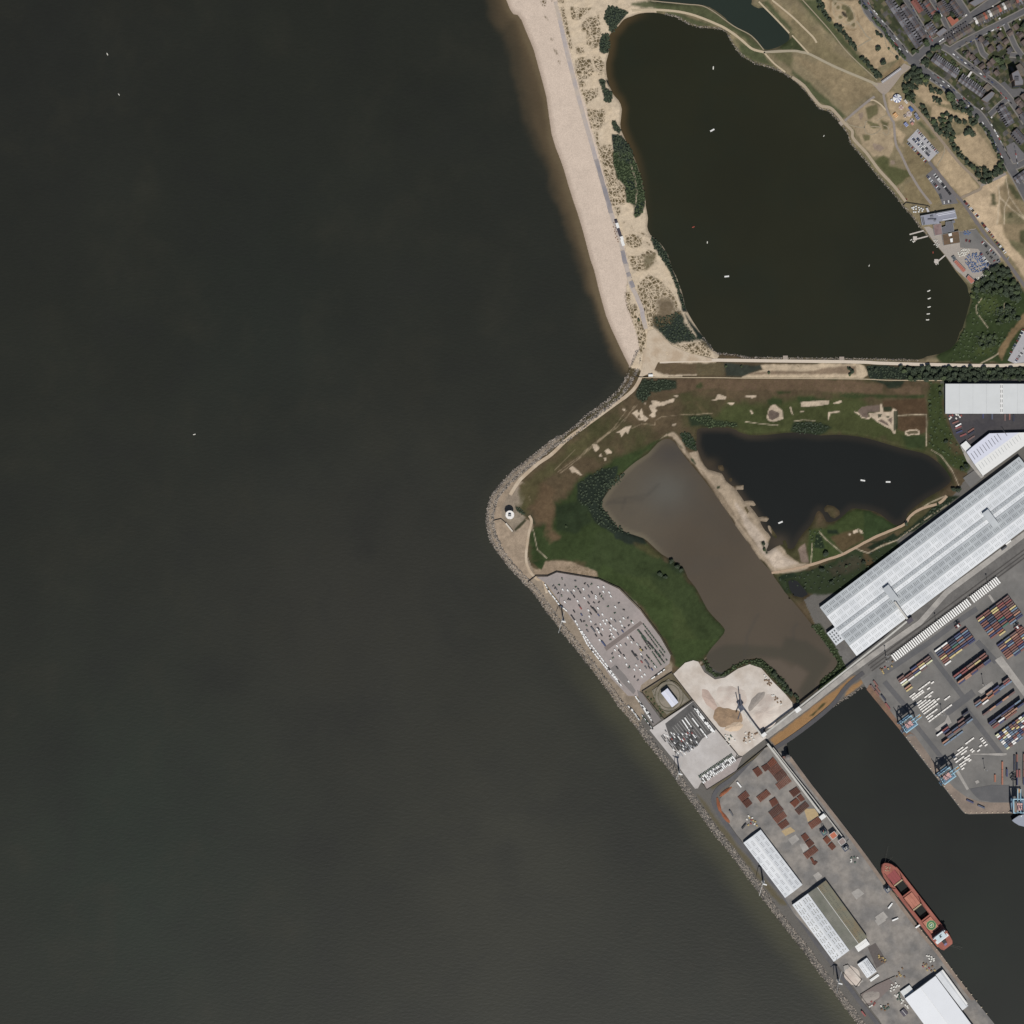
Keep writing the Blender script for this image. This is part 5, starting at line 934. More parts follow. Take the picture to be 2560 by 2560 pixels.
# low white boxes on the open yard
wb = container_mesh(5.9, mat('white_box', (232,229,224), .5, .05, .8, per=.05), 1.5, 2.5); wlist = []
for st, n in (('d4 650,1360',2),('d4 710,1400',4),('d4 740,1450',4),('d4 920,1150',4),('d4 1300,950',1),('d4 1180,1130',1),('d4 1100,1380',3),('d4 1220,1370',1),('d4 840,1580',2),('d4 890,1630',3),('d4 930,1690',4),('d4 970,1750',5),('d4 1020,1810',5),('d4 1070,1870',5),('d4 1370,1530',1),('d4 1470,1450',1),('d4 1700,1450',2),
              ('d6 830,430',4),('d6 880,490',2),('d6 920,570',8)): wlist.append((st, n, 'upper'))
for st, n in (('d7 440,710',3),('d7 240,890',2),('d7 130,1050',5),('d7 330,980',2),('d7 150,1110',1),('d7 190,1180',3),('d7 410,1090',2),('d7 280,1250',3),('d7 310,1300',2),('d7 340,1360',1),('d7 560,880',1),('d7 600,920',1),('d7 740,900',1),('d7 790,780',1),('d7 810,600',1),('d7 850,650',1),('d7 890,700',1),('d7 930,760',1),('d7 480,1120',1),('d7 520,1150',1)): wlist.append((st, n, 'lower'))
for st, n, grp in wlist:
    p = P(st)[0]
    for i in range(n):
        c = (p[0]+U[0]*(4+9.1*i), p[1]+U[1]*(4+9.1*i)); o = put('white_box', wb, None, loc=(wx(c), wy(c), YZ), rz=UA+random.uniform(-.02,.02)); tag(o, 'low white box on the %s open yard field' % grp, 'box', 'white boxes on the open yard', many=True)
# the long rank of white trailers
tb = container_mesh(13.6, mat('trailer_white', (238,237,234), .5, .03, .8), 2.8, 2.6); ch = MB(); ch.box(-6.6,6.6,-.5,.5,.8,1.2); ch.box(-5.8,-3.2,-1.2,1.2,0,.9); ch.box(5,5.4,-1,1,0,.9); chm = ch.mesh('chassis', mat('chassis_grey', (60,60,62), .7))
p0, p1 = (2232,1642), (2492,1448); N = 54
for i in range(N):
    t = i/(N-1)
    if .725 < t < .745: continue
    c = (p0[0]+(p1[0]-p0[0])*t+V[0]*3, p0[1]+(p1[1]-p0[1])*t+V[1]*3); e = empty('white_trailer', (wx(c), wy(c), YZ), math.atan2(-.803,.596)+math.pi*0)
    tag(e, 'white box trailer in the long rank beside the rails', 'trailer', 'rank of white trailers', many=True); put('trailer_body', tb, None, e, (0,0,1.2)); put('chassis', chm, None, e)
# ------------------------------------------------------------------ ship-to-shore cranes
M_CRB = mat('crane_blue', (168,206,222), .5, .05, .6); M_CRD = mat('crane_steel_blue', (120,160,186), .5, .06, .6); M_PINK = mat('machinery_pink', (214,178,172), .6, .05, .5)
def sts(px, rz, label, back=26, boom=True):
    t = empty('quay_crane', (wx(px), wy(px), YZ), rz); tag(t, label, 'crane', 'blue quay cranes')
    for x in (-12, 12):
        for y in (-9.5, 9.5): MB().box(x-.9, x+.9, y-.9, y+.9, 1.2, 30).build('leg', M_CRD, t)
    for y in (-9.5, 9.5): MB().box(-14, 14, y-.8, y+.8, 1.0, 2.4).build('sill_beam', M_CRD, t)
    for y in (-9.5, 9.5): b = MB(); b.bar((-12,y,16),(12,y,16),1.1,1.4); b.bar((-12,y,16),(12,y,30),.6); b.build('side_brace', M_CRD, t)
    for x in (-12, 12): MB().box(x-1.1, x+1.1, -10.4, 10.4, 29.4, 31).build('portal_beam', M_CRB, t)
    for y in (-9.5, 9.5): MB().box(-13, 13, y-.9, y+.9, 31.05, 32.4).build('upper_beam', M_CRB, t)
    for y in (-2.6, 2.6): MB().box(-13, back, y-.6, y+.6, 32.5, 34.2).build('girder', M_CRB, t)
    MB().box(back-7, back, -2, 2, 32.3, 33.4).build('trolley', mat('trolley_yellow', (196,160,104), .6, .06, .5), t)
    h = MB().box(-7, 5.5, -4.6, 4.6, 34.3, 38.8).build('machinery_house', M_WALLS, t); MB().box(-7.2, 5.7, -4.8, 4.8, 38.8, 39.2).build('house_roof', M_PINK, h); MB().box(-2.6,-2.0,-4.6,4.6,39.2,39.5).build('roof_seam', M_WALLD, h)
    a = MB()
    for y in (-6, 6): a.bar((-12,y,31),(-10.5,y*.3,58),1.1); a.bar((6,y,32),(-10.5,y*.3,58),.7)
    a.bar((-10.5,-2,58),(-10.5,2,58),1.0); a.bar((-10.5,0,58),(back-4,0,34),.5); a.build('apex_frame', M_CRD, t)
    if boom:
        b = MB()
        for y in (-2.6, 2.6): b.bar((-13.6,y,33),(-20,y,62),1.0)
        for k in range(6): z = 36+k*5; x = -13.6-6.4*(z-33)/29; b.bar((x,-2.6,z),(x,2.6,z),.5)
        b.build('raised_boom', M_CRD, t)
    for x in (-12, 12):
        for y in (-9.5, 9.5): MB().box(x-1, x+1, y-3, y+3, 0, 1.0).build('bogie', mat('bogie_dark', (70,76,84), .7), t)
    w = MB()
    for x, y0 in ((-12,-10.3),(12,-10.3)): w.bar((x,y0,32.6),(x,-y0,32.6),.3)
    w.build('handrail', M_WHITE, t)
    return t
sts(P('d6 215,610')[0], UA, 'blue quay crane with pink machinery house, nearest the white trailers end')
sts(P('c4 655,620')[0], UA, 'blue quay crane with pink machinery house, middle one of three')
sts(P('d8 975,1100')[0], math.pi/2, 'blue quay crane at the right edge beside the grey-bowed ship', 30, False)
def mast(px, label, h=30):
    t = empty('light_mast', (wx(px), wy(px), YZ)); tag(t, label, 'light mast', 'tall yard light masts', many=True); MB().tube((0,0,0),(0,0,h),.45,.25,8).build('pole', mat('mast_grey', (120,120,120), .6), t); MB().tube((0,0,h),(0,0,h+.7),1.5,1.5,8).build('lamp_head', mat('lamp_grey', (150,150,150), .6), t); MB().box(-1.4,1.4,-1.4,1.4,0,1.2).build('footing', M_CONC, t)
for s_ in ('d7 930,1350','d5 520,430','c3 830,1000','b7 870,1540','b7 1490,1070','b7 265,1932','c2 1525,445'): mast(P(s_)[0], 'tall yard light mast casting a thin shadow')
for i, s_ in enumerate(('d2 880,50','d1 1700,1300','d7 1650,1560')):
    p = P(s_)[0]; t = empty('straddle_carrier', (wx(p), wy(p), YZ), UA); tag(t, ['red straddle carrier in the lane above the blue block','red straddle carrier right of the large square block','dark straddle carrier among the upright files'][i], 'straddle carrier', 'straddle carriers'); m = mat('carrier_red', (190,96,92), .5, .08, .6) if i < 2 else mat('carrier_dark', (70,66,72), .5)
    for x in (-4.5, 4.5):
        for y in (-2, 2): MB().box(x-.3,x+.3,y-.3,y+.3,.8,10.5).build('leg', m, t)
    for y in (-2, 2): MB().box(-5.2,5.2,y-.4,y+.4,10.5,11.4).build('top_beam', m, t); MB().box(-5.2,5.2,y-.5,y+.5,0,1.0).build('wheel_beam', mat('bogie_dark', (70,76,84)), t)
    MB().box(-1.5,1.5,-2.4,2.4,11.4,12.8).build('engine_deck', M_WHITE if i < 2 else m, t)
# ------------------------------------------------------------------ wind turbines
M_TUR = mat('turbine_white', (226,226,224), .5, .03, .4)
for i, (px, ph, la) in enumerate(((P('b8 622,735')[0], .35, 'beside the gravel vehicle compound'), (P('c1 572,1596')[0], 1.1, 'beside the white car yard'), (P('c5 810,1662')[0], 1.9, 'beside the slim white warehouse'), (P('c6 530,1428')[0], .8, 'beside the twin warehouse'))):
    t = empty('wind_turbine', (wx(px), wy(px), G0), math.radians(165)); tag(t, 'white three-bladed wind turbine on the sea wall ' + la, 'wind turbine', 'wind turbines along the sea wall')
    MB().tube((0,0,-1),(0,0,.5),3.2,3.2,16).build('footing', M_CONC, t); MB().tube((0,0,.3),(0,0,45),1.75,1.05,16).build('tower', M_TUR, t); MB().box(-3.2,3.4,-1.1,1.1,44.6,47).build('nacelle', M_TUR, t); MB().tube((3.4,0,45.8),(4.9,0,45.8),1.0,.5,10).build('hub', M_TUR, t)
    for k in range(3):
        a_ = ph+k*2*math.pi/3; d = Vector((0,math.cos(a_),math.sin(a_))); sd = Vector((0,-math.sin(a_),math.cos(a_))); c0 = Vector((4.2,0,45.8)); v = []
        for r, w in ((.8,.5),(4,1.05),(12,.75),(23,.2)): p_ = c0+d*r; v += [p_-sd*w+Vector((-.25,0,0)), p_+sd*w*.8+Vector((.3,0,0)), p_+Vector((.35*w,0,0)), p_-Vector((.35*w,0,0))]
        f = []
        for q in range(3):
            for e, g in ((0,2),(2,1),(1,3),(3,0)): f.append((q*4+e, q*4+g, q*4+4+g, q*4+4+e))
        MB().add(v, f).build('blade', M_TUR, t)
# ------------------------------------------------------------------ bulk carrier
M_DECK = mat('salmon_deck', (190,122,104), .8, .08, .3, (176,108,92), .06); M_HULL = mat('red_hull', (128,58,48), .6, .1, .3); M_HATCH = mat('pink_hatch', (206,144,120), .7, .05, .4, (196,130,108), .1); M_HATCHR = mat('red_hatch', (176,88,88), .7, .06, .4); M_HOLD = mat('hold_brown', (120,96,82), .9, .1, .3); M_GEAR = mat('deck_gear', (196,182,150), .6, .1, .6); M_GREEN = mat('helideck_green', (92,150,104), .8, .04, .4); M_YEL = mat('pale_marking', (226,222,178), .7)
t = empty('bulk_carrier', (*W((2287.9,2261.5))[:2], 0), math.atan2(.79,-.613)); tag(t, 'long salmon-decked bulk carrier moored with two open holds and a green helipad', 'ship')
hw = 15.4; out = [(-94,-9.5),(-90,-12.5),(-80,-14.6),(-66,-hw),(62,-hw),(74,-14.6),(84,-11.4),(90,-7.4),(94,-2.6),(94.6,0)]; out = out + [(x,-y) for x, y in out[::-1][1:]]
def hull_ring(z, k, dx=0): return [(x*k+dx, y*(1 if abs(x) < 70 else k*.97), z) for x, y in out]
b = MB(); r0, r1 = hull_ring(-3,.955), hull_ring(10,1.0); n = len(out); b.add(r0+r1, [(i,(i+1)%n,n+(i+1)%n,n+i) for i in range(n)]); b.build('hull', M_HULL, t)
HT = [(50.5,74.5,'shut_r'),(27,50,'open'),(-4,24.5,'shut'),(-27.5,-5.5,'open'),(-58,-30,'shut')]; hy = 9.2
dk = MB(); dk.add([(x,y,10.02) for x,y in out[:5]]+[(62,-hy,10.02),(-66,-hy,10.02)][:0], []) if False else None
d = MB()      # deck laid as plates so the open holds stay holes
xs = [-66]+sorted(sum(([a,c] for a,c,_ in HT), []))+[62]
d.add([(x,y,10.02) for x,y in out if x <= -66+1e-6], [tuple(range(sum(1 for q in out if q[0] <= -66+1e-6)))]); fw = [(x,y) for x,y in out if x >= 62-1e-6]; d.add([(x,y,10.02) for x,y in fw], [tuple(range(len(fw)))])
for sy in (-1, 1): d.add([(-66,sy*hy,10.02),(62,sy*hy,10.02),(62,sy*hw,10.02),(-66,sy*hw,10.02)], [(0,1,2,3)])
sp = [-66,-58,-30,-27.5,-5.5,-4,24.5,27,50,50.5,62]
for a, c in ((-66,-58),(-30,-27.5),(-5.5,-4),(24.5,27),(50,50.5),(-58,-30),(-4,24.5),(50.5,62)): d.add([(a,-hy,10.02),(c,-hy,10.02),(c,hy,10.02),(a,hy,10.02)], [(0,1,2,3)])
deck = d.build('deck', M_DECK, t)
for a, c, kd in HT:
    if kd.startswith('shut'):
        h = MB().box(a+1.4, c-1.4, -hy+.6, hy-.6, 10.04, 12.2).build('hatch_cover', M_HATCHR if kd == 'shut_r' else M_HATCH, t)
        for yy in (-3, 3): MB().box(a+1.5, c-1.5, yy-.12, yy+.12, 12.2, 12.32).build('cover_joint', M_HULL, h)
        g = MB(); g.box(a, a+.7, -hy-1.5, hy+1.5, 10.04, 11.6); g.box(a, c, hy+.5, hy+1.0, 10.04, 11.4); g.build('coaming', mat('dark_coaming', (96,52,46), .7), t)
    else:
        o = MB(); o.add([(a,-hy,10.02),(c,-hy,10.02),(c,hy,10.02),(a,hy,10.02),(a,-hy,-1),(c,-hy,-1),(c,hy,-1),(a,hy,-1)], [(4,5,6,7),(0,1,5,4),(1,2,6,5),(2,3,7,6),(3,0,4,7)]); h = o.build('open_hold', M_HOLD, t)
        q = MB(); q.box(a-.2,c+.2,-hy-.6,-hy-.02,10.04,11.7); q.box(a-.2,c+.2,hy+.02,hy+.6,10.04,11.7); q.box(a-.6,a-.02,-hy-.6,hy+.6,10.04,11.7); q.box(c+.02,c+.6,-hy-.6,hy+.6,10.04,11.7); q.build('coaming', M_DECK, h)
        MB().box(a+1,a+6,-hy+1,hy-1,-1,3.5,0,(a+2,a+4,-hy+4,hy-4)).build('cargo_heap', mat('cargo_grey', (130,112,98), .95, .12, .5), h)
for x in (51.8-1.0, -2.2-1.8):
    g = MB(); g.box(x-1.1,x+1.1,-9,9,12.3,13.4); 
    for k in range(6): g.box(x-1.3,x+1.3,-8.5+k*3,-7.6+k*3,13.4,14.6)
    g.build('hatch_crane', M_GEAR, t); a_ = MB(); a_.bar((x,-10,10),(x+9,-11,19),.8); a_.bar((x,10,10),(x+9,10.6,19),.8); a_.bar((x+9,10.6,19),(x+24,12,21),.6); a_.build('crane_jib', mat('jib_dark', (110,56,52), .6), t)
for a, c in ((62.5,74),): pass
MB().prism([(x*.99,y*.93) for x,y in out if x >= 74], 10.04, 12.6).build('forecastle', M_DECK, t)
g = MB()
for x, y in ((80,3),(80,-3),(84,1.5),(84,-1.5),(87,0),(78,0),(82,5),(82,-5)): g.box(x-.9,x+.9,y-.7,y+.7,12.6,14)
g.build('windlass', M_GEAR, t); MB().tube((76.5,0,12.6),(76.5,0,22),.4,.25,8).build('foremast', M_GEAR, t)
n8 = [(-44.5+8.8*math.cos(math.pi/8+k*math.pi/4), 8.8*math.sin(math.pi/8+k*math.pi/4)) for k in range(8)]
hp = MB().prism(n8, 12.35, 12.6).build('helipad', M_GREEN, t); MB().prism([(-44.5+(x+44.5)*1.05, y*1.05) for x,y in n8], 12.33, 12.5).build('pad_edge', M_YEL, hp)
g = MB(); N = 24
for k in range(N):
    a0, a1 = 2*math.pi*k/N, 2*math.pi*(k+1)/N; g.add([(-44.5+r*math.cos(q), r*math.sin(q), 12.66) for r in (3.9,4.7) for q in (a0,a1)], [(0,2,3,1)])
g.build('pad_ring', M_YEL, hp); ca, sa = math.cos(.25), math.sin(.25); g = MB()
for (x0,x1,y0,y1) in ((-1.9,1.9,-1.7,-1.0),(-1.9,1.9,1.0,1.7),(-.35,.35,-1.0,1.0)): g.add([(-44.5+x*ca-y*sa, x*sa+y*ca, 12.68) for x,y in ((x0,y0),(x1,y0),(x1,y1),(x0,y1))], [(0,1,2,3)])
g.build('pad_letter_h', M_WHITE, hp)
ac = MB().box(-76,-64,-13,13,10.04,25).build('accommodation', mat('ship_white', (222,222,222), .6, .05, .4), t); MB().box(-74,-62.5,-9.5,9.5,25,28.5).build('bridge', mat('ship_pale_blue', (206,218,222), .5, .04, .4), ac); MB().box(-70,-66.5,-15.3,15.3,25,26.2).build('bridge_wing', M_DECK, ac)
g = MB(); g.tube((-68,0,28.5),(-68,0,36),.4,.3,8); g.box(-68.3,-67.7,-3,3,33,33.6); g.box(-69.5,-66,-1,1,28.5,30); g.build('radar_mast', M_WALLD, ac)
MB().box(-83,-77.5,-3.2,3.2,10.04,24).build('funnel', mat('funnel_black', (70,66,68), .6), t); MB().box(-88,-84.5,-2,3.4,10.04,16).build('aft_house', mat('ship_violet', (150,140,176), .6, .05, .5), t); MB().box(-82,-72,13.1,15,12.5,14.5).build('lifeboat', mat('lifeboat_orange', (206,120,84), .5), t)
g = MB()
for y in (-10.6,-6): g.bar((-94,y*.6,9),(-112,y-9,4),.12)
g.bar((93,-3,11),(112,-26,4.5),.12); g.bar((90,-6,11),(92,-20,4.5),.12); g.build('mooring_lines', mat('rope', (150,146,138), .9), t)
# grey-bowed container ship at the edge of the view
t = empty('container_ship', (*W((2527.9,2050))[:2], 0)); tag(t, 'grey-bowed container ship with red cargo entering from the right edge', 'ship')
o2 = [(0,0),(4,3.4),(12,8.5),(22,11),(30,11.4),(130,11.4),(130,-11.4),(30,-11.4),(22,-11),(12,-8.5),(4,-3.4)]; b = MB(); n = len(o2); b.add([(x*.97+2,y*.9,-3) for x,y in o2]+[(x,y,9) for x,y in o2], [(i,(i+1)%n,n+(i+1)%n,n+i) for i in range(n)]); b.build('hull', mat('ship_grey_hull', (92,98,108), .6), t)
MB().prism(o2, 8.9, 9.2).build('deck', mat('ship_deck_grey', (130,128,124), .8, .08, .4), t); MB().prism([(x,y) for x,y in o2 if x < 23], 9.2, 11.6).build('forecastle', mat('forecastle_grey', (166,172,184), .6, .04, .4), t); MB().box(15,17,7,9,11.6,14).build('windlass', M_WHITE, t)
for k, m in enumerate((M_GEAR, CM['n'], CM['R'], CM['r'])): MB().box(26,39,8.5-k*5.2,12.3-k*5.2-1.0,9.2,14.5).build('cargo_row', m, t); MB().box(40,53,8.5-k*5.2,12.3-k*5.2-1,9.2,17).build('cargo_row', CM['Rrmb'[k]], t); MB().box(54,128,8.5-k*5.2,12.3-k*5.2-1,9.2,14).build('cargo_row', CM['rRbm'[k]], t)
# ------------------------------------------------------------------ conveyors, stacker, silo
M_GAL = mat('conveyor_white', (202,200,194), .6, .08, .3); M_TRUSS = mat('truss_blue', (96,104,122), .6, .1, .6)
def conveyor(pts, label, h=8.0, w=3.0):
    t = empty('conveyor', (*W(pts[0])[:2], YZ)); tag(t, label, 'conveyor'); 
    for i in range(len(pts)-1):
        a, b_ = W(pts[i], 0)-W(pts[0], 0), W(pts[i+1], 0)-W(pts[0], 0); ha, hb = (h if isinstance(h, (int,float)) else h[i]), (h if isinstance(h, (int,float)) else h[i+1])
        MB().bar((a.x,a.y,ha),(b_.x,b_.y,hb),w,2.6).build('gallery', M_GAL, t); L = (b_-a).length; n = max(2, int(L/26))
        for k in range(n+1):
            c = a+(b_-a)*(k/n); z = ha+(hb-ha)*k/n; q = MB(); d = (b_-a).normalized(); s_ = Vector((-d.y,d.x,0))
            q.bar(c+s_*1.2+Vector((0,0,z-1.3)), c+s_*2.2, .35); q.bar(c-s_*1.2+Vector((0,0,z-1.3)), c-s_*2.2, .35); q.build('trestle', M_TRUSS, t)
    return t
conveyor([(2268,1550),(2208,1600),(2003,1762),(1912,1832)], 'long pale conveyor gallery running beside the causeway road', [14,9,9,12])
conveyor([(2233,1503),(2268,1550)], 'short conveyor dropping from the warehouse roof to a transfer tower', [19,14], 3.2)
conveyor(P('c5 855,-10 1130,345 1490,825'), 'straight white conveyor gallery along the western quay', 11, 3.6)
conveyor(P('c5 925,40 1400,640 1760,1110'), 'slim dark conveyor running along the quay beside the white gallery', 7, 1.6)
conveyor(P('c1 1320,835 1545,1130 1580,1170'), 'conveyor bridge climbing from the stacker to the causeway', [16,13,12], 2.6)
for s_, sz, h, la in (('c2 450,1030',5,13,'white transfer house on the causeway conveyor'),('b7 540,1500',5,17,'dark transfer tower beside the vast warehouse'),('c2 40,1330',4,15,'transfer house where the conveyors meet by the causeway'),('c5 1520,870',5,14,'pale transfer house at the end of the quay gallery')):
    p = P(s_)[0]; t = empty('transfer_tower', (wx(p), wy(p), YZ), UA); tag(t, la, 'tower'); MB().box(-sz,sz,-sz*.7,sz*.7,0,h).build('wall', M_WALLS if 'dark' not in la else M_WALLD, t); MB().box(-sz-.3,sz+.3,-sz*.7-.3,sz*.7+.3,h,h+.4).build('roof', M_WHITE if 'dark' not in la else mat('dark_roof', (112,106,116)), t)
p = P('c1 1312,815')[0]; t = empty('stacker', (wx(p), wy(p), YZ), UA); tag(t, 'dark travelling stacker with crossed booms on the pale aggregate yard', 'stacker')
for x in (-4,4):
    for y in (-4,4): MB().bar((x,y,0),(x*.4,y*.4,17),.9).build('leg', M_TRUSS, t)
MB().box(-4.5,4.5,-4.5,4.5,15,19).build('turntable', M_TRUSS, t)
for (a, b_) in (((0,0,18),(13,22,20)),((0,0,18),(-17,-12,21)),((-3,2,19),(2,14,26))):
    g = MB(); g.bar(a,b_,1.6,2); g.build('boom', M_TRUSS, t)
p = P('c5 1100,152')[0]; t = empty('silo', (wx(p), wy(p), YZ)); tag(t, 'round silo on the quay corner between conveyor and dock water', 'silo')
MB().tube((0,0,0),(0,0,22),4.3,4.3,24).build('silo_wall', mat('silo_grey', (168,166,162), .6, .06, .4), t); MB().tube((0,0,22),(0,0,23.6),4.3,1.2,24).build('silo_roof', mat('silo_cap', (150,144,140), .6, .06, .4), t); MB().box(-9,-4.2,-2,1.5,0,14).build('elevator_leg', mat('elevator_rust', (150,118,108), .7), t)
# ------------------------------------------------------------------ heaps
def heap(s_, rx, ry, h, rot, m, label, seed=1, cut=None):
    p = P(s_)[0]; r = random.Random(seed); b = MB(); NR, NA = 9, 36; v = [(0,0,h)]; ph = [r.uniform(0,6.3) for _ in range(5)]
    for i in range(1, NR+1):
        for k in range(NA):
            a = 2*math.pi*k/NA; q = i/NR; w = 1+.10*math.sin(2*a+ph[0])+.07*math.sin(3*a+ph[1])+.05*math.sin(7*a+ph[2]); z = h*(1-q**1.15)*(1+.12*math.sin(5*a+ph[3])*q)+r.uniform(-.12,.12)*(q < 1)
            v.append((rx*q*w*math.cos(a), ry*q*w*math.sin(a), max(z, -.2 if i == NR else .05)))
    f = [(0,1+k,1+(k+1)%NA) for k in range(NA)]
    for i in range(NR-1):
        for k in range(NA): f.append((1+i*NA+k, 1+(i+1)*NA+k, 1+(i+1)*NA+(k+1)%NA, 1+i*NA+(k+1)%NA))
    b.add(v, f); o = b.build('aggregate_heap', m, loc=(wx(p), wy(p), zt[0]*0+3.25), rz=rot); tag(o, label, 'heap')
M_AGG = mat('pale_aggregate', (220,212,203), .95, .06, .2, (206,194,184), .05, bump=.3); M_AGB = mat('brown_aggregate', (186,160,130), .95, .1, .2, (168,144,118), .06, bump=.3)
heap('c1 1600,870', 34, 26, 5, .5, M_AGG, 'broad white aggregate heap beside the causeway', 2); heap('c1 1500,740', 20, 9, 3, .9, mat('grey_aggregate', (176,168,160), .95, .08, .2, bump=.3), 'grey ridge of aggregate behind the broad white heap', 3)
heap('c1 1150,930', 24, 20, 4.5, -.2, M_AGB, 'brown crescent heap of aggregate below the stacker', 4); heap('c1 1230,1040', 17, 9, 4, .4, mat('cream_aggregate', (214,196,174), .95, .06, .2, bump=.3), 'cream lip of the crescent aggregate heap', 5); heap('c1 930,720', 9, 20, 3, .6, mat('rosy_aggregate', (204,186,174), .95, .06, .2, bump=.3), 'long rosy aggregate windrow beside the fenced store', 6)
heap('c1 1190,700', 26, 24, 3, 0, M_AGG, 'low white aggregate spread with graded ripples', 7)
heap('c6 700,1380', 12, 20, 3, .6, M_AGG, 'white aggregate bay pile beside the small dotted shed', 8); heap('c6 900,1620', 16, 10, 2.2, .5, mat('grey_aggregate', (176,168,160)), 'grey low pile in the lower walled bay', 9)
# ------------------------------------------------------------------ rusty steel on the quay
M_RUST = [mat('rust_a', (136,84,66), .9, .10, .6, per=.06), mat('rust_b', (122,78,64), .9, .10, .6, per=.06), mat('rust_c', (150,92,70), .9, .10, .6, per=.06)]
STACKS = ['680,315 750,270 805,350 740,400','785,275 855,232 900,290 830,335','858,230 930,155 985,225 900,288','870,315 985,230 1040,300 930,385','932,388 1045,303 1100,370 985,460','955,490 1100,375 1155,450 1005,555','500,640 600,560 650,625 550,700','552,703 632,652 680,715 610,775','725,640 850,545 905,605 775,705',
  '880,690 955,640 1000,710 920,765','870,825 1000,720 1060,790 920,888','922,897 1055,805 1100,870 980,965','983,975 1085,905 1130,965 1035,1035','1120,575 1215,515 1265,580 1175,645','1130,710 1210,650 1255,700 1190,770','1217,642 1265,602 1315,670 1262,700','1190,800 1320,690 1370,750 1240,860','1350,960 1470,875 1520,940 1395,1030',
  '1265,1110 1320,1070 1370,1130 1310,1180','1315,1190 1375,1145 1430,1200 1360,1258','1290,1325 1430,1225 1480,1285 1340,1390','1375,1382 1402,1370 1440,1430 1410,1445','1440,1408 1470,1425 1432,1465 1405,1448','1530,1150 1580,1105 1630,1165 1580,1210','1590,1230 1640,1180 1690,1240 1640,1285']
for i, s_ in enumerate(STACKS):
    a, b_, c, d_ = [W(p, YZ) for p in P('c5 '+s_)]; o = (a+b_+c+d_)/4; t = empty('steel_stack', o); tag(t, 'rusty brown stack of steel bundles on the quay yard', 'steel stack', 'rusty steel stacks', many=True)
    n = max(3, round((b_-a).length/2.6)); hgt = random.uniform(1.6, 2.6)
    for k in range(n):
        t0, t1 = k/n+.02, (k+1)/n-.02; p_ = [a+(b_-a)*t0-o, a+(b_-a)*t1-o, d_+(c-d_)*t1-o, d_+(c-d_)*t0-o]; MB().prism([(q.x,q.y) for q in p_], 0, hgt+random.uniform(-.25,.25)).build('bundle', M_RUST[i % 3], t)
for s_, la in (('c5 355,575','orange scrap ridge along the bend of the dock road'),('c5 275,740','orange scrap ridge below the bend of the dock road'),('c5 350,880','dark scrap ridge at the foot of the dock road bend')):
    heap(s_, 3, 14, 2.4, {'3':-.95,'2':.2}.get(s_[3],.6) if '880' not in s_ else .6, mat('scrap_orange', (176,112,76), .95, .14, .5, bump=.4), la, 11)
for i, (s_, la) in enumerate((('c7 570,590','pale harbour crane beside the bow holds of the bulk carrier'),('c5 1800,1250','harbour crane on the quay above the bulk carrier'),('c5 1540,1060','red and green mobile crane among the quay hoppers'))):
    p = P(s_)[0]; t = empty('harbour_crane', (wx(p), wy(p), YZ), UA+math.pi*(i == 2)); tag(t, la, 'crane', 'harbour cranes'); m = (M_GEAR, M_GEAR, mat('mobile_red', (186,110,104), .6))[i]
    for x in (-4.5,4.5):
        for y in (-4.5,4.5): MB().box(x-.5,x+.5,y-.5,y+.5,0,7).build('leg', m, t)
    MB().box(-5.2,5.2,-5.2,5.2,7,8.2).build('portal_deck', M_TRUSS, t); MB().box(-3,3,-2.4,2.4,8.2,13).build('machine_cab', M_WALLS if i < 2 else mat('mobile_green', (120,164,150), .6), t); MB().bar((-1,0,13),(-1,0,24),1).build('mast', m, t); g = MB(); g.bar((2,0,12),((-1) if i == 2 else 6,(-6 if i else -18),27),.9); g.build('jib', m, t)
for i, (s_, c_) in enumerate((('c5 1650,1095',(206,124,88)),('c5 1755,1170',(166,150,144)))):
    p = P(s_)[0]; t = empty('hopper', (wx(p), wy(p), YZ), UA); tag(t, ['orange ship-unloading hopper on the quay','grey ship-unloading hopper on the quay'][i], 'hopper', 'quay hoppers')
    for x in (-4,4):
        for y in (-4,4): MB().box(x-.4,x+.4,y-.4,y+.4,0,8).build('leg', M_TRUSS, t)
    MB().box(-2,2,-2,2,7,12,0,(-5.5,5.5,-5,5)).build('bin', mat('hopper_%d' % i, c_, .6, .1, .5), t); g = MB(); [g.bar((x0,y0,12.1),(x1,y1,12.1),.5) for x0,y0,x1,y1 in ((-5.5,-5,5.5,-5),(5.5,-5,5.5,5),(5.5,5,-5.5,5),(-5.5,5,-5.5,-5))]; g.build('rim', M_WHITE, t)
if extra.v: o = extra.build('further_containers', TIERM, kind='stuff'); o['label'] = 'further containers beyond the counted ones'

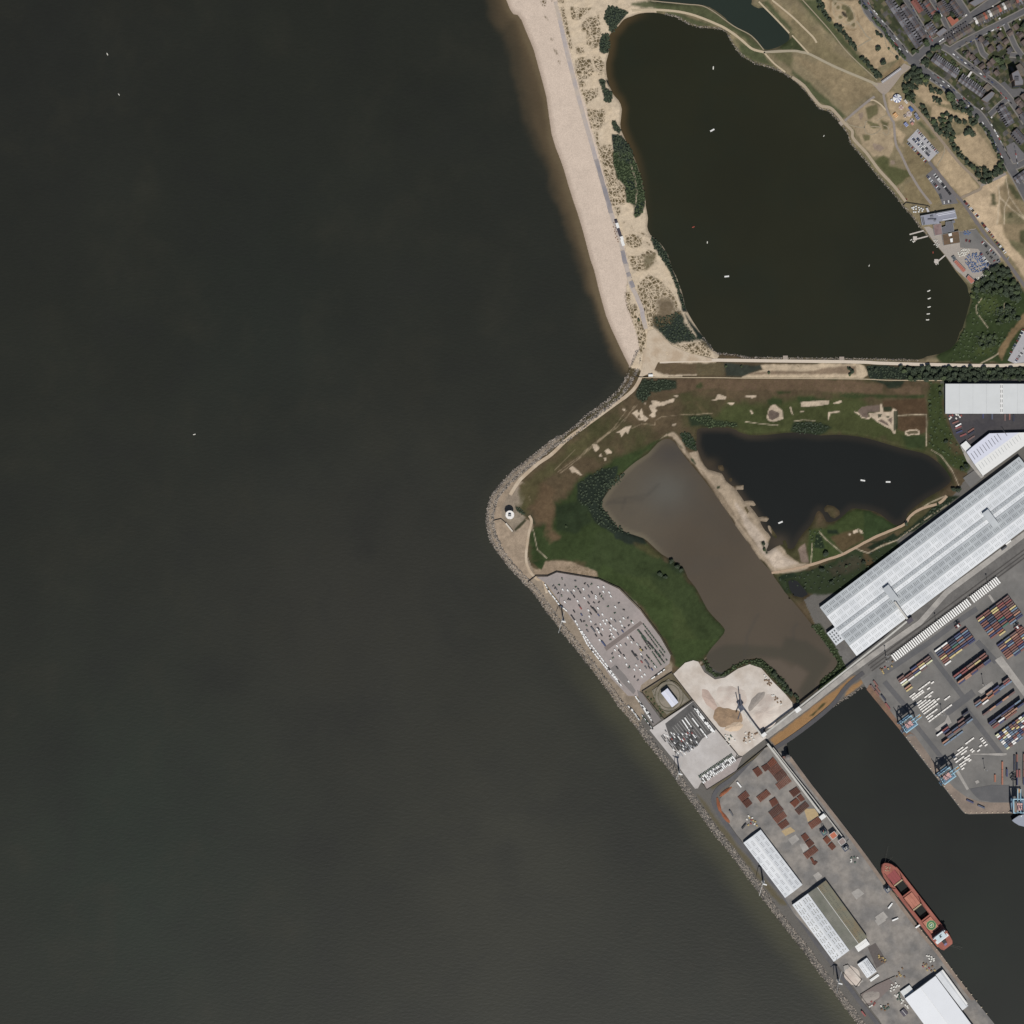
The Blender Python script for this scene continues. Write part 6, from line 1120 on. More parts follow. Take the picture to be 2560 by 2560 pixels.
# ------------------------------------------------------------------ town
ROOFC = dict(s=mat('slate_roof', (118,115,119), .8, .10, .5, (106,104,110), .12, per=.12), r=mat('red_tile_roof', (160,104,92), .85, .10, .5, per=.08), n=mat('brown_tile_roof', (128,113,106), .85, .10, .5, per=.10), p=mat('pale_slate_roof', (142,141,146), .75, .08, .5, per=.10), w=mat('white_felt_roof', (214,212,208), .7, .05, .5), f=mat('felt_roof', (122,116,110), .95, .12, .4, (136,126,112), .1, per=.1), t=mat('terracotta_tiles', (186,116,92), .85, .08, .5))
M_BRICK = mat('house_brick', (150,128,114), .9, .08, .6, per=.08); M_CHIM = mat('chimney_brick', (150,110,96), .9, .1, 1)
HM = {}
def house_parts(w, d, wing):
    key = (round(w,1), d, wing)
    if key in HM: return HM[key]
    e, r = 5.6, 8.4; x, y = w/2-.04, d/2
    wl = MB(); wl.add([(-x,-y,-.8),(x,-y,-.8),(x,y,-.8),(-x,y,-.8),(-x,-y,e),(x,-y,e),(x,y,e),(-x,y,e),(-x,0,r-.1),(x,0,r-.1)], [(0,1,5,4),(2,3,7,6),(1,2,6,9,5),(3,0,4,8,7)])
    rf = MB(); o = .3; rf.add([(-x,-y-o,e-.1),(x,-y-o,e-.1),(x,0,r),(-x,0,r),(x,y+o,e-.1),(-x,y+o,e-.1),(-x,-y-o,e-.25),(x,-y-o,e-.25),(x,y+o,e-.25),(-x,y+o,e-.25)], [(0,1,2,3),(3,2,4,5),(6,7,1,0),(5,4,8,9)])
    cm = MB(); cm.box(x-.7,x+.25,-.6,.6,r-1.2,r+1.3)
    wg = wr = None
    if wing:
        wg = MB(); wg.box(-x+.1, .1, y+.02, y+wing, -.8, 4.6); wr = MB(); wr.add([(-x-.1,y+.05,5.6),(-x-.1,y+wing+.2,5.2),(.3,y+wing+.2,4.6),(.3,y+.05,4.6),(-x-.1,y+.05,4.55),(-x-.1,y+wing+.2,4.55)], [(0,3,2,1),(1,2,5),(0,1,5,4),(3,0,4)])
    HM[key] = [b.mesh(nm) if b else None for nm, b in (('wall',wl),('roof',rf),('chimney',cm),('rear_wing',wg),('wing_roof',wr))]
    return HM[key]
HMM = {}
def hm(me, m):
    k = (me.name, m.name)
    if k not in HMM: q = me.copy(); q.materials.clear(); q.materials.append(m); HMM[k] = q
    return HMM[k]
def house(px, rz, w, d, k, wing, label, grp):
    t = empty('house', (wx(px), wy(px), 2.0), rz); tag(t, label, 'house', grp, many=True); wl, rf, cm, wg, wr = house_parts(w, d, wing)
    put('wall', hm(wl, M_BRICK), None, t); r = put('roof', hm(rf, ROOFC[k]), None, t); put('chimney', hm(cm, M_CHIM), None, r)
    if wg: g = put('rear_wing', hm(wg, M_BRICK), None, t); put('wing_roof', hm(wr, ROOFC['s' if k != 'p' else 'p']), None, g)
def terrace(s_, n, rear, d, ks, label, wing=5.5):
    pts = P(s_); a, b = pts[0], pts[-1]; L = math.dist(a, b)*S; w = L/n; rz = math.atan2(-(b[1]-a[1]), b[0]-a[0])
    if rear < 0: rz += math.pi          # +y is the rear
    for i in range(n):
        t = (i+.5)/n; p = (a[0]+(b[0]-a[0])*t, a[1]+(b[1]-a[1])*t); house(p, rz, w, d, ks[(i*7+n) % len(ks)], wing, label, 'terraced houses')
terrace('a3 1530,0 a4 230,770', 18, 1, 9.5, 'spssp', 'terraced house on the seafront row by the golf garden')
terrace('a4 -30,90 330,610', 16, -1, 9, 'snsps', 'terraced house in the second row behind the seafront'); terrace('a4 140,10 270,200', 5, 1, 10, 'rr', 'red-roofed terraced house near the top edge', 4); terrace('a4 360,400 490,590', 6, 1, 9, 'spn', 'terraced house above the shopping street bend')
terrace('a4 330,20 520,280', 9, -1, 9, 'snnr', 'terraced house west of the narrow side street'); terrace('a4 560,40 690,260', 8, 1, 9, 'nsn', 'terraced house east of the narrow side street'); terrace('a4 760,20 930,250', 9, -1, 9, 'sns', 'terraced house beside the pale-edged hall street')
terrace('a4 450,940 850,1230', 15, 1, 10.5, 'spspp', 'tall terraced house on the upper seafront row'); terrace('a4 890,1270 1270,1540', 14, 1, 10.5, 'psps', 'tall terraced house on the lower seafront row')
terrace('a5 1560,30 1730,330', 9, -1, 11, 'sps', 'terraced house in the corner row by the right edge'); terrace('a5 1770,430 1930,610', 6, -1, 12, 'ss', 'broad terraced house beside the hotel car park', 4); terrace('a5 1780,1240 1960,1110', 5, -1, 11, 'sp', 'terraced house at the end of the coast road', 4)
terrace('a4 700,690 1080,450', 10, 1, 11, 'sfnf', 'shop house on the shaded side of the shopping street', 8); terrace('a4 1130,350 1700,60', 15, -1, 12, 'ftfwfn', 'shop house in the upper shopping parade', 5); terrace('a4 1790,20 1960,-60', 4, -1, 10, 'rp', 'red-roofed shop at the top right corner')
for i, s_ in enumerate('1010,880 1095,930 1165,1000 1250,1075 1375,1045 1490,1180 1310,700 1400,790 1550,570 1630,680 1700,810 1800,440 1870,570 1930,690 1535,770 1830,1630 1890,1690 1920,1560 1330,1170 1430,990 1240,640 1700,540 1900,1870 1850,1790'.split()):
    house(P('a4 '+s_)[0], UA+(math.pi/2 if i % 3 else 0), 9.5, 8.5, 'nnsn'[i % 4], 0 if i % 2 else 3, 'semi-detached house among the inland gardens', 'semi-detached houses')
def block_(name, label, cat, s_, h, k, extra=None):
    t, r, c, q = flatroof(name, label, cat, 'a4 '+s_, h, ROOFC[k], M_BRICK)
    return t, r, c
block_('hall', 'blue-grey roofed hall inside a pale kerb at the top edge', 'hall', '1040,60 1130,10 1150,-60 1340,-60 1330,0 1130,115', 8, 'p'); block_('corner_building', 'terracotta L-shaped corner building on the shopping street', 'building', '680,300 735,268 800,335 850,300 875,340 765,432', 8, 't')
block_('flats', 'pale flat-roofed block above the shopping street', 'building', '505,545 630,455 690,500 565,605', 7, 'p'); block_('guest_house', 'large slate building ending the lower seafront row', 'building', '1235,1612 1400,1482 1450,1512 1425,1560 1325,1665', 9, 'p'); block_('mission_hall', 'white-roofed hall in the back gardens of the upper seafront row', 'hall', '1010,1235 1070,1150 1100,1165 1040,1255', 4, 'w'); block_('garage_block', 'pale gravelled hall behind the lower seafront row', 'hall', '1270,1420 1340,1350 1420,1410 1340,1475', 4.5, 'f')
t, r, c = block_('tower_block', 'tall grey tower block throwing a long black shadow', 'tower block', '1692,1222 1790,1166 1872,1340 1872,1400 1742,1415 1736,1330 1712,1318', 33, 'p')
MB().box(-4,3,-3,4,33.2,36.5).build('lift_house', ROOFC['s'], r); MB().box(-2,1.5,-1,2,36.5,37).build('lift_roof', M_WALLD, r)
for k in range(10):
    g = MB(); pt = [tuple((W(p)-c)[:2]) for p in P('a4 1738,1417 1874,1402')]; a, b = Vector((*pt[0], 3*k+2)), Vector((*pt[1], 3*k+2)); g.bar(a, b, .5, 1.2); g.build('window_band', mat('window_glass', (70,78,88), .2), t)
block_('low_block', 'long grey low-rise beside the tower block', 'building', '1788,1072 1860,1030 1940,1130 1940,1235 1872,1222', 6, 'f')
rr = random.Random(5)
for i in range(46):                     # garden sheds and garages
    p = P('a4 %d,%d' % (rr.uniform(250,1930), rr.uniform(0,1900)))[0]
    if p[0]+p[1]*.9 < 2420 or inside(p, COASTRD+[(2200,700),(2000,-100)]): continue
    k = rr.choice('wwfnp'); t = empty('garden_shed', (wx(p), wy(p), 2.0), UA+rr.choice((0,1.57))); tag(t, {'w':'white','f':'felted','n':'brown','p':'pale'}[k]+' roofed garden shed behind the houses', 'shed', 'garden sheds', many=True); L = rr.uniform(2.2,4.5)
    MB().box(-L/2,L/2,-1.3,1.3,-.5,2.3).build('wall', M_BRICK, t); MB().add([(-L/2-.1,-1.5,2.2),(L/2+.1,-1.5,2.2),(L/2+.1,1.5,2.6),(-L/2-.1,1.5,2.6)], [(0,1,2,3)]).build('roof', ROOFC[k], t)
# ------------------------------------------------------------------ trees
M_LEAF = [mat('leaf_dark', (88,102,76), .9, .22, .9, (74,88,68), .3, per=.18), mat('leaf_mid', (102,118,78), .9, .22, .9, (86,102,68), .3, per=.18), mat('leaf_light', (126,138,84), .9, .2, .9, (108,120,72), .3, per=.14)]; M_BARK = mat('bark', (92,82,70), .95, .15, 2)
def crown_mesh(seed, nq, leaf):
    r = random.Random(seed); b = MB(); lobes = [(r.uniform(-.5,.5), r.uniform(-.5,.5), r.uniform(-.25,.45), r.uniform(.42,.62)) for _ in range(7)] + [(0,0,.15,.62)]
    for _ in range(nq):
        l = r.choice(lobes); th = r.uniform(0,6.283); z = r.uniform(-.6,1); q = math.sqrt(max(0,1-z*z)); k = l[3]*r.uniform(.72,1.05); c = Vector((l[0]+k*q*math.cos(th), l[1]+k*q*math.sin(th), .9+l[2]+k*z*.85))
        n = Vector((q*math.cos(th)+r.uniform(-.6,.6), q*math.sin(th)+r.uniform(-.6,.6), z+.35+r.uniform(-.4,.4))).normalized(); t1 = n.orthogonal().normalized(); t2 = n.cross(t1); a = r.uniform(0,6.28); u_ = t1*math.cos(a)+t2*math.sin(a); v_ = n.cross(u_); s_ = leaf*r.uniform(.7,1.3)
        b.add([c-u_*s_-v_*s_*.6, c+u_*s_-v_*s_*.7, c+u_*s_*.8+v_*s_*.7, c-u_*s_*.7+v_*s_*.6], [(0,1,2,3)])
    return b.mesh('crown')
CR = [crown_mesh(i, 480, .17) for i in range(4)]; CRM = {(i,k): None for i in range(4) for k in range(3)}
for (i, k) in CRM: q = CR[i].copy(); q.materials.append(M_LEAF[k]); CRM[(i,k)] = q
tk = MB(); tk.tube((0,0,-.15),(0,0,.8),.07,.045,7); tk.bar((0,0,.55),(.35,.1,1.0),.05); tk.bar((0,0,.5),(-.3,.2,1.0),.05); tk.bar((0,0,.6),(.05,-.35,1.05),.045); TK = tk.mesh('trunk', M_BARK)
trees = []; tr = random.Random(9)
def tree(px, r, where, kind=0):
    trees.append((px, r, where, kind))
GROVES = []
def grove(s_, sp, r0, r1, where, kinds=(0,)):
    GROVES.append(s_)
    for p in scatter_in(P(s_), sp, tr): tree(p, tr.uniform(r0, r1), where, tr.choice(kinds))
def hedge(s_, n, r0, r1, where, kinds=(0,)):
    for p, h in along(P(s_), n): tree((p[0]+tr.uniform(-2,2), p[1]+tr.uniform(-2,2)), tr.uniform(r0, r1), where, tr.choice(kinds))
grove('a3 380,0 470,0 620,330 590,350 420,130', 7.5, 3.2, 4.6, 'in the belt west of the golf garden'); grove('a3 700,430 840,440 870,600 1040,740 1030,810 900,660', 7, 3.2, 4.8, 'in the belt below the golf garden', (0,0,1)); grove('a3 1110,930 1200,940 1290,1100 1420,1160 1420,1240 1340,1240', 7.5, 3.2, 4.8, 'in the belt above the plaza')
for s_, r in (('a3 1390,795',5),('a3 1455,1010',5.6),('a3 1370,540',4),('a3 1430,580',3.6),('a3 1690,935',3.6),('a3 1555,790',2.2)): tree(P(s_)[0], r, 'standing alone on the dry golf grass', 0)
hedge('a3 1100,60 1180,130', 3, 2.5, 3.5, 'along the seafront hedge'); hedge('a3 1320,300 1480,510 1600,690 1760,880 1815,950', 22, 2.6, 3.8, 'along the seafront hedge', (0,1))
grove('a4 0,1230 130,1090 290,1160 400,1290 370,1400 280,1320 150,1480 200,1600 130,1680 40,1580 0,1500', 9, 4, 5.8, 'in the park wood beside the funfair', (0,0,1)); tree(P('a4 350,1300')[0], 5, 'in the park wood beside the funfair', 2); grove('a4 390,1390 480,1410 590,1500 550,1535 430,1470', 9, 3.8, 5, 'in the clump on the dry park lawn'); grove('a4 470,1570 590,1620 580,1680 480,1640', 8, 3, 4.2, 'in the small island clump on the lawn')
tree(P('a4 750,1555')[0], 9.5, 'big round crown by the coast road', 1); grove('a4 740,1640 880,1700 900,1780 780,1740', 9, 3.6, 5, 'in the clump below the big round crown'); grove('a4 860,1620 1080,1760 1100,1860 960,1820', 9, 3.8, 5, 'in the shade belt along the coast road')
grove('a5 230,50 330,20 400,140 440,280 560,270 640,150 760,160 770,380 830,560 690,560 520,430 380,260', 10, 4.2, 6, 'in the dense park thicket', (0,0,1)); grove('a5 820,240 1010,260 1000,330 840,320', 9, 3.4, 4.6, 'in the clump right of the thicket'); grove('a5 1060,210 1190,210 1180,300 1100,360 1060,300', 9, 3.8, 5, 'in the clump by the park gate')
for dx, dy, r in ((0,0,7),(50,20,6),(-40,10,6)): tree(P('a5 %d,%d' % (1045+dx, 460+dy))[0], r, 'in the round dark clump on the lawn', 0)
grove('a5 700,570 770,570 900,740 1060,940 1100,1010 1010,1000 860,820', 9, 3.2, 4.6, 'in the hedge along the green walk'); grove('a5 1100,1020 1300,1010 1400,1090 1560,960 1560,1120 1300,1290 1210,1250', 10.5, 4.4, 6, 'in the corner wood by the green walk', (0,0,1)); hedge('a5 1230,350 1340,430 1420,640 1560,900 1620,1060', 16, 2.8, 4, 'along the coast road hedge')
grove('a7 1200,1250 1450,1030 1600,970 1720,1120 1900,1370 1860,1500 1600,1460 1350,1400 1200,1380', 11.5, 4.6, 6.6, 'in the wood south of the marina', (0,0,1)); grove('a7 1500,1580 1800,1620 1850,1800 1520,1880', 15, 3.8, 5.2, 'in the glade east of the lake corner', (0,1)); grove('a7 1140,1420 1260,1440 1240,1520 1150,1500', 12, 3, 4.2, 'in the lakeside scrub corner', (1,2)); grove('b3 1430,90 1640,60 1640,180 1480,220', 12, 3.4, 4.6, 'in the glade east of the lake corner', (1,))
grove('b3 620,415 1000,410 1932,425 1990,535 1130,548 700,540', 11.5, 4, 5.8, 'in the shelter belt above the northern shed', (0,0,0,1)); hedge('b3 310,460 380,440', 2, 3.4, 4, 'at the west tip of the shelter belt')
for s_, r in (('b2 1855,690',3.4),('b2 1885,725',3.8),('b2 1855,760',3),('b2 1840,680',2.4)): tree(P(s_)[0], r, 'in the lone clump on the sandy dam', 0)
for s_, r in (('b2 877,738',2.6),('b2 360,655',2.6),('b2 548,655',2.2),('b6 1040,1665',5),('b6 1540,1580',3.8),('b6 1330,1620',3),('b6 1080,1475',5.4),('b6 1150,1815',4),('b6 330,1350',3.2),('b6 340,1420',3),('b3 945,815',3),('b3 1050,690',3.6),('b3 1045,630',3),('b3 1110,1190',4),('b3 1320,1450',5),('b3 1280,1480',4),('b3 1240,1700',5),('b3 1190,1690',4.4),('b4 1140,1140',2.4),('b5 720,1715',4.6),('b5 790,1750',3.8),('b5 860,1560',4.5),('b5 930,1620',4.6),('b5 975,1670',4),('b1 1050,290',2.6),('b7 510,340',3.6),('b7 890,100',2.4)): tree(P(s_)[0], r, 'standing in the reserve', 0)
hedge('c1 1720,400 1760,470 1830,520 1870,590 1910,640', 9, 3, 4.6, 'on the lagoon bank beside the aggregate yard'); hedge('c2 430,870 460,930', 3, 3, 4, 'on the lagoon bank beside the aggregate yard')
for s_, r in (('a4 520,300',8.4),('a4 350,690',6),('a4 370,720',5),('a4 530,770',5.4),('a4 470,800',5),('a4 400,890',5.4),('a4 350,980',5.2),('a4 310,1010',4.4),('a4 370,1060',4.6),('a4 980,890',4.6),('a4 1930,430',7),('a4 1880,470',5),('a4 1500,960',6),('a4 1560,1010',6),('a4 1590,1090',5.6),('a4 1450,960',4.6),('a4 760,230',5),('a4 690,240',4.6),('a4 1770,400',4),('a4 160,840',4.4),('a4 210,830',3.6),('a4 1640,930',4),('a4 1370,540',3.4),('a4 1340,640',3.6),('a4 1460,640',3),('a4 1830,930',4)): tree(P(s_)[0], r, 'among the town gardens', tr.choice((0,0,1)))
for i in range(60):
    p = P('a4 %d,%d' % (tr.uniform(400,1300), 0))[0]; t_ = tr.uniform(0,1); q = P('a4 %d,%d' % (560+t_*820+tr.uniform(-60,60), 930+t_*560+tr.uniform(-70,40)))[0]; tree(q, tr.uniform(1.2,2.4), 'small crown in the back gardens', tr.choice((0,1,1,2)))
trees.sort(key=lambda t_: -t_[1]); KN = ['dark green tree ', 'mid green tree ', 'pale green tree ']
more = MB()
for n, (px, r, where, k) in enumerate(trees):
    z = gz(px)-.1 if 1190 < px[0] < 2730 else 2.0; i = tr.randrange(4)
    if n >= 300:
        c = W(px, z); me = CR[i]; vv = [tuple(c+v.co*r) for v in me.vertices]; more.add(vv, [tuple(f.vertices) for f in me.polygons], 0); continue
    t = empty('tree', (wx(px), wy(px), z), tr.uniform(0,6.28)); sc = (r, r, r*tr.uniform(.9,1.15)); t.scale = sc; tag(t, KN[k]+where, 'tree', 'trees', many=True); put('trunk', TK, None, t); put('crown', CRM[(i,k)], None, t)
if more.v: o = more.build('garden_bushes', M_LEAF[1], kind='stuff'); o['label'] = 'small bushes filling the back gardens'
# scrub and reed thickets: uncountable
sb = MB(); bs = [crown_mesh(40+i, 26, .42) for i in range(4)]; bsd = [([v.co.copy() for v in m.vertices], [tuple(f.vertices) for f in m.polygons]) for m in bs]; br = random.Random(4)
def scrub(s_, sp, r0, r1, k):
    for p in scatter_in(P(s_), sp, br, 12):
        vv, ff = bsd[br.randrange(4)]; r = br.uniform(r0, r1); c = W(p, gz(p)-.5*r); a = br.uniform(0,6.28); ca, sa = math.cos(a)*r, math.sin(a)*r
        sb.add([(c.x+v.x*ca-v.y*sa, c.y+v.x*sa+v.y*ca, c.z+v.z*r*.8) for v in vv], ff, k)
for s_, sp, k in (('a1 1640,80 1700,75 1890,150 1750,300 1720,390 1680,385 1590,210',3.4,0),('a1 1570,410 1640,400 1665,450 1650,620 1600,650 1540,620 1540,480',3.2,0),('a1 1530,970 1560,955 1600,990 1610,1060 1680,1100 1700,1200 1650,1250 1590,1200 1575,1070',3.2,0),('a1 1690,1480 1730,1450 1790,1580 1780,1620 1700,1550',3.2,0),('a1 1700,1640 1800,1640 1932,1800 1950,1932 1780,1932 1710,1780',3.6,0),
   ('a8 740,0 950,0 1040,180 1100,400 1120,560 1110,650 1080,750 1000,790 990,760 1010,640 900,590 890,420 790,320 740,100',4.6,1),('a8 1200,1030 1290,1090 1400,1250 1450,1410 1540,1640 1600,1900 1500,1650 1430,1450 1300,1250 1220,1130',4,0),('b1 1240,260 1440,230 1530,190 1600,310 1730,480 1780,540 1480,570 1420,550 1300,430',5.2,0),('b1 1100,1010 1490,1015 1480,1100 1200,1160 1150,1250 1090,1290 1010,1190',5.4,0),
   ('b4 1290,620 1400,550 1560,450 1740,430 1690,620 1570,830 1580,920 1720,1090 1900,1230 1700,1210 1490,1080 1390,900 1280,860',5.8,0),('b2 1210,1340 1450,1320 1600,1380 1500,1465 1250,1465 1160,1430',5,0),('b2 -90,1260 190,1260 200,1310 500,1340 510,1385 160,1390',5,1),('b5 960,10 1080,0 1150,110 1160,220 1080,200 1010,140',4.4,0),('b3 280,405 640,410 640,530 330,530',4.6,0),('b3 930,570 1080,590 1080,900 1180,1130 1380,1430 1320,1510 1160,1440 940,1230',10,1),
   ('c1 850,240 900,250 980,390 1080,410 1180,350 1330,250 1560,230 1780,410 1900,560 1850,640 1600,350 1420,280 1280,325 1120,430 1000,440 900,360',4.4,1),('c2 620,10 720,10 900,260 1040,530 720,800 730,690 940,480 810,260',6,1),('b6 500,1750 880,1680 1280,1520 1450,1420 1600,1470 1900,1330 1900,1430 1250,1900 600,1900',11,0),('b7 0,580 400,510 860,130 1100,20 640,390 300,550',6,0),('b6 890,1200 1040,1160 1050,1400 940,1400 900,1560',7,1),('a7 1120,1300 1450,1060 1560,1000 1880,1400 1850,1800 1100,1900 1110,1600',8.5,1),('b3 1290,20 1640,20 1800,30 1640,250 1400,340 1150,330',8,1),('b4 530,890 650,980 640,1010 540,940',3.6,0),('c1 130,640 230,570 330,760 390,950 370,940',7,1),('b5 60,620 300,480 330,560 120,700',4.4,0)): scrub(s_, sp, 1.6, 3.0, k)
for s_ in GROVES: scrub(s_, 4.2, 1.8, 2.8, 0)
o = sb.build('scrub', M_LEAF[:2], kind='stuff'); o['label'] = 'low scrub, willow and reed thickets'
# ------------------------------------------------------------------ rock armour
ico = bmesh.new(); bmesh.ops.create_icosphere(ico, subdivisions=1, radius=1); ico.verts.ensure_lookup_table(); iv = np.array([v.co[:] for v in ico.verts]); jf = np.array([[v.index for v in f.verts] for f in ico.faces]); ico.free()
def rocks(name, line, n, w0, w1, r0, r1, label, z0=.2, z1=2.3, seed=2, mats=None):
    g = np.random.default_rng(seed); ln = smooth_line(line, n=3); pts = np.array([p for p, h in along(ln, 900)]); hd = np.array([h for p, h in along(ln, 900)])
    i = g.integers(0, 900, n); t = g.random(n)**.8; off = w0+(w1-w0)*t; nx = -np.sin(hd[i]); ny = -np.cos(hd[i])    # inland normal on the plan
    px = pts[i,0]+nx*off+g.normal(0,.8,n); py = pts[i,1]+ny*off+g.normal(0,.8,n)
    X = (px-1280)*S; Y = (1280-py)*S; Zr = z0+(z1-z0)*t; r = g.uniform(r0, r1, n); ang = g.random((n,3))*6.28; sc = g.uniform(.6,1.25,(n,3)); vs_ = iv[None]*sc[:,None]*r[:,None,None]*(1+.22*g.standard_normal((n,len(iv),1))); c, s_ = np.cos(ang[:,0])[:,None], np.sin(ang[:,0])[:,None]
    x = vs_[...,0]*c-vs_[...,1]*s_; y = vs_[...,0]*s_+vs_[...,1]*c; c, s_ = np.cos(ang[:,1])[:,None], np.sin(ang[:,1])[:,None]; y, z = y*c-vs_[...,2]*s_, y*s_+vs_[...,2]*c
    co = np.stack([x+X[:,None], y+Y[:,None], z*.8+Zr[:,None]], -1).reshape(-1,3); f = (jf[None]+np.arange(n)[:,None,None]*len(iv)).reshape(-1,3)
    me = bpy.data.meshes.new(name); me.from_pydata(co.tolist(), [], f.tolist()); ms = mats or [mat('rock_pale', (190,180,168), .95, .1, 1), mat('rock_grey', (136,130,124), .95, .12, 1), mat('rock_dark', (92,88,84), .95, .12, 1)]
    for m in ms: me.materials.append(m)
    me.polygons.foreach_set('material_index', np.repeat(g.choice(3, n, p=[.42,.3,.28]), len(jf)).astype(np.int32)); o = put(name, me, None, kind='stuff'); o['label'] = label
rocks('rock_armour', P('b1 1000,640') + [(1575,925)] + COAST_ROCK[:20], 7500, -1, 20, .5, 1.15, 'grey and white boulder armour of the northern sea wall')
rocks('rock_armour', COAST_ROCK[19:-2], 11500, -1, 16, .5, 1.15, 'grey and white boulder armour of the southern sea wall', seed=3)
rocks('shore_stones', [(x, y) for x, y in MARINE[3:34]], 1500, -1, 4, .5, .9, 'stone edging along the northern lake shore', .1, 1.0, 5)
rocks('shore_stones', MARINE[46:55], 900, -1, 4, .5, .9, 'stone edging along the lake dam', .1, 1.0, 6); rocks('shore_stones', DOCK[1:7], 700, -4, 2, .5, 1.0, 'stone edging along the dock head', .1, 1.6, 7)

# ------------------------------------------------------------------ vehicles
def paint_(nm, c): return mat('paint_'+nm, c, .35, .02, .5, spec=.5, sat=.7)
PAINT = dict(w=('white',(236,236,234)), k=('black',(52,52,56)), g=('grey',(112,114,120)), s=('silver',(178,180,184)), r=('red',(190,72,66)), b=('blue',(70,92,150)), e=('green',(78,122,88)), y=('yellow',(206,180,90)), o=('orange',(214,130,80)))
M_GLASS = mat('car_glass', (48,54,60), .15, 0, 1, spec=.6); M_TYRE = mat('tyre', (40,40,42), .9)
def car_mesh(k):
    b = MB(); b.box(-2.2,2.2,-.88,.88,.35,.86); b.box(-1.7,1.15,-.84,.84,.86,1.42,1,(-1.3,.55,-.7,.7)); b.add([(-1.28,-.69,1.425),(.53,-.69,1.425),(.53,.69,1.425),(-1.28,.69,1.425)], [(0,1,2,3)], 0)
    for x in (-1.35,1.4):
        for y in (-.9,.9): b.tube((x,y-.1,.33),(x,y+.1,.33),.33,.33,8,2)
    return b.mesh('parked_car', [paint_(*PAINT[k]), M_GLASS, M_TYRE])
def van_mesh(k):
    b = MB(); b.box(-2.7,1.5,-1.05,1.05,.4,2.35,0,(-2.7,1.4,-1.0,1.0)); b.box(1.5,2.7,-1.03,1.03,.4,1.25); b.box(1.5,2.35,-1.0,1.0,1.25,2.2,1,(1.5,1.75,-.9,.9))
    for x in (-1.7,1.8):
        for y in (-1.0,1.0): b.tube((x,y-.12,.38),(x,y+.12,.38),.38,.38,8,2)
    return b.mesh('van', [paint_(*PAINT[k]), M_GLASS, M_TYRE])
def tractor_mesh(k):
    b = MB(); b.box(.2,2.3,-.5,.5,.9,1.7); b.box(-1.5,.3,-.8,.8,1.0,2.7,1,(-1.3,.1,-.7,.7)); b.box(-1.35,.15,-.75,.75,2.7,2.85)
    for y in (-1.0,1.0): b.tube((-1.0,y-.25,.85),(-1.0,y+.25,.85),.85,.85,10,2); b.tube((1.6,y-.2,.55),(1.6,y+.2,.55),.55,.55,10,2)
    return b.mesh('tractor', [paint_(*PAINT[k]), M_GLASS, M_TYRE])
def lorry_mesh(k):
    b = MB(); b.box(-6,3,-1.25,1.25,1.0,3.6); b.box(3.3,5.6,-1.2,1.2,.5,2.9); b.box(5.6,5.7,-1.1,1.1,1.6,2.7,1)
    for x in (-4.6,-3.4,4.4):
        for y in (-1.1,1.1): b.tube((x,y-.2,.5),(x,y+.2,.5),.5,.5,8,2)
    return b.mesh('lorry', [paint_(*PAINT[k]), M_GLASS, M_TYRE])
VM = {}; CNT = {}; rest = MB(); RESTM = [paint_(*PAINT[k]) for k in 'wkgsrbeyo']; MAKER = dict(parked_car=car_mesh, van=van_mesh, tractor=tractor_mesh, lorry=lorry_mesh); NOUN = dict(parked_car='car', van='van', tractor='tractor', lorry='lorry')
vr = random.Random(8)
def vehicle(kind, k, px, rz, where, grp, z=None):
    CNT[kind] = CNT.get(kind, 0)+1
    z = z if z is not None else gz(px)+.1
    me = VM.get((kind,k)) or VM.setdefault((kind,k), MAKER[kind](k))
    if CNT[kind] > 298:
        c, s_ = math.cos(rz), math.sin(rz); w = W(px, z); mi = 'wkgsrbeyo'.index(k); vv = [(w.x+v.co.x*c-v.co.y*s_, w.y+v.co.x*s_+v.co.y*c, w.z+v.co.z) for v in me.vertices]; rest.add(vv, [tuple(f.vertices) for f in me.polygons if f.material_index < 2], mi); return
    o = put(kind, me, None, loc=(wx(px), wy(px), z), rz=rz); tag(o, '%s %s %s' % (PAINT[k][0], NOUN[kind], where), NOUN[kind], grp, many=True)
MIX = 'wwkkggssrbkw'
def vrow(kind, s_, n, across, cols, where, grp, z=None, skip=.0, jit=.6):
    for p, h in along(P(s_), n):
        if vr.random() < skip: continue
        vehicle(kind, vr.choice(cols), (p[0]+vr.uniform(-jit,jit)*.6, p[1]+vr.uniform(-jit,jit)*.6), h+(math.pi/2 if across else 0)+vr.uniform(-.05,.05)+(math.pi if vr.random() < .5 else 0), where, grp, z)
for s_, n in (('a5 65,630 355,935',22),('a5 130,545 400,830',19),('a5 180,520 415,775',16),('a5 225,440 545,790',15)): vrow('parked_car', s_, n, 1, MIX, 'in the pale visitor car park', 'cars in the park car parks', skip=.12)
for s_, n in (('a5 495,1135 745,1455',20),('a5 375,1160 585,1395',13),('a5 580,1460 605,1545',5),('a5 645,1585 750,1565',4)): vrow('parked_car', s_, n, 1, MIX, 'in the tarmac lakeside car park', 'cars in the park car parks', skip=.12)
for s_, n in (('a7 1030,15 1255,275',18),('a7 1295,345 1480,575',15),('a7 1495,610 1650,795',14),('a7 1690,880 1700,885',1)): vrow('parked_car', s_, n, 1, MIX, 'parked on sand beside the lake drive', 'cars along the lake drive', skip=.1)
for s_, n in (('a7 1300,640 1500,830',13),('a7 1255,775 1410,1000',15),('a7 1350,770 1480,920',8),('a7 1530,905 1560,935',3),('a7 1050,610 1120,625',5)): vrow('parked_car', s_, n, 1, MIX+'r', 'in the marina car park', 'cars at the marina', 3.35, skip=.1)
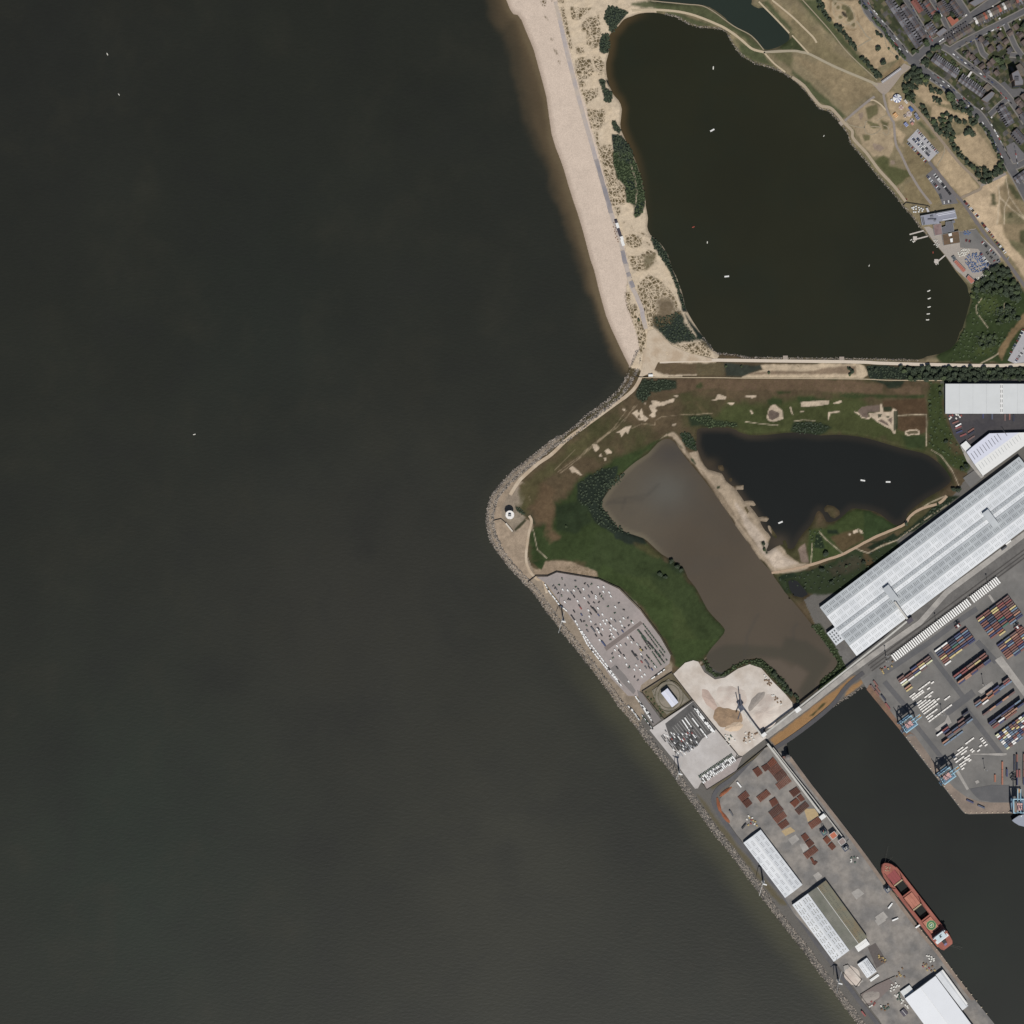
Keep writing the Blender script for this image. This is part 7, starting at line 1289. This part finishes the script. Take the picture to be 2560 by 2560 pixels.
for s_, n in (('b3 1925,20 1790,270',16),('b3 1960,190 1840,355',12)): vrow('parked_car', s_, n, 1, MIX, 'in the car park at the right edge', 'cars in the park car parks', skip=.1)
for s_, n, la in (('a3 1140,30 1500,500 1790,860',26,'on the upper coast road'),('a3 1230,60 1580,500 1850,830',20,'on the upper coast road'),('a4 340,1200 640,1410 860,1620 1060,1790',22,'on the lower coast road'),('a4 420,1150 700,1370 920,1550 1130,1730',18,'on the lower coast road'),('a5 1270,310 1440,590 1630,970',18,'on the south coast road'),('a5 1360,250 1520,540 1720,920',16,'on the south coast road'),
             ('a4 90,60 240,330 450,650',12,'in the back street'),('a4 480,40 600,250',7,'in the side street'),('a4 540,690 760,540 1000,370',12,'on the shopping street'),('a4 800,880 1150,1130 1480,1370',12,'on the street behind the seafront'),('a4 1560,1500 1720,1660',5,'on the street behind the seafront'),('a4 900,760 1180,620 1600,400',9,'on the parade street'),('a5 1780,700 1830,990',9,'in the hotel car park')): vrow('parked_car', s_, n, 0, MIX, la, 'cars parked in the town streets', 2.75, skip=.1)
# storage yard by the sea
for s_, n in (('c1 745,815 975,1105',14),('c1 790,845 985,1095',12),('c1 805,905 950,1085',9),('c1 610,970 700,1105',7),('c1 645,950 725,1060',6),('c1 735,955 905,1175',12)): vrow('van', s_, n, 0, 'wwwwk', 'in the striped storage lanes', 'vans in the storage yard', 3.45, jit=.2)
d0 = (.6,.8); e0 = (.8,-.6)
poly = [(x, y) for x, y in P('c1 345,1175 400,1095 560,1130 700,1085 830,1195 800,1260 650,1375 560,1420 470,1290')]
for i in range(-2, 26):
    for j in range(-2, 30):
        p = P('c1 345,1180')[0]; q = (p[0]+d0[0]*6.9*j*.9+e0[0]*4.1*i, p[1]+d0[1]*6.9*j*.9+e0[1]*4.1*i)
        if inside(q, poly) and vr.random() < .8: vehicle('parked_car', vr.choice('wwsskkkgggkr'), q, math.atan2(-.8,.6)+vr.uniform(-.04,.04), 'in the crowded storage lanes', 'cars in the storage yard', 3.45)
for k, (cols, kd) in enumerate((('e','tractor'),('wws','van'),('kw','van'),('w','van'))): vrow(kd, 'c1 %d,%d %d,%d' % (812+k*15, 1648+k*22, 1200+k*15, 1385+k*22), 23, 1, cols, 'in the diagonal rows of the white yard', 'rows on the white yard', 3.45, jit=.3, skip=.04)
# gravel compound
for s_, n in (('b8 815,835 845,890 905,1010 1000,1135 1110,1270 1210,1390 1315,1510',27),('b8 850,870 960,1030 1060,1160 1165,1300 1290,1470',20),('b8 405,305 455,390 515,465 575,545 655,610',11),('b8 720,675 760,730 790,780',4),('b8 1410,1770 1535,1915',7),('c1 50,690 245,985',13),('c1 5,845 80,955',5),('b8 1690,1430 1830,1330',6),('b8 1500,1665 1660,1860',9)): vrow('van', s_, n, 0, 'wwwwwwwk', 'in the seaward row of the gravel compound', 'vans in the gravel compound', 3.1, jit=.3)
vrow('tractor', 'c1 125,915 245,1070', 8, 0, 'ekw', 'in the seaward row of the gravel compound', 'tractors in the gravel compound', 3.1)
for s_ in '615,360 675,370 750,370 865,355 1045,330 1110,328 1105,385 1175,395 1195,440 878,462 1015,440 1015,465 795,500 640,510 1250,570 1040,585 925,610 935,685 955,745 1105,735 1095,660 1145,730 1200,710 1310,745 1350,705 1130,770 1070,780 1330,795 1200,795 1230,830 1190,845 1255,845 1095,840 1030,840 1050,875 1460,760 1205,895 1230,930 1400,940 1060,970 1445,995 1315,1030 1270,1040 1245,1090 1515,1020 1195,1220 1300,1160 1365,1185 1385,1265 1505,1275 1480,1325 1550,1330 1570,1410 1605,1385 1410,1470 1560,1140 1730,1290'.split():
    vehicle('van', 'w', P('b8 '+s_)[0], math.atan2(-.8,.6)+vr.uniform(-.08,.08), 'scattered on the open gravel compound', 'vans in the gravel compound', 3.1)
for s_ in '430,350,k 535,350,g 720,400,g 750,440,k 825,390,k 920,315,g 965,395,k 930,440,g 750,620,k 925,520,k 960,570,k 1000,610,k 1045,665,b 840,660,b 950,645,k 835,735,k 980,840,g 1045,830,k 910,855,g 1015,910,k 1080,905,k 1105,1010,b 1180,765,k 1245,735,g 1335,860,b 1280,895,g 1440,935,k 1465,965,k 1375,1020,g 1310,1120,k 1470,1135,k 1500,1150,k 1615,1065,k 1555,1085,y 1640,1170,k 1570,1175,g 1515,1195,g 1565,1230,r 1615,1295,g 1655,1295,k 1690,1320,b 1270,1300,k 1630,1240,g 815,555,k 830,580,r'.split():
    x, y, k = s_.split(','); vehicle('lorry' if vr.random() < .25 else 'van', k, P('b8 %s,%s' % (x, y))[0], math.atan2(-.8,.6)+vr.uniform(-.06,.06), 'scattered on the open gravel compound', 'vans in the gravel compound', 3.1)
for i, s_ in enumerate('500,310 520,335 570,300 640,305 560,400 600,430 700,480 680,470 770,325 800,350 880,285 960,290 990,515 1050,510 1080,440 1100,470 1060,410 1160,560 1290,520 1350,600 1240,640 1360,820 1410,790 1440,740 1400,700 1180,920 1190,960 1210,1130 1290,1090 1220,1180 1410,1300 1350,1150 1420,1290 1520,1450 1480,1410 605,225 765,250 870,740 900,790 1010,780'.split()): vehicle('tractor', 'gke'[i % 3], P('b8 '+s_)[0], vr.uniform(0,6.28), 'on the open gravel compound', 'tractors in the gravel compound', 3.1)
for s_, n in (('b8 1590,780 1840,1110',13),('b8 1610,860 1865,1205',14),('b8 1505,830 1835,1235',20),('b8 1530,850 1790,1160',14),('b8 1570,930 1795,1260',15),('b8 1520,1020 1740,1290',9)): vrow('tractor', s_, n, 0, 'eeek', 'in the tractor ranks of the compound', 'tractors in the gravel compound', 3.1, jit=.3, skip=.06)
for s_, k, a in (('b3 1240,1020','w',.5),('c6 1185,725','w',.4),('c6 820,1810','r',-.9),('c5 425,835','g',-1.0),('c5 580,990','k',.9),('c7 605,790','w',.9),('c6 1450,800','w',.6),('b7 1740,560','w',.64),('b7 1690,630','g',.64),('c5 520,490','w',-.9)): vehicle('lorry', k, P(s_)[0], a, 'standing in the dock yards', 'lorries about the docks', 3.3)
if rest.v: o = rest.build('further_cars', RESTM, kind='stuff'); o['label'] = 'further parked cars beyond the counted ones'
# yard clutter that can be told apart: crates and pallets
M_CRATE = [mat('crate_white', (222,220,214), .7, .06, .8), mat('crate_brown', (150,122,92), .8, .1, .8), mat('crate_green', (92,118,104), .7, .08, .8), mat('crate_red', (176,96,88), .7, .08, .8), mat('crate_yellow', (196,176,120), .7, .08, .8)]
CRN = ['white','brown','green','red','yellow']; cm = [MB().box(-1.6,1.6,-1.1,1.1,0,1.5).box(-1.7,1.7,-1.2,1.2,1.5,1.65).mesh('crate', m) for m in M_CRATE]; cr = random.Random(6)
for s_, n, ks, la in (('c6 990,1120 1080,1200 1060,1240 1000,1200',12,(4,4,1),'in the fenced stack beside the small dotted shed'),('c6 1170,1590 1230,1570 1260,1660 1190,1650',10,(2,2,0),'in the green rank by the square annex'),('c6 1130,1480 1230,1430 1240,1490 1120,1580',9,(0,0,1),'near the square annex'),('c6 1260,1640 1340,1740 1310,1750 1250,1680',6,(0,),'along the blank white warehouse'),
     ('c6 1510,1220 1700,1290 1600,1330 1500,1300',9,(1,3,4),'above the blank white warehouse'),('c6 1540,1140 1620,1160 1650,1210 1570,1220',8,(0,),'in the white stack on the quay'),('c6 1010,1720 1130,1690 1120,1760 1020,1800',9,(1,2,0),'in the lower dock yard'),('c6 890,1670 960,1660 960,1740 890,1730',5,(3,0),'in the walled bay by the dock road'),('c6 1190,1300 1270,1290 1300,1400 1200,1400',6,(1,4),'on the open quay'),('c5 640,850 700,900 800,980 640,990 590,930',11,(0,3,4),'beside the slim white warehouse'),
     ('c1 1100,1140 1250,1150 1240,1260 1160,1270',10,(0,2,0),'by the aggregate plant'),('c1 1370,1120 1530,1120 1480,1230 1340,1260',14,(1,0,1),'at the aggregate plant'),('c1 1580,410 1700,500 1660,560 1590,470',9,(0,1),'along the aggregate yard edge'),('c1 1650,620 1830,760 1790,790 1660,660',8,(1,0),'along the aggregate yard edge'),('c6 650,10 760,10 750,80 660,70',6,(0,2),'north of the bulk carrier'),('b3 1150,910 1290,910 1290,945 1140,960',9,(0,0,3),'under the northern shed wall'),('c2 1440,540 1620,440 1600,520 1480,600',8,(1,3,4),'at the end of the trailer rank'),('a7 920,760 1210,720 1220,760 1000,870 950,830',0,(0,),'')):
    for p in scatter_in(P(s_), 4.4, cr)[:n]: k = cr.choice(ks); o = put('crate', cm[k], None, loc=(wx(p), wy(p), 3.3), rz=UA+cr.choice((0,1.57))); tag(o, '%s crate %s' % (CRN[k], la), 'crate', 'crates in the dock yards', many=True)
# ------------------------------------------------------------------ boats
def boat_mesh(L, B, hull, deck):
    b = MB(); o = [(-L/2,-B*.4),(L*.15,-B/2),(L*.38,-B*.3),(L/2,0),(L*.38,B*.3),(L*.15,B/2),(-L/2,B*.4)]; n = len(o); b.add([(x*.9,y*.7,-.3) for x,y in o]+[(x,y,.8) for x,y in o], [(i,(i+1)%n,n+(i+1)%n,n+i) for i in range(n)]); b.add([(x*.97,y*.94,.75) for x,y in o], [tuple(range(n))], 1); b.box(-L*.2,L*.12,-B*.25,B*.25,.75,1.5,1); return b.mesh('boat', [hull, deck])
BW = boat_mesh(6.2,2.2,M_WHITE,mat('boat_cream', (224,222,214), .6)); BR = boat_mesh(5,1.9,mat('boat_red', (196,96,76), .6),mat('boat_red', (196,96,76))); BB = boat_mesh(4.4,1.7,mat('boat_blue', (104,136,184), .6, .05, .5, per=.12),mat('boat_blue', (104,136,184)))
def boat(px, me, rz, label, many=None, grp=None, z=.1, s_=1.0, name='boat'): o = put(name, me, None, loc=(wx(px), wy(px), z), rz=rz); o.scale = (s_,)*3; tag(o, label, 'boat', grp, many)
for i, s_ in enumerate(('497,1370','505,1485','503,1613','490,1718','480,1808')): boat(P('a7 '+s_)[0], BW, .45-.1*i, 'white moored boat in the column of five on the lake', True, 'moored column of boats')
boat(P('a2 982,818')[0], BW, 1.5, 'white sailing boat alone in the upper lake'); boat(P('a8 1876,1090')[0], BW, 1.5, 'tiny white boat in mid lake', None, None, .1, .7); boat(P('a8 1708,905')[0], BR, .4, 'red boat off the western lake beach'); boat(P('a7 560,790')[0], BR, 1.5, 'red boat beside the marina jetties', None, None, .1, .8); boat(P('F 1640,501')[0], BW, 1.2, 'tiny white boat toward the eastern lake shore', None, None, .1, .6)
boat((268,135), BW, 2.0, 'upper of two tiny boats far out at sea', None, None, .1, .8); boat((297,236), BW, 2.2, 'lower of two tiny boats far out at sea', None, None, .1, .7); boat((486,1086), BW, .3, 'lone tiny boat out at sea below the pair', None, None, .1, .8); boat(P('a6 515,640')[0], BW, 1, 'tiny white dinghy on the lake near the steps', None, None, .1, .6)
for s_, a_, la in (('a2 970,1572',.5,'white swimming raft in the upper lake'),('b6 1532,585',-.16,'left of two white nesting rafts on the black pool'),('b6 1838,603',0,'right of two white nesting rafts on the black pool'),('b6 538,1092',.4,'white nesting raft near the shingle shore'),('F 1818,690',.1,'white raft low in the marine lake')):
    p = P(s_)[0] if 'F' not in s_ else (1817,691); t = empty('raft', (wx(p), wy(p), 0), a_); tag(t, la, 'raft', 'floating rafts'); MB().box(-4.2,4.2,-1.3,1.3,-.3,.5).build('deck', M_WHITE, t); g = MB(); [g.box(x-.15,x+.15,-1.4,1.4,.5,.7) for x in (-4,-1.3,1.3,4)]; g.build('edge_rail', mat('raft_grey', (190,188,184), .7), t)
for s_, me, n, la, k in (('a7 1040,890 1100,830 1230,790 1400,990 1300,1060 1180,1120 1060,990',BB,70,'blue covered dinghy in the boat park',.95),('a7 920,790 1010,750 1140,740 1000,860 940,840',BW,18,'white dinghy at the head of the boat park',.8),('a7 560,610 620,600 650,700 620,720 570,670',BW,9,'white dinghy drawn up on the slipway',.6),('a7 1180,1200 1420,1050 1440,1080 1210,1230',BW,12,'pale dinghy along the wood edge',.7),('a7 1020,480 1130,470 1130,510 1030,530',BB,6,'blue boat at the top of the marina car park',1.1),('a7 215,600 285,570 300,640 250,660',BW,4,'white boat at the end of the bent jetty',.7),('a7 575,920 650,930 650,985 590,985',BW,4,'white boat at the end of the slanting jetty',.7)):
    for p in scatter_in(P(s_), 3.7, cr)[:n]: boat(p, me, UA+cr.uniform(-.15,.15)+cr.choice((0,1.57)), la, True, 'boats at the marina', 3.2 if 'jetty' not in la else .1, k, 'dinghy')
# ------------------------------------------------------------------ funfair, parasols, beach huts, fences
p = P('a3 1690,1590')[0]; t = empty('carousel', (wx(p), wy(p), gz(p))); tag(t, 'round white and blue carousel canopy at the top of the funfair', 'carousel')
for k in range(16):
    a0, a1 = k*math.pi/8, (k+1)*math.pi/8; MB().add([(0,0,7),(7.8*math.cos(a0),7.8*math.sin(a0),4.4),(7.8*math.cos(a1),7.8*math.sin(a1),4.4)], [(0,1,2)]).build('canopy_panel', M_WHITE if k % 2 or k in (2,8) else mat('fair_blue', (118,128,176), .6, .04, .5), t)
MB().tube((0,0,0),(0,0,.6),7.2,7.2,24).build('deck', mat('fair_deck', (150,130,110), .8), t); MB().tube((0,0,.6),(0,0,7),.6,.6,8).build('centre_pole', M_WHITE, t)
for i, (s_, c_, la, sz) in enumerate((('a3 1755,1730',(206,160,156),'round pink fairground ride',4.4),('a3 1885,1835',(196,176,190),'round lilac fairground ride',5),('a3 1820,1868',(112,98,90),'small dark round fairground ride',3),('a6 1932,400',(96,100,140),'dark blue round fairground ride',4.5))):
    p = P(s_)[0]; t = empty('fairground_ride', (wx(p), wy(p), gz(p))); tag(t, la, 'ride', 'fairground rides'); MB().tube((0,0,0),(0,0,.5),sz,sz,20).build('deck', mat('fair_pale', (206,196,184), .8), t)
    for k in range(8): a0 = k*math.pi/4; MB().box(-.9,.9,-.7,.7,.5,1.8).build('car', mat('ride_%d' % (i*2+k % 2), c_ if k % 2 else (214,206,200), .5), t, (sz*.72*math.cos(a0), sz*.72*math.sin(a0), 0), a0)
    MB().tube((0,0,.5),(0,0,4),sz*.28,.2,10).build('centre', mat('ride_top_%d' % i, c_, .5), t)
for i, (s_, c_, la, L_, w_) in enumerate((('a3 1665,1860',(214,160,84),'striped orange slide ride beside the avenue',9,6),('a3 1910,1750',(84,130,196),'bright blue inflatable on the fairground',8,4),('a4 110,1760',(84,130,196),'blue canopy ride beside the green walk',9,5),('a6 1832,462',(120,132,180),'blue ringed bouncy pitch at the bottom of the funfair',8,5),('a5 210,220',(86,92,130),'dark blue ride shed at the fairground tail',9,5),('a5 190,170',(120,126,150),'slate ride stall at the fairground tail',6,4),('a5 130,320',(196,126,100),'orange ride at the bottom of the funfair',5,4),('a3 1830,1640',(196,190,180),'pale fairground booth beside the carousel',8,3),('a3 1600,1610',(226,224,220),'white kiosk beside the carousel',3,3))):
    p = P(s_)[0]; t = empty('fairground_stall', (wx(p), wy(p), gz(p)), -.9 if i != 7 else -.85); tag(t, la, 'stall', 'fairground stalls'); MB().box(-L_/2,L_/2,-w_/2,w_/2,0,2.4).build('base', mat('fair_pale', (206,196,184)), t)
    for k in range(6): x0 = -L_/2+L_*k/6; MB().box(x0+.05,x0+L_/6-.05,-w_/2-.3,w_/2+.3,2.4,3.2+(.3 if k % 2 else 0)).build('roof_strip', mat('stall_%d' % i, c_, .6) if k % 2 == 0 or i in (1,2) else mat('stall_pale_%d' % i, tuple(min(255, int(v*.5+120)) for v in c_), .6), t)
pm = MB(); pm.tube((0,0,2.0),(0,0,2.7),1.5,.15,8); pmm = pm.mesh('canopy', M_WHITE); ps = MB(); ps.tube((0,0,0),(0,0,2.1),.06,.06,6); ps.tube((0,0,.7),(0,0,.78),.7,.7,10); psm = ps.mesh('pole', mat('pole_wood', (120,100,80), .8))
for p in scatter_in(P('a7 232,110 290,90 410,120 420,160 350,180 270,190'), 4.6, cr)[:26]: t = empty('parasol', (wx(p), wy(p), gz(p))); tag(t, 'white parasol table on the lakeside lawn', 'parasol', 'parasol tables', many=True); put('canopy', pmm, None, t); put('pole', psm, None, t)
for s_ in ('a6 1680,1500 1705,1482 1725,1510 1705,1530','a6 1815,1665 1835,1650 1858,1675 1838,1692','a5 10,1530 35,1515 55,1540 30,1560'): flat('red_play_pad', s_, mat('red_pad', (178,78,66), .9, .06, .6))
for i, (x, y, L_, k, la) in enumerate(((775,845,6,'k','dark beach cafe hut at the top of the seafront cluster'),(790,890,9,'w','white beach hut below the dark cafe hut'),(810,965,16,'k','long dark beach deck shelter'),(843,1042,6,'w','white square beach hut below the deck shelter'),(852,1095,12,'w','silver beach kiosk at the foot of the cluster'))):
    p = P('a8 %d,%d' % (x, y))[0]; t = empty('beach_hut', (wx(p), wy(p), gz(p)), -1.25); tag(t, la, 'hut', 'beach huts'); MB().box(-L_/2,L_/2,-2.4,2.4,-1,3).build('wall', M_WALLS, t); MB().box(-L_/2-.2,L_/2+.2,-2.6,2.6,3,3.3).build('roof', M_WHITE if k == 'w' else mat('dark_deck', (86,80,92), .8, .1, .6), t)
tbm = MB().box(-1.1,1.1,-.5,.5,.65,.78).box(-1.1,1.1,-1,-.7,.38,.46).box(-1.1,1.1,.7,1,.38,.46).mesh('bench_table', mat('bench_wood', (150,112,84), .8, .1, 1))
for p in scatter_in(P('a8 730,850 765,850 800,1085 770,1060 750,950'), 4.4, cr)[:22]: o = put('picnic_table', tbm, None, loc=(wx(p), wy(p), gz(p)+.05), rz=-1.25); tag(o, 'wooden picnic table beside the beach huts', 'picnic table', 'picnic tables', many=True)
M_FEN = mat('fence_dark', (84,76,68), .8, .08, 1)
def fence(s_, label, h=2.4, w=.5):
    pts = P(s_); t = empty('fence', (*W(pts[0])[:2], 2.2)); tag(t, label, 'fence'); o = t.location
    for i in range(len(pts)-1):
        a, b = W(pts[i], 2.2)-o, W(pts[i+1], 2.2)-o; MB().bar(a+Vector((0,0,h/2+.3)), b+Vector((0,0,h/2+.3)), w, h).build('panel', M_FEN, t)
    g = MB(); q = [W(p, 2.2)-o for p in pts]
    for v in q: MB().box(-.35,.35,-.35,.35,-.3,h+.7).build('post', M_FEN, t, v)
fence('b8 195,265 290,190 430,190 540,140 1050,225 1300,340 1560,600 1800,920 1932,1150', 'dark fence curving round the gravel vehicle compound', 2.6, .9); fence('b4 260,1070 350,1050 400,1090 500,1200', 'dark fence beside the headland hut', 2.2, .7); fence('c1 120,620 480,390', 'fence on the upper side of the bund store square', 2.6, .9); fence('c1 120,630 390,960 730,722 480,395', 'fence round three sides of the bund store square', 2.4, .6)
fence('c1 735,725 1000,1060 1270,1380 1250,1430', 'dark fence between the white yard and the aggregate yard', 2.8, .8); fence('c5 75,470 130,550 480,330 860,20', 'dark fence along the goods yard above the dock road', 2.6, .7); fence('c6 590,1260 640,1245 800,1420 735,1505 590,1340', 'wall round the white aggregate bay', 2.4, .7); fence('c6 785,1590 960,1480 1180,1380', 'wall along the lower walled bay', 2.2, .6); fence('c6 785,1600 900,1750', 'short wall beside the dock road', 2.2, .6)
fence('a7 105,85 150,40 480,90 510,110', 'dark hedge fence round the parasol lawn', 2, .8); fence('b1 1010,965 1060,980 1160,980', 'short fence by the white junction hut', 2, .5)
p0 = P('a3 1430,1315')[0]; t = shed('seaside_shelter', 'long thin pale shelter beside the plaza wall', 'shelter', P('a3 1432,1315')[0], P('a3 1740,1090')[0], P('a3 1460,1345')[0], [(0,3.4),(.5,3.7),(1,3.4)], mat('shelter_grey', (172,168,170), .7, .08, .5))
for s_ in [(2256+i*8.6,1833+i*11.15) for i in range(17)]+[(2412+i*13.5,2033-i*.1) for i in range(9)]+[(2306+i*12.5,2327+i*16) for i in range(14)]:
    o = put('bollard', VM.get('bol') or VM.setdefault('bol', MB().tube((0,0,0),(0,0,.9),.5,.75,10).mesh('bollard', mat('bollard_cream', (226,214,190), .7))), None, loc=(wx(s_)+(.9 if s_[1] < 2040 else -1.6), wy(s_)+.9, 3.3)); tag(o, 'cream mooring bollard on the dock edge', 'bollard', 'mooring bollards', many=True)
# ------------------------------------------------------------------ number the look-alikes, counted from the north
def nth(n): return '%d%s' % (n, 'th' if 10 < n % 100 < 14 else {1:'st',2:'nd',3:'rd'}.get(n % 10, 'th'))
same = {}
for o, la in LABELS: same.setdefault(la, []).append(o)
for la, os_ in same.items():
    if len(os_) < 2: continue
    os_.sort(key=lambda o: (-round(o.location.y, 1), o.location.x))
    for i, o in enumerate(os_): o['label'] = '%s, %s from the north' % (la, nth(i+1))
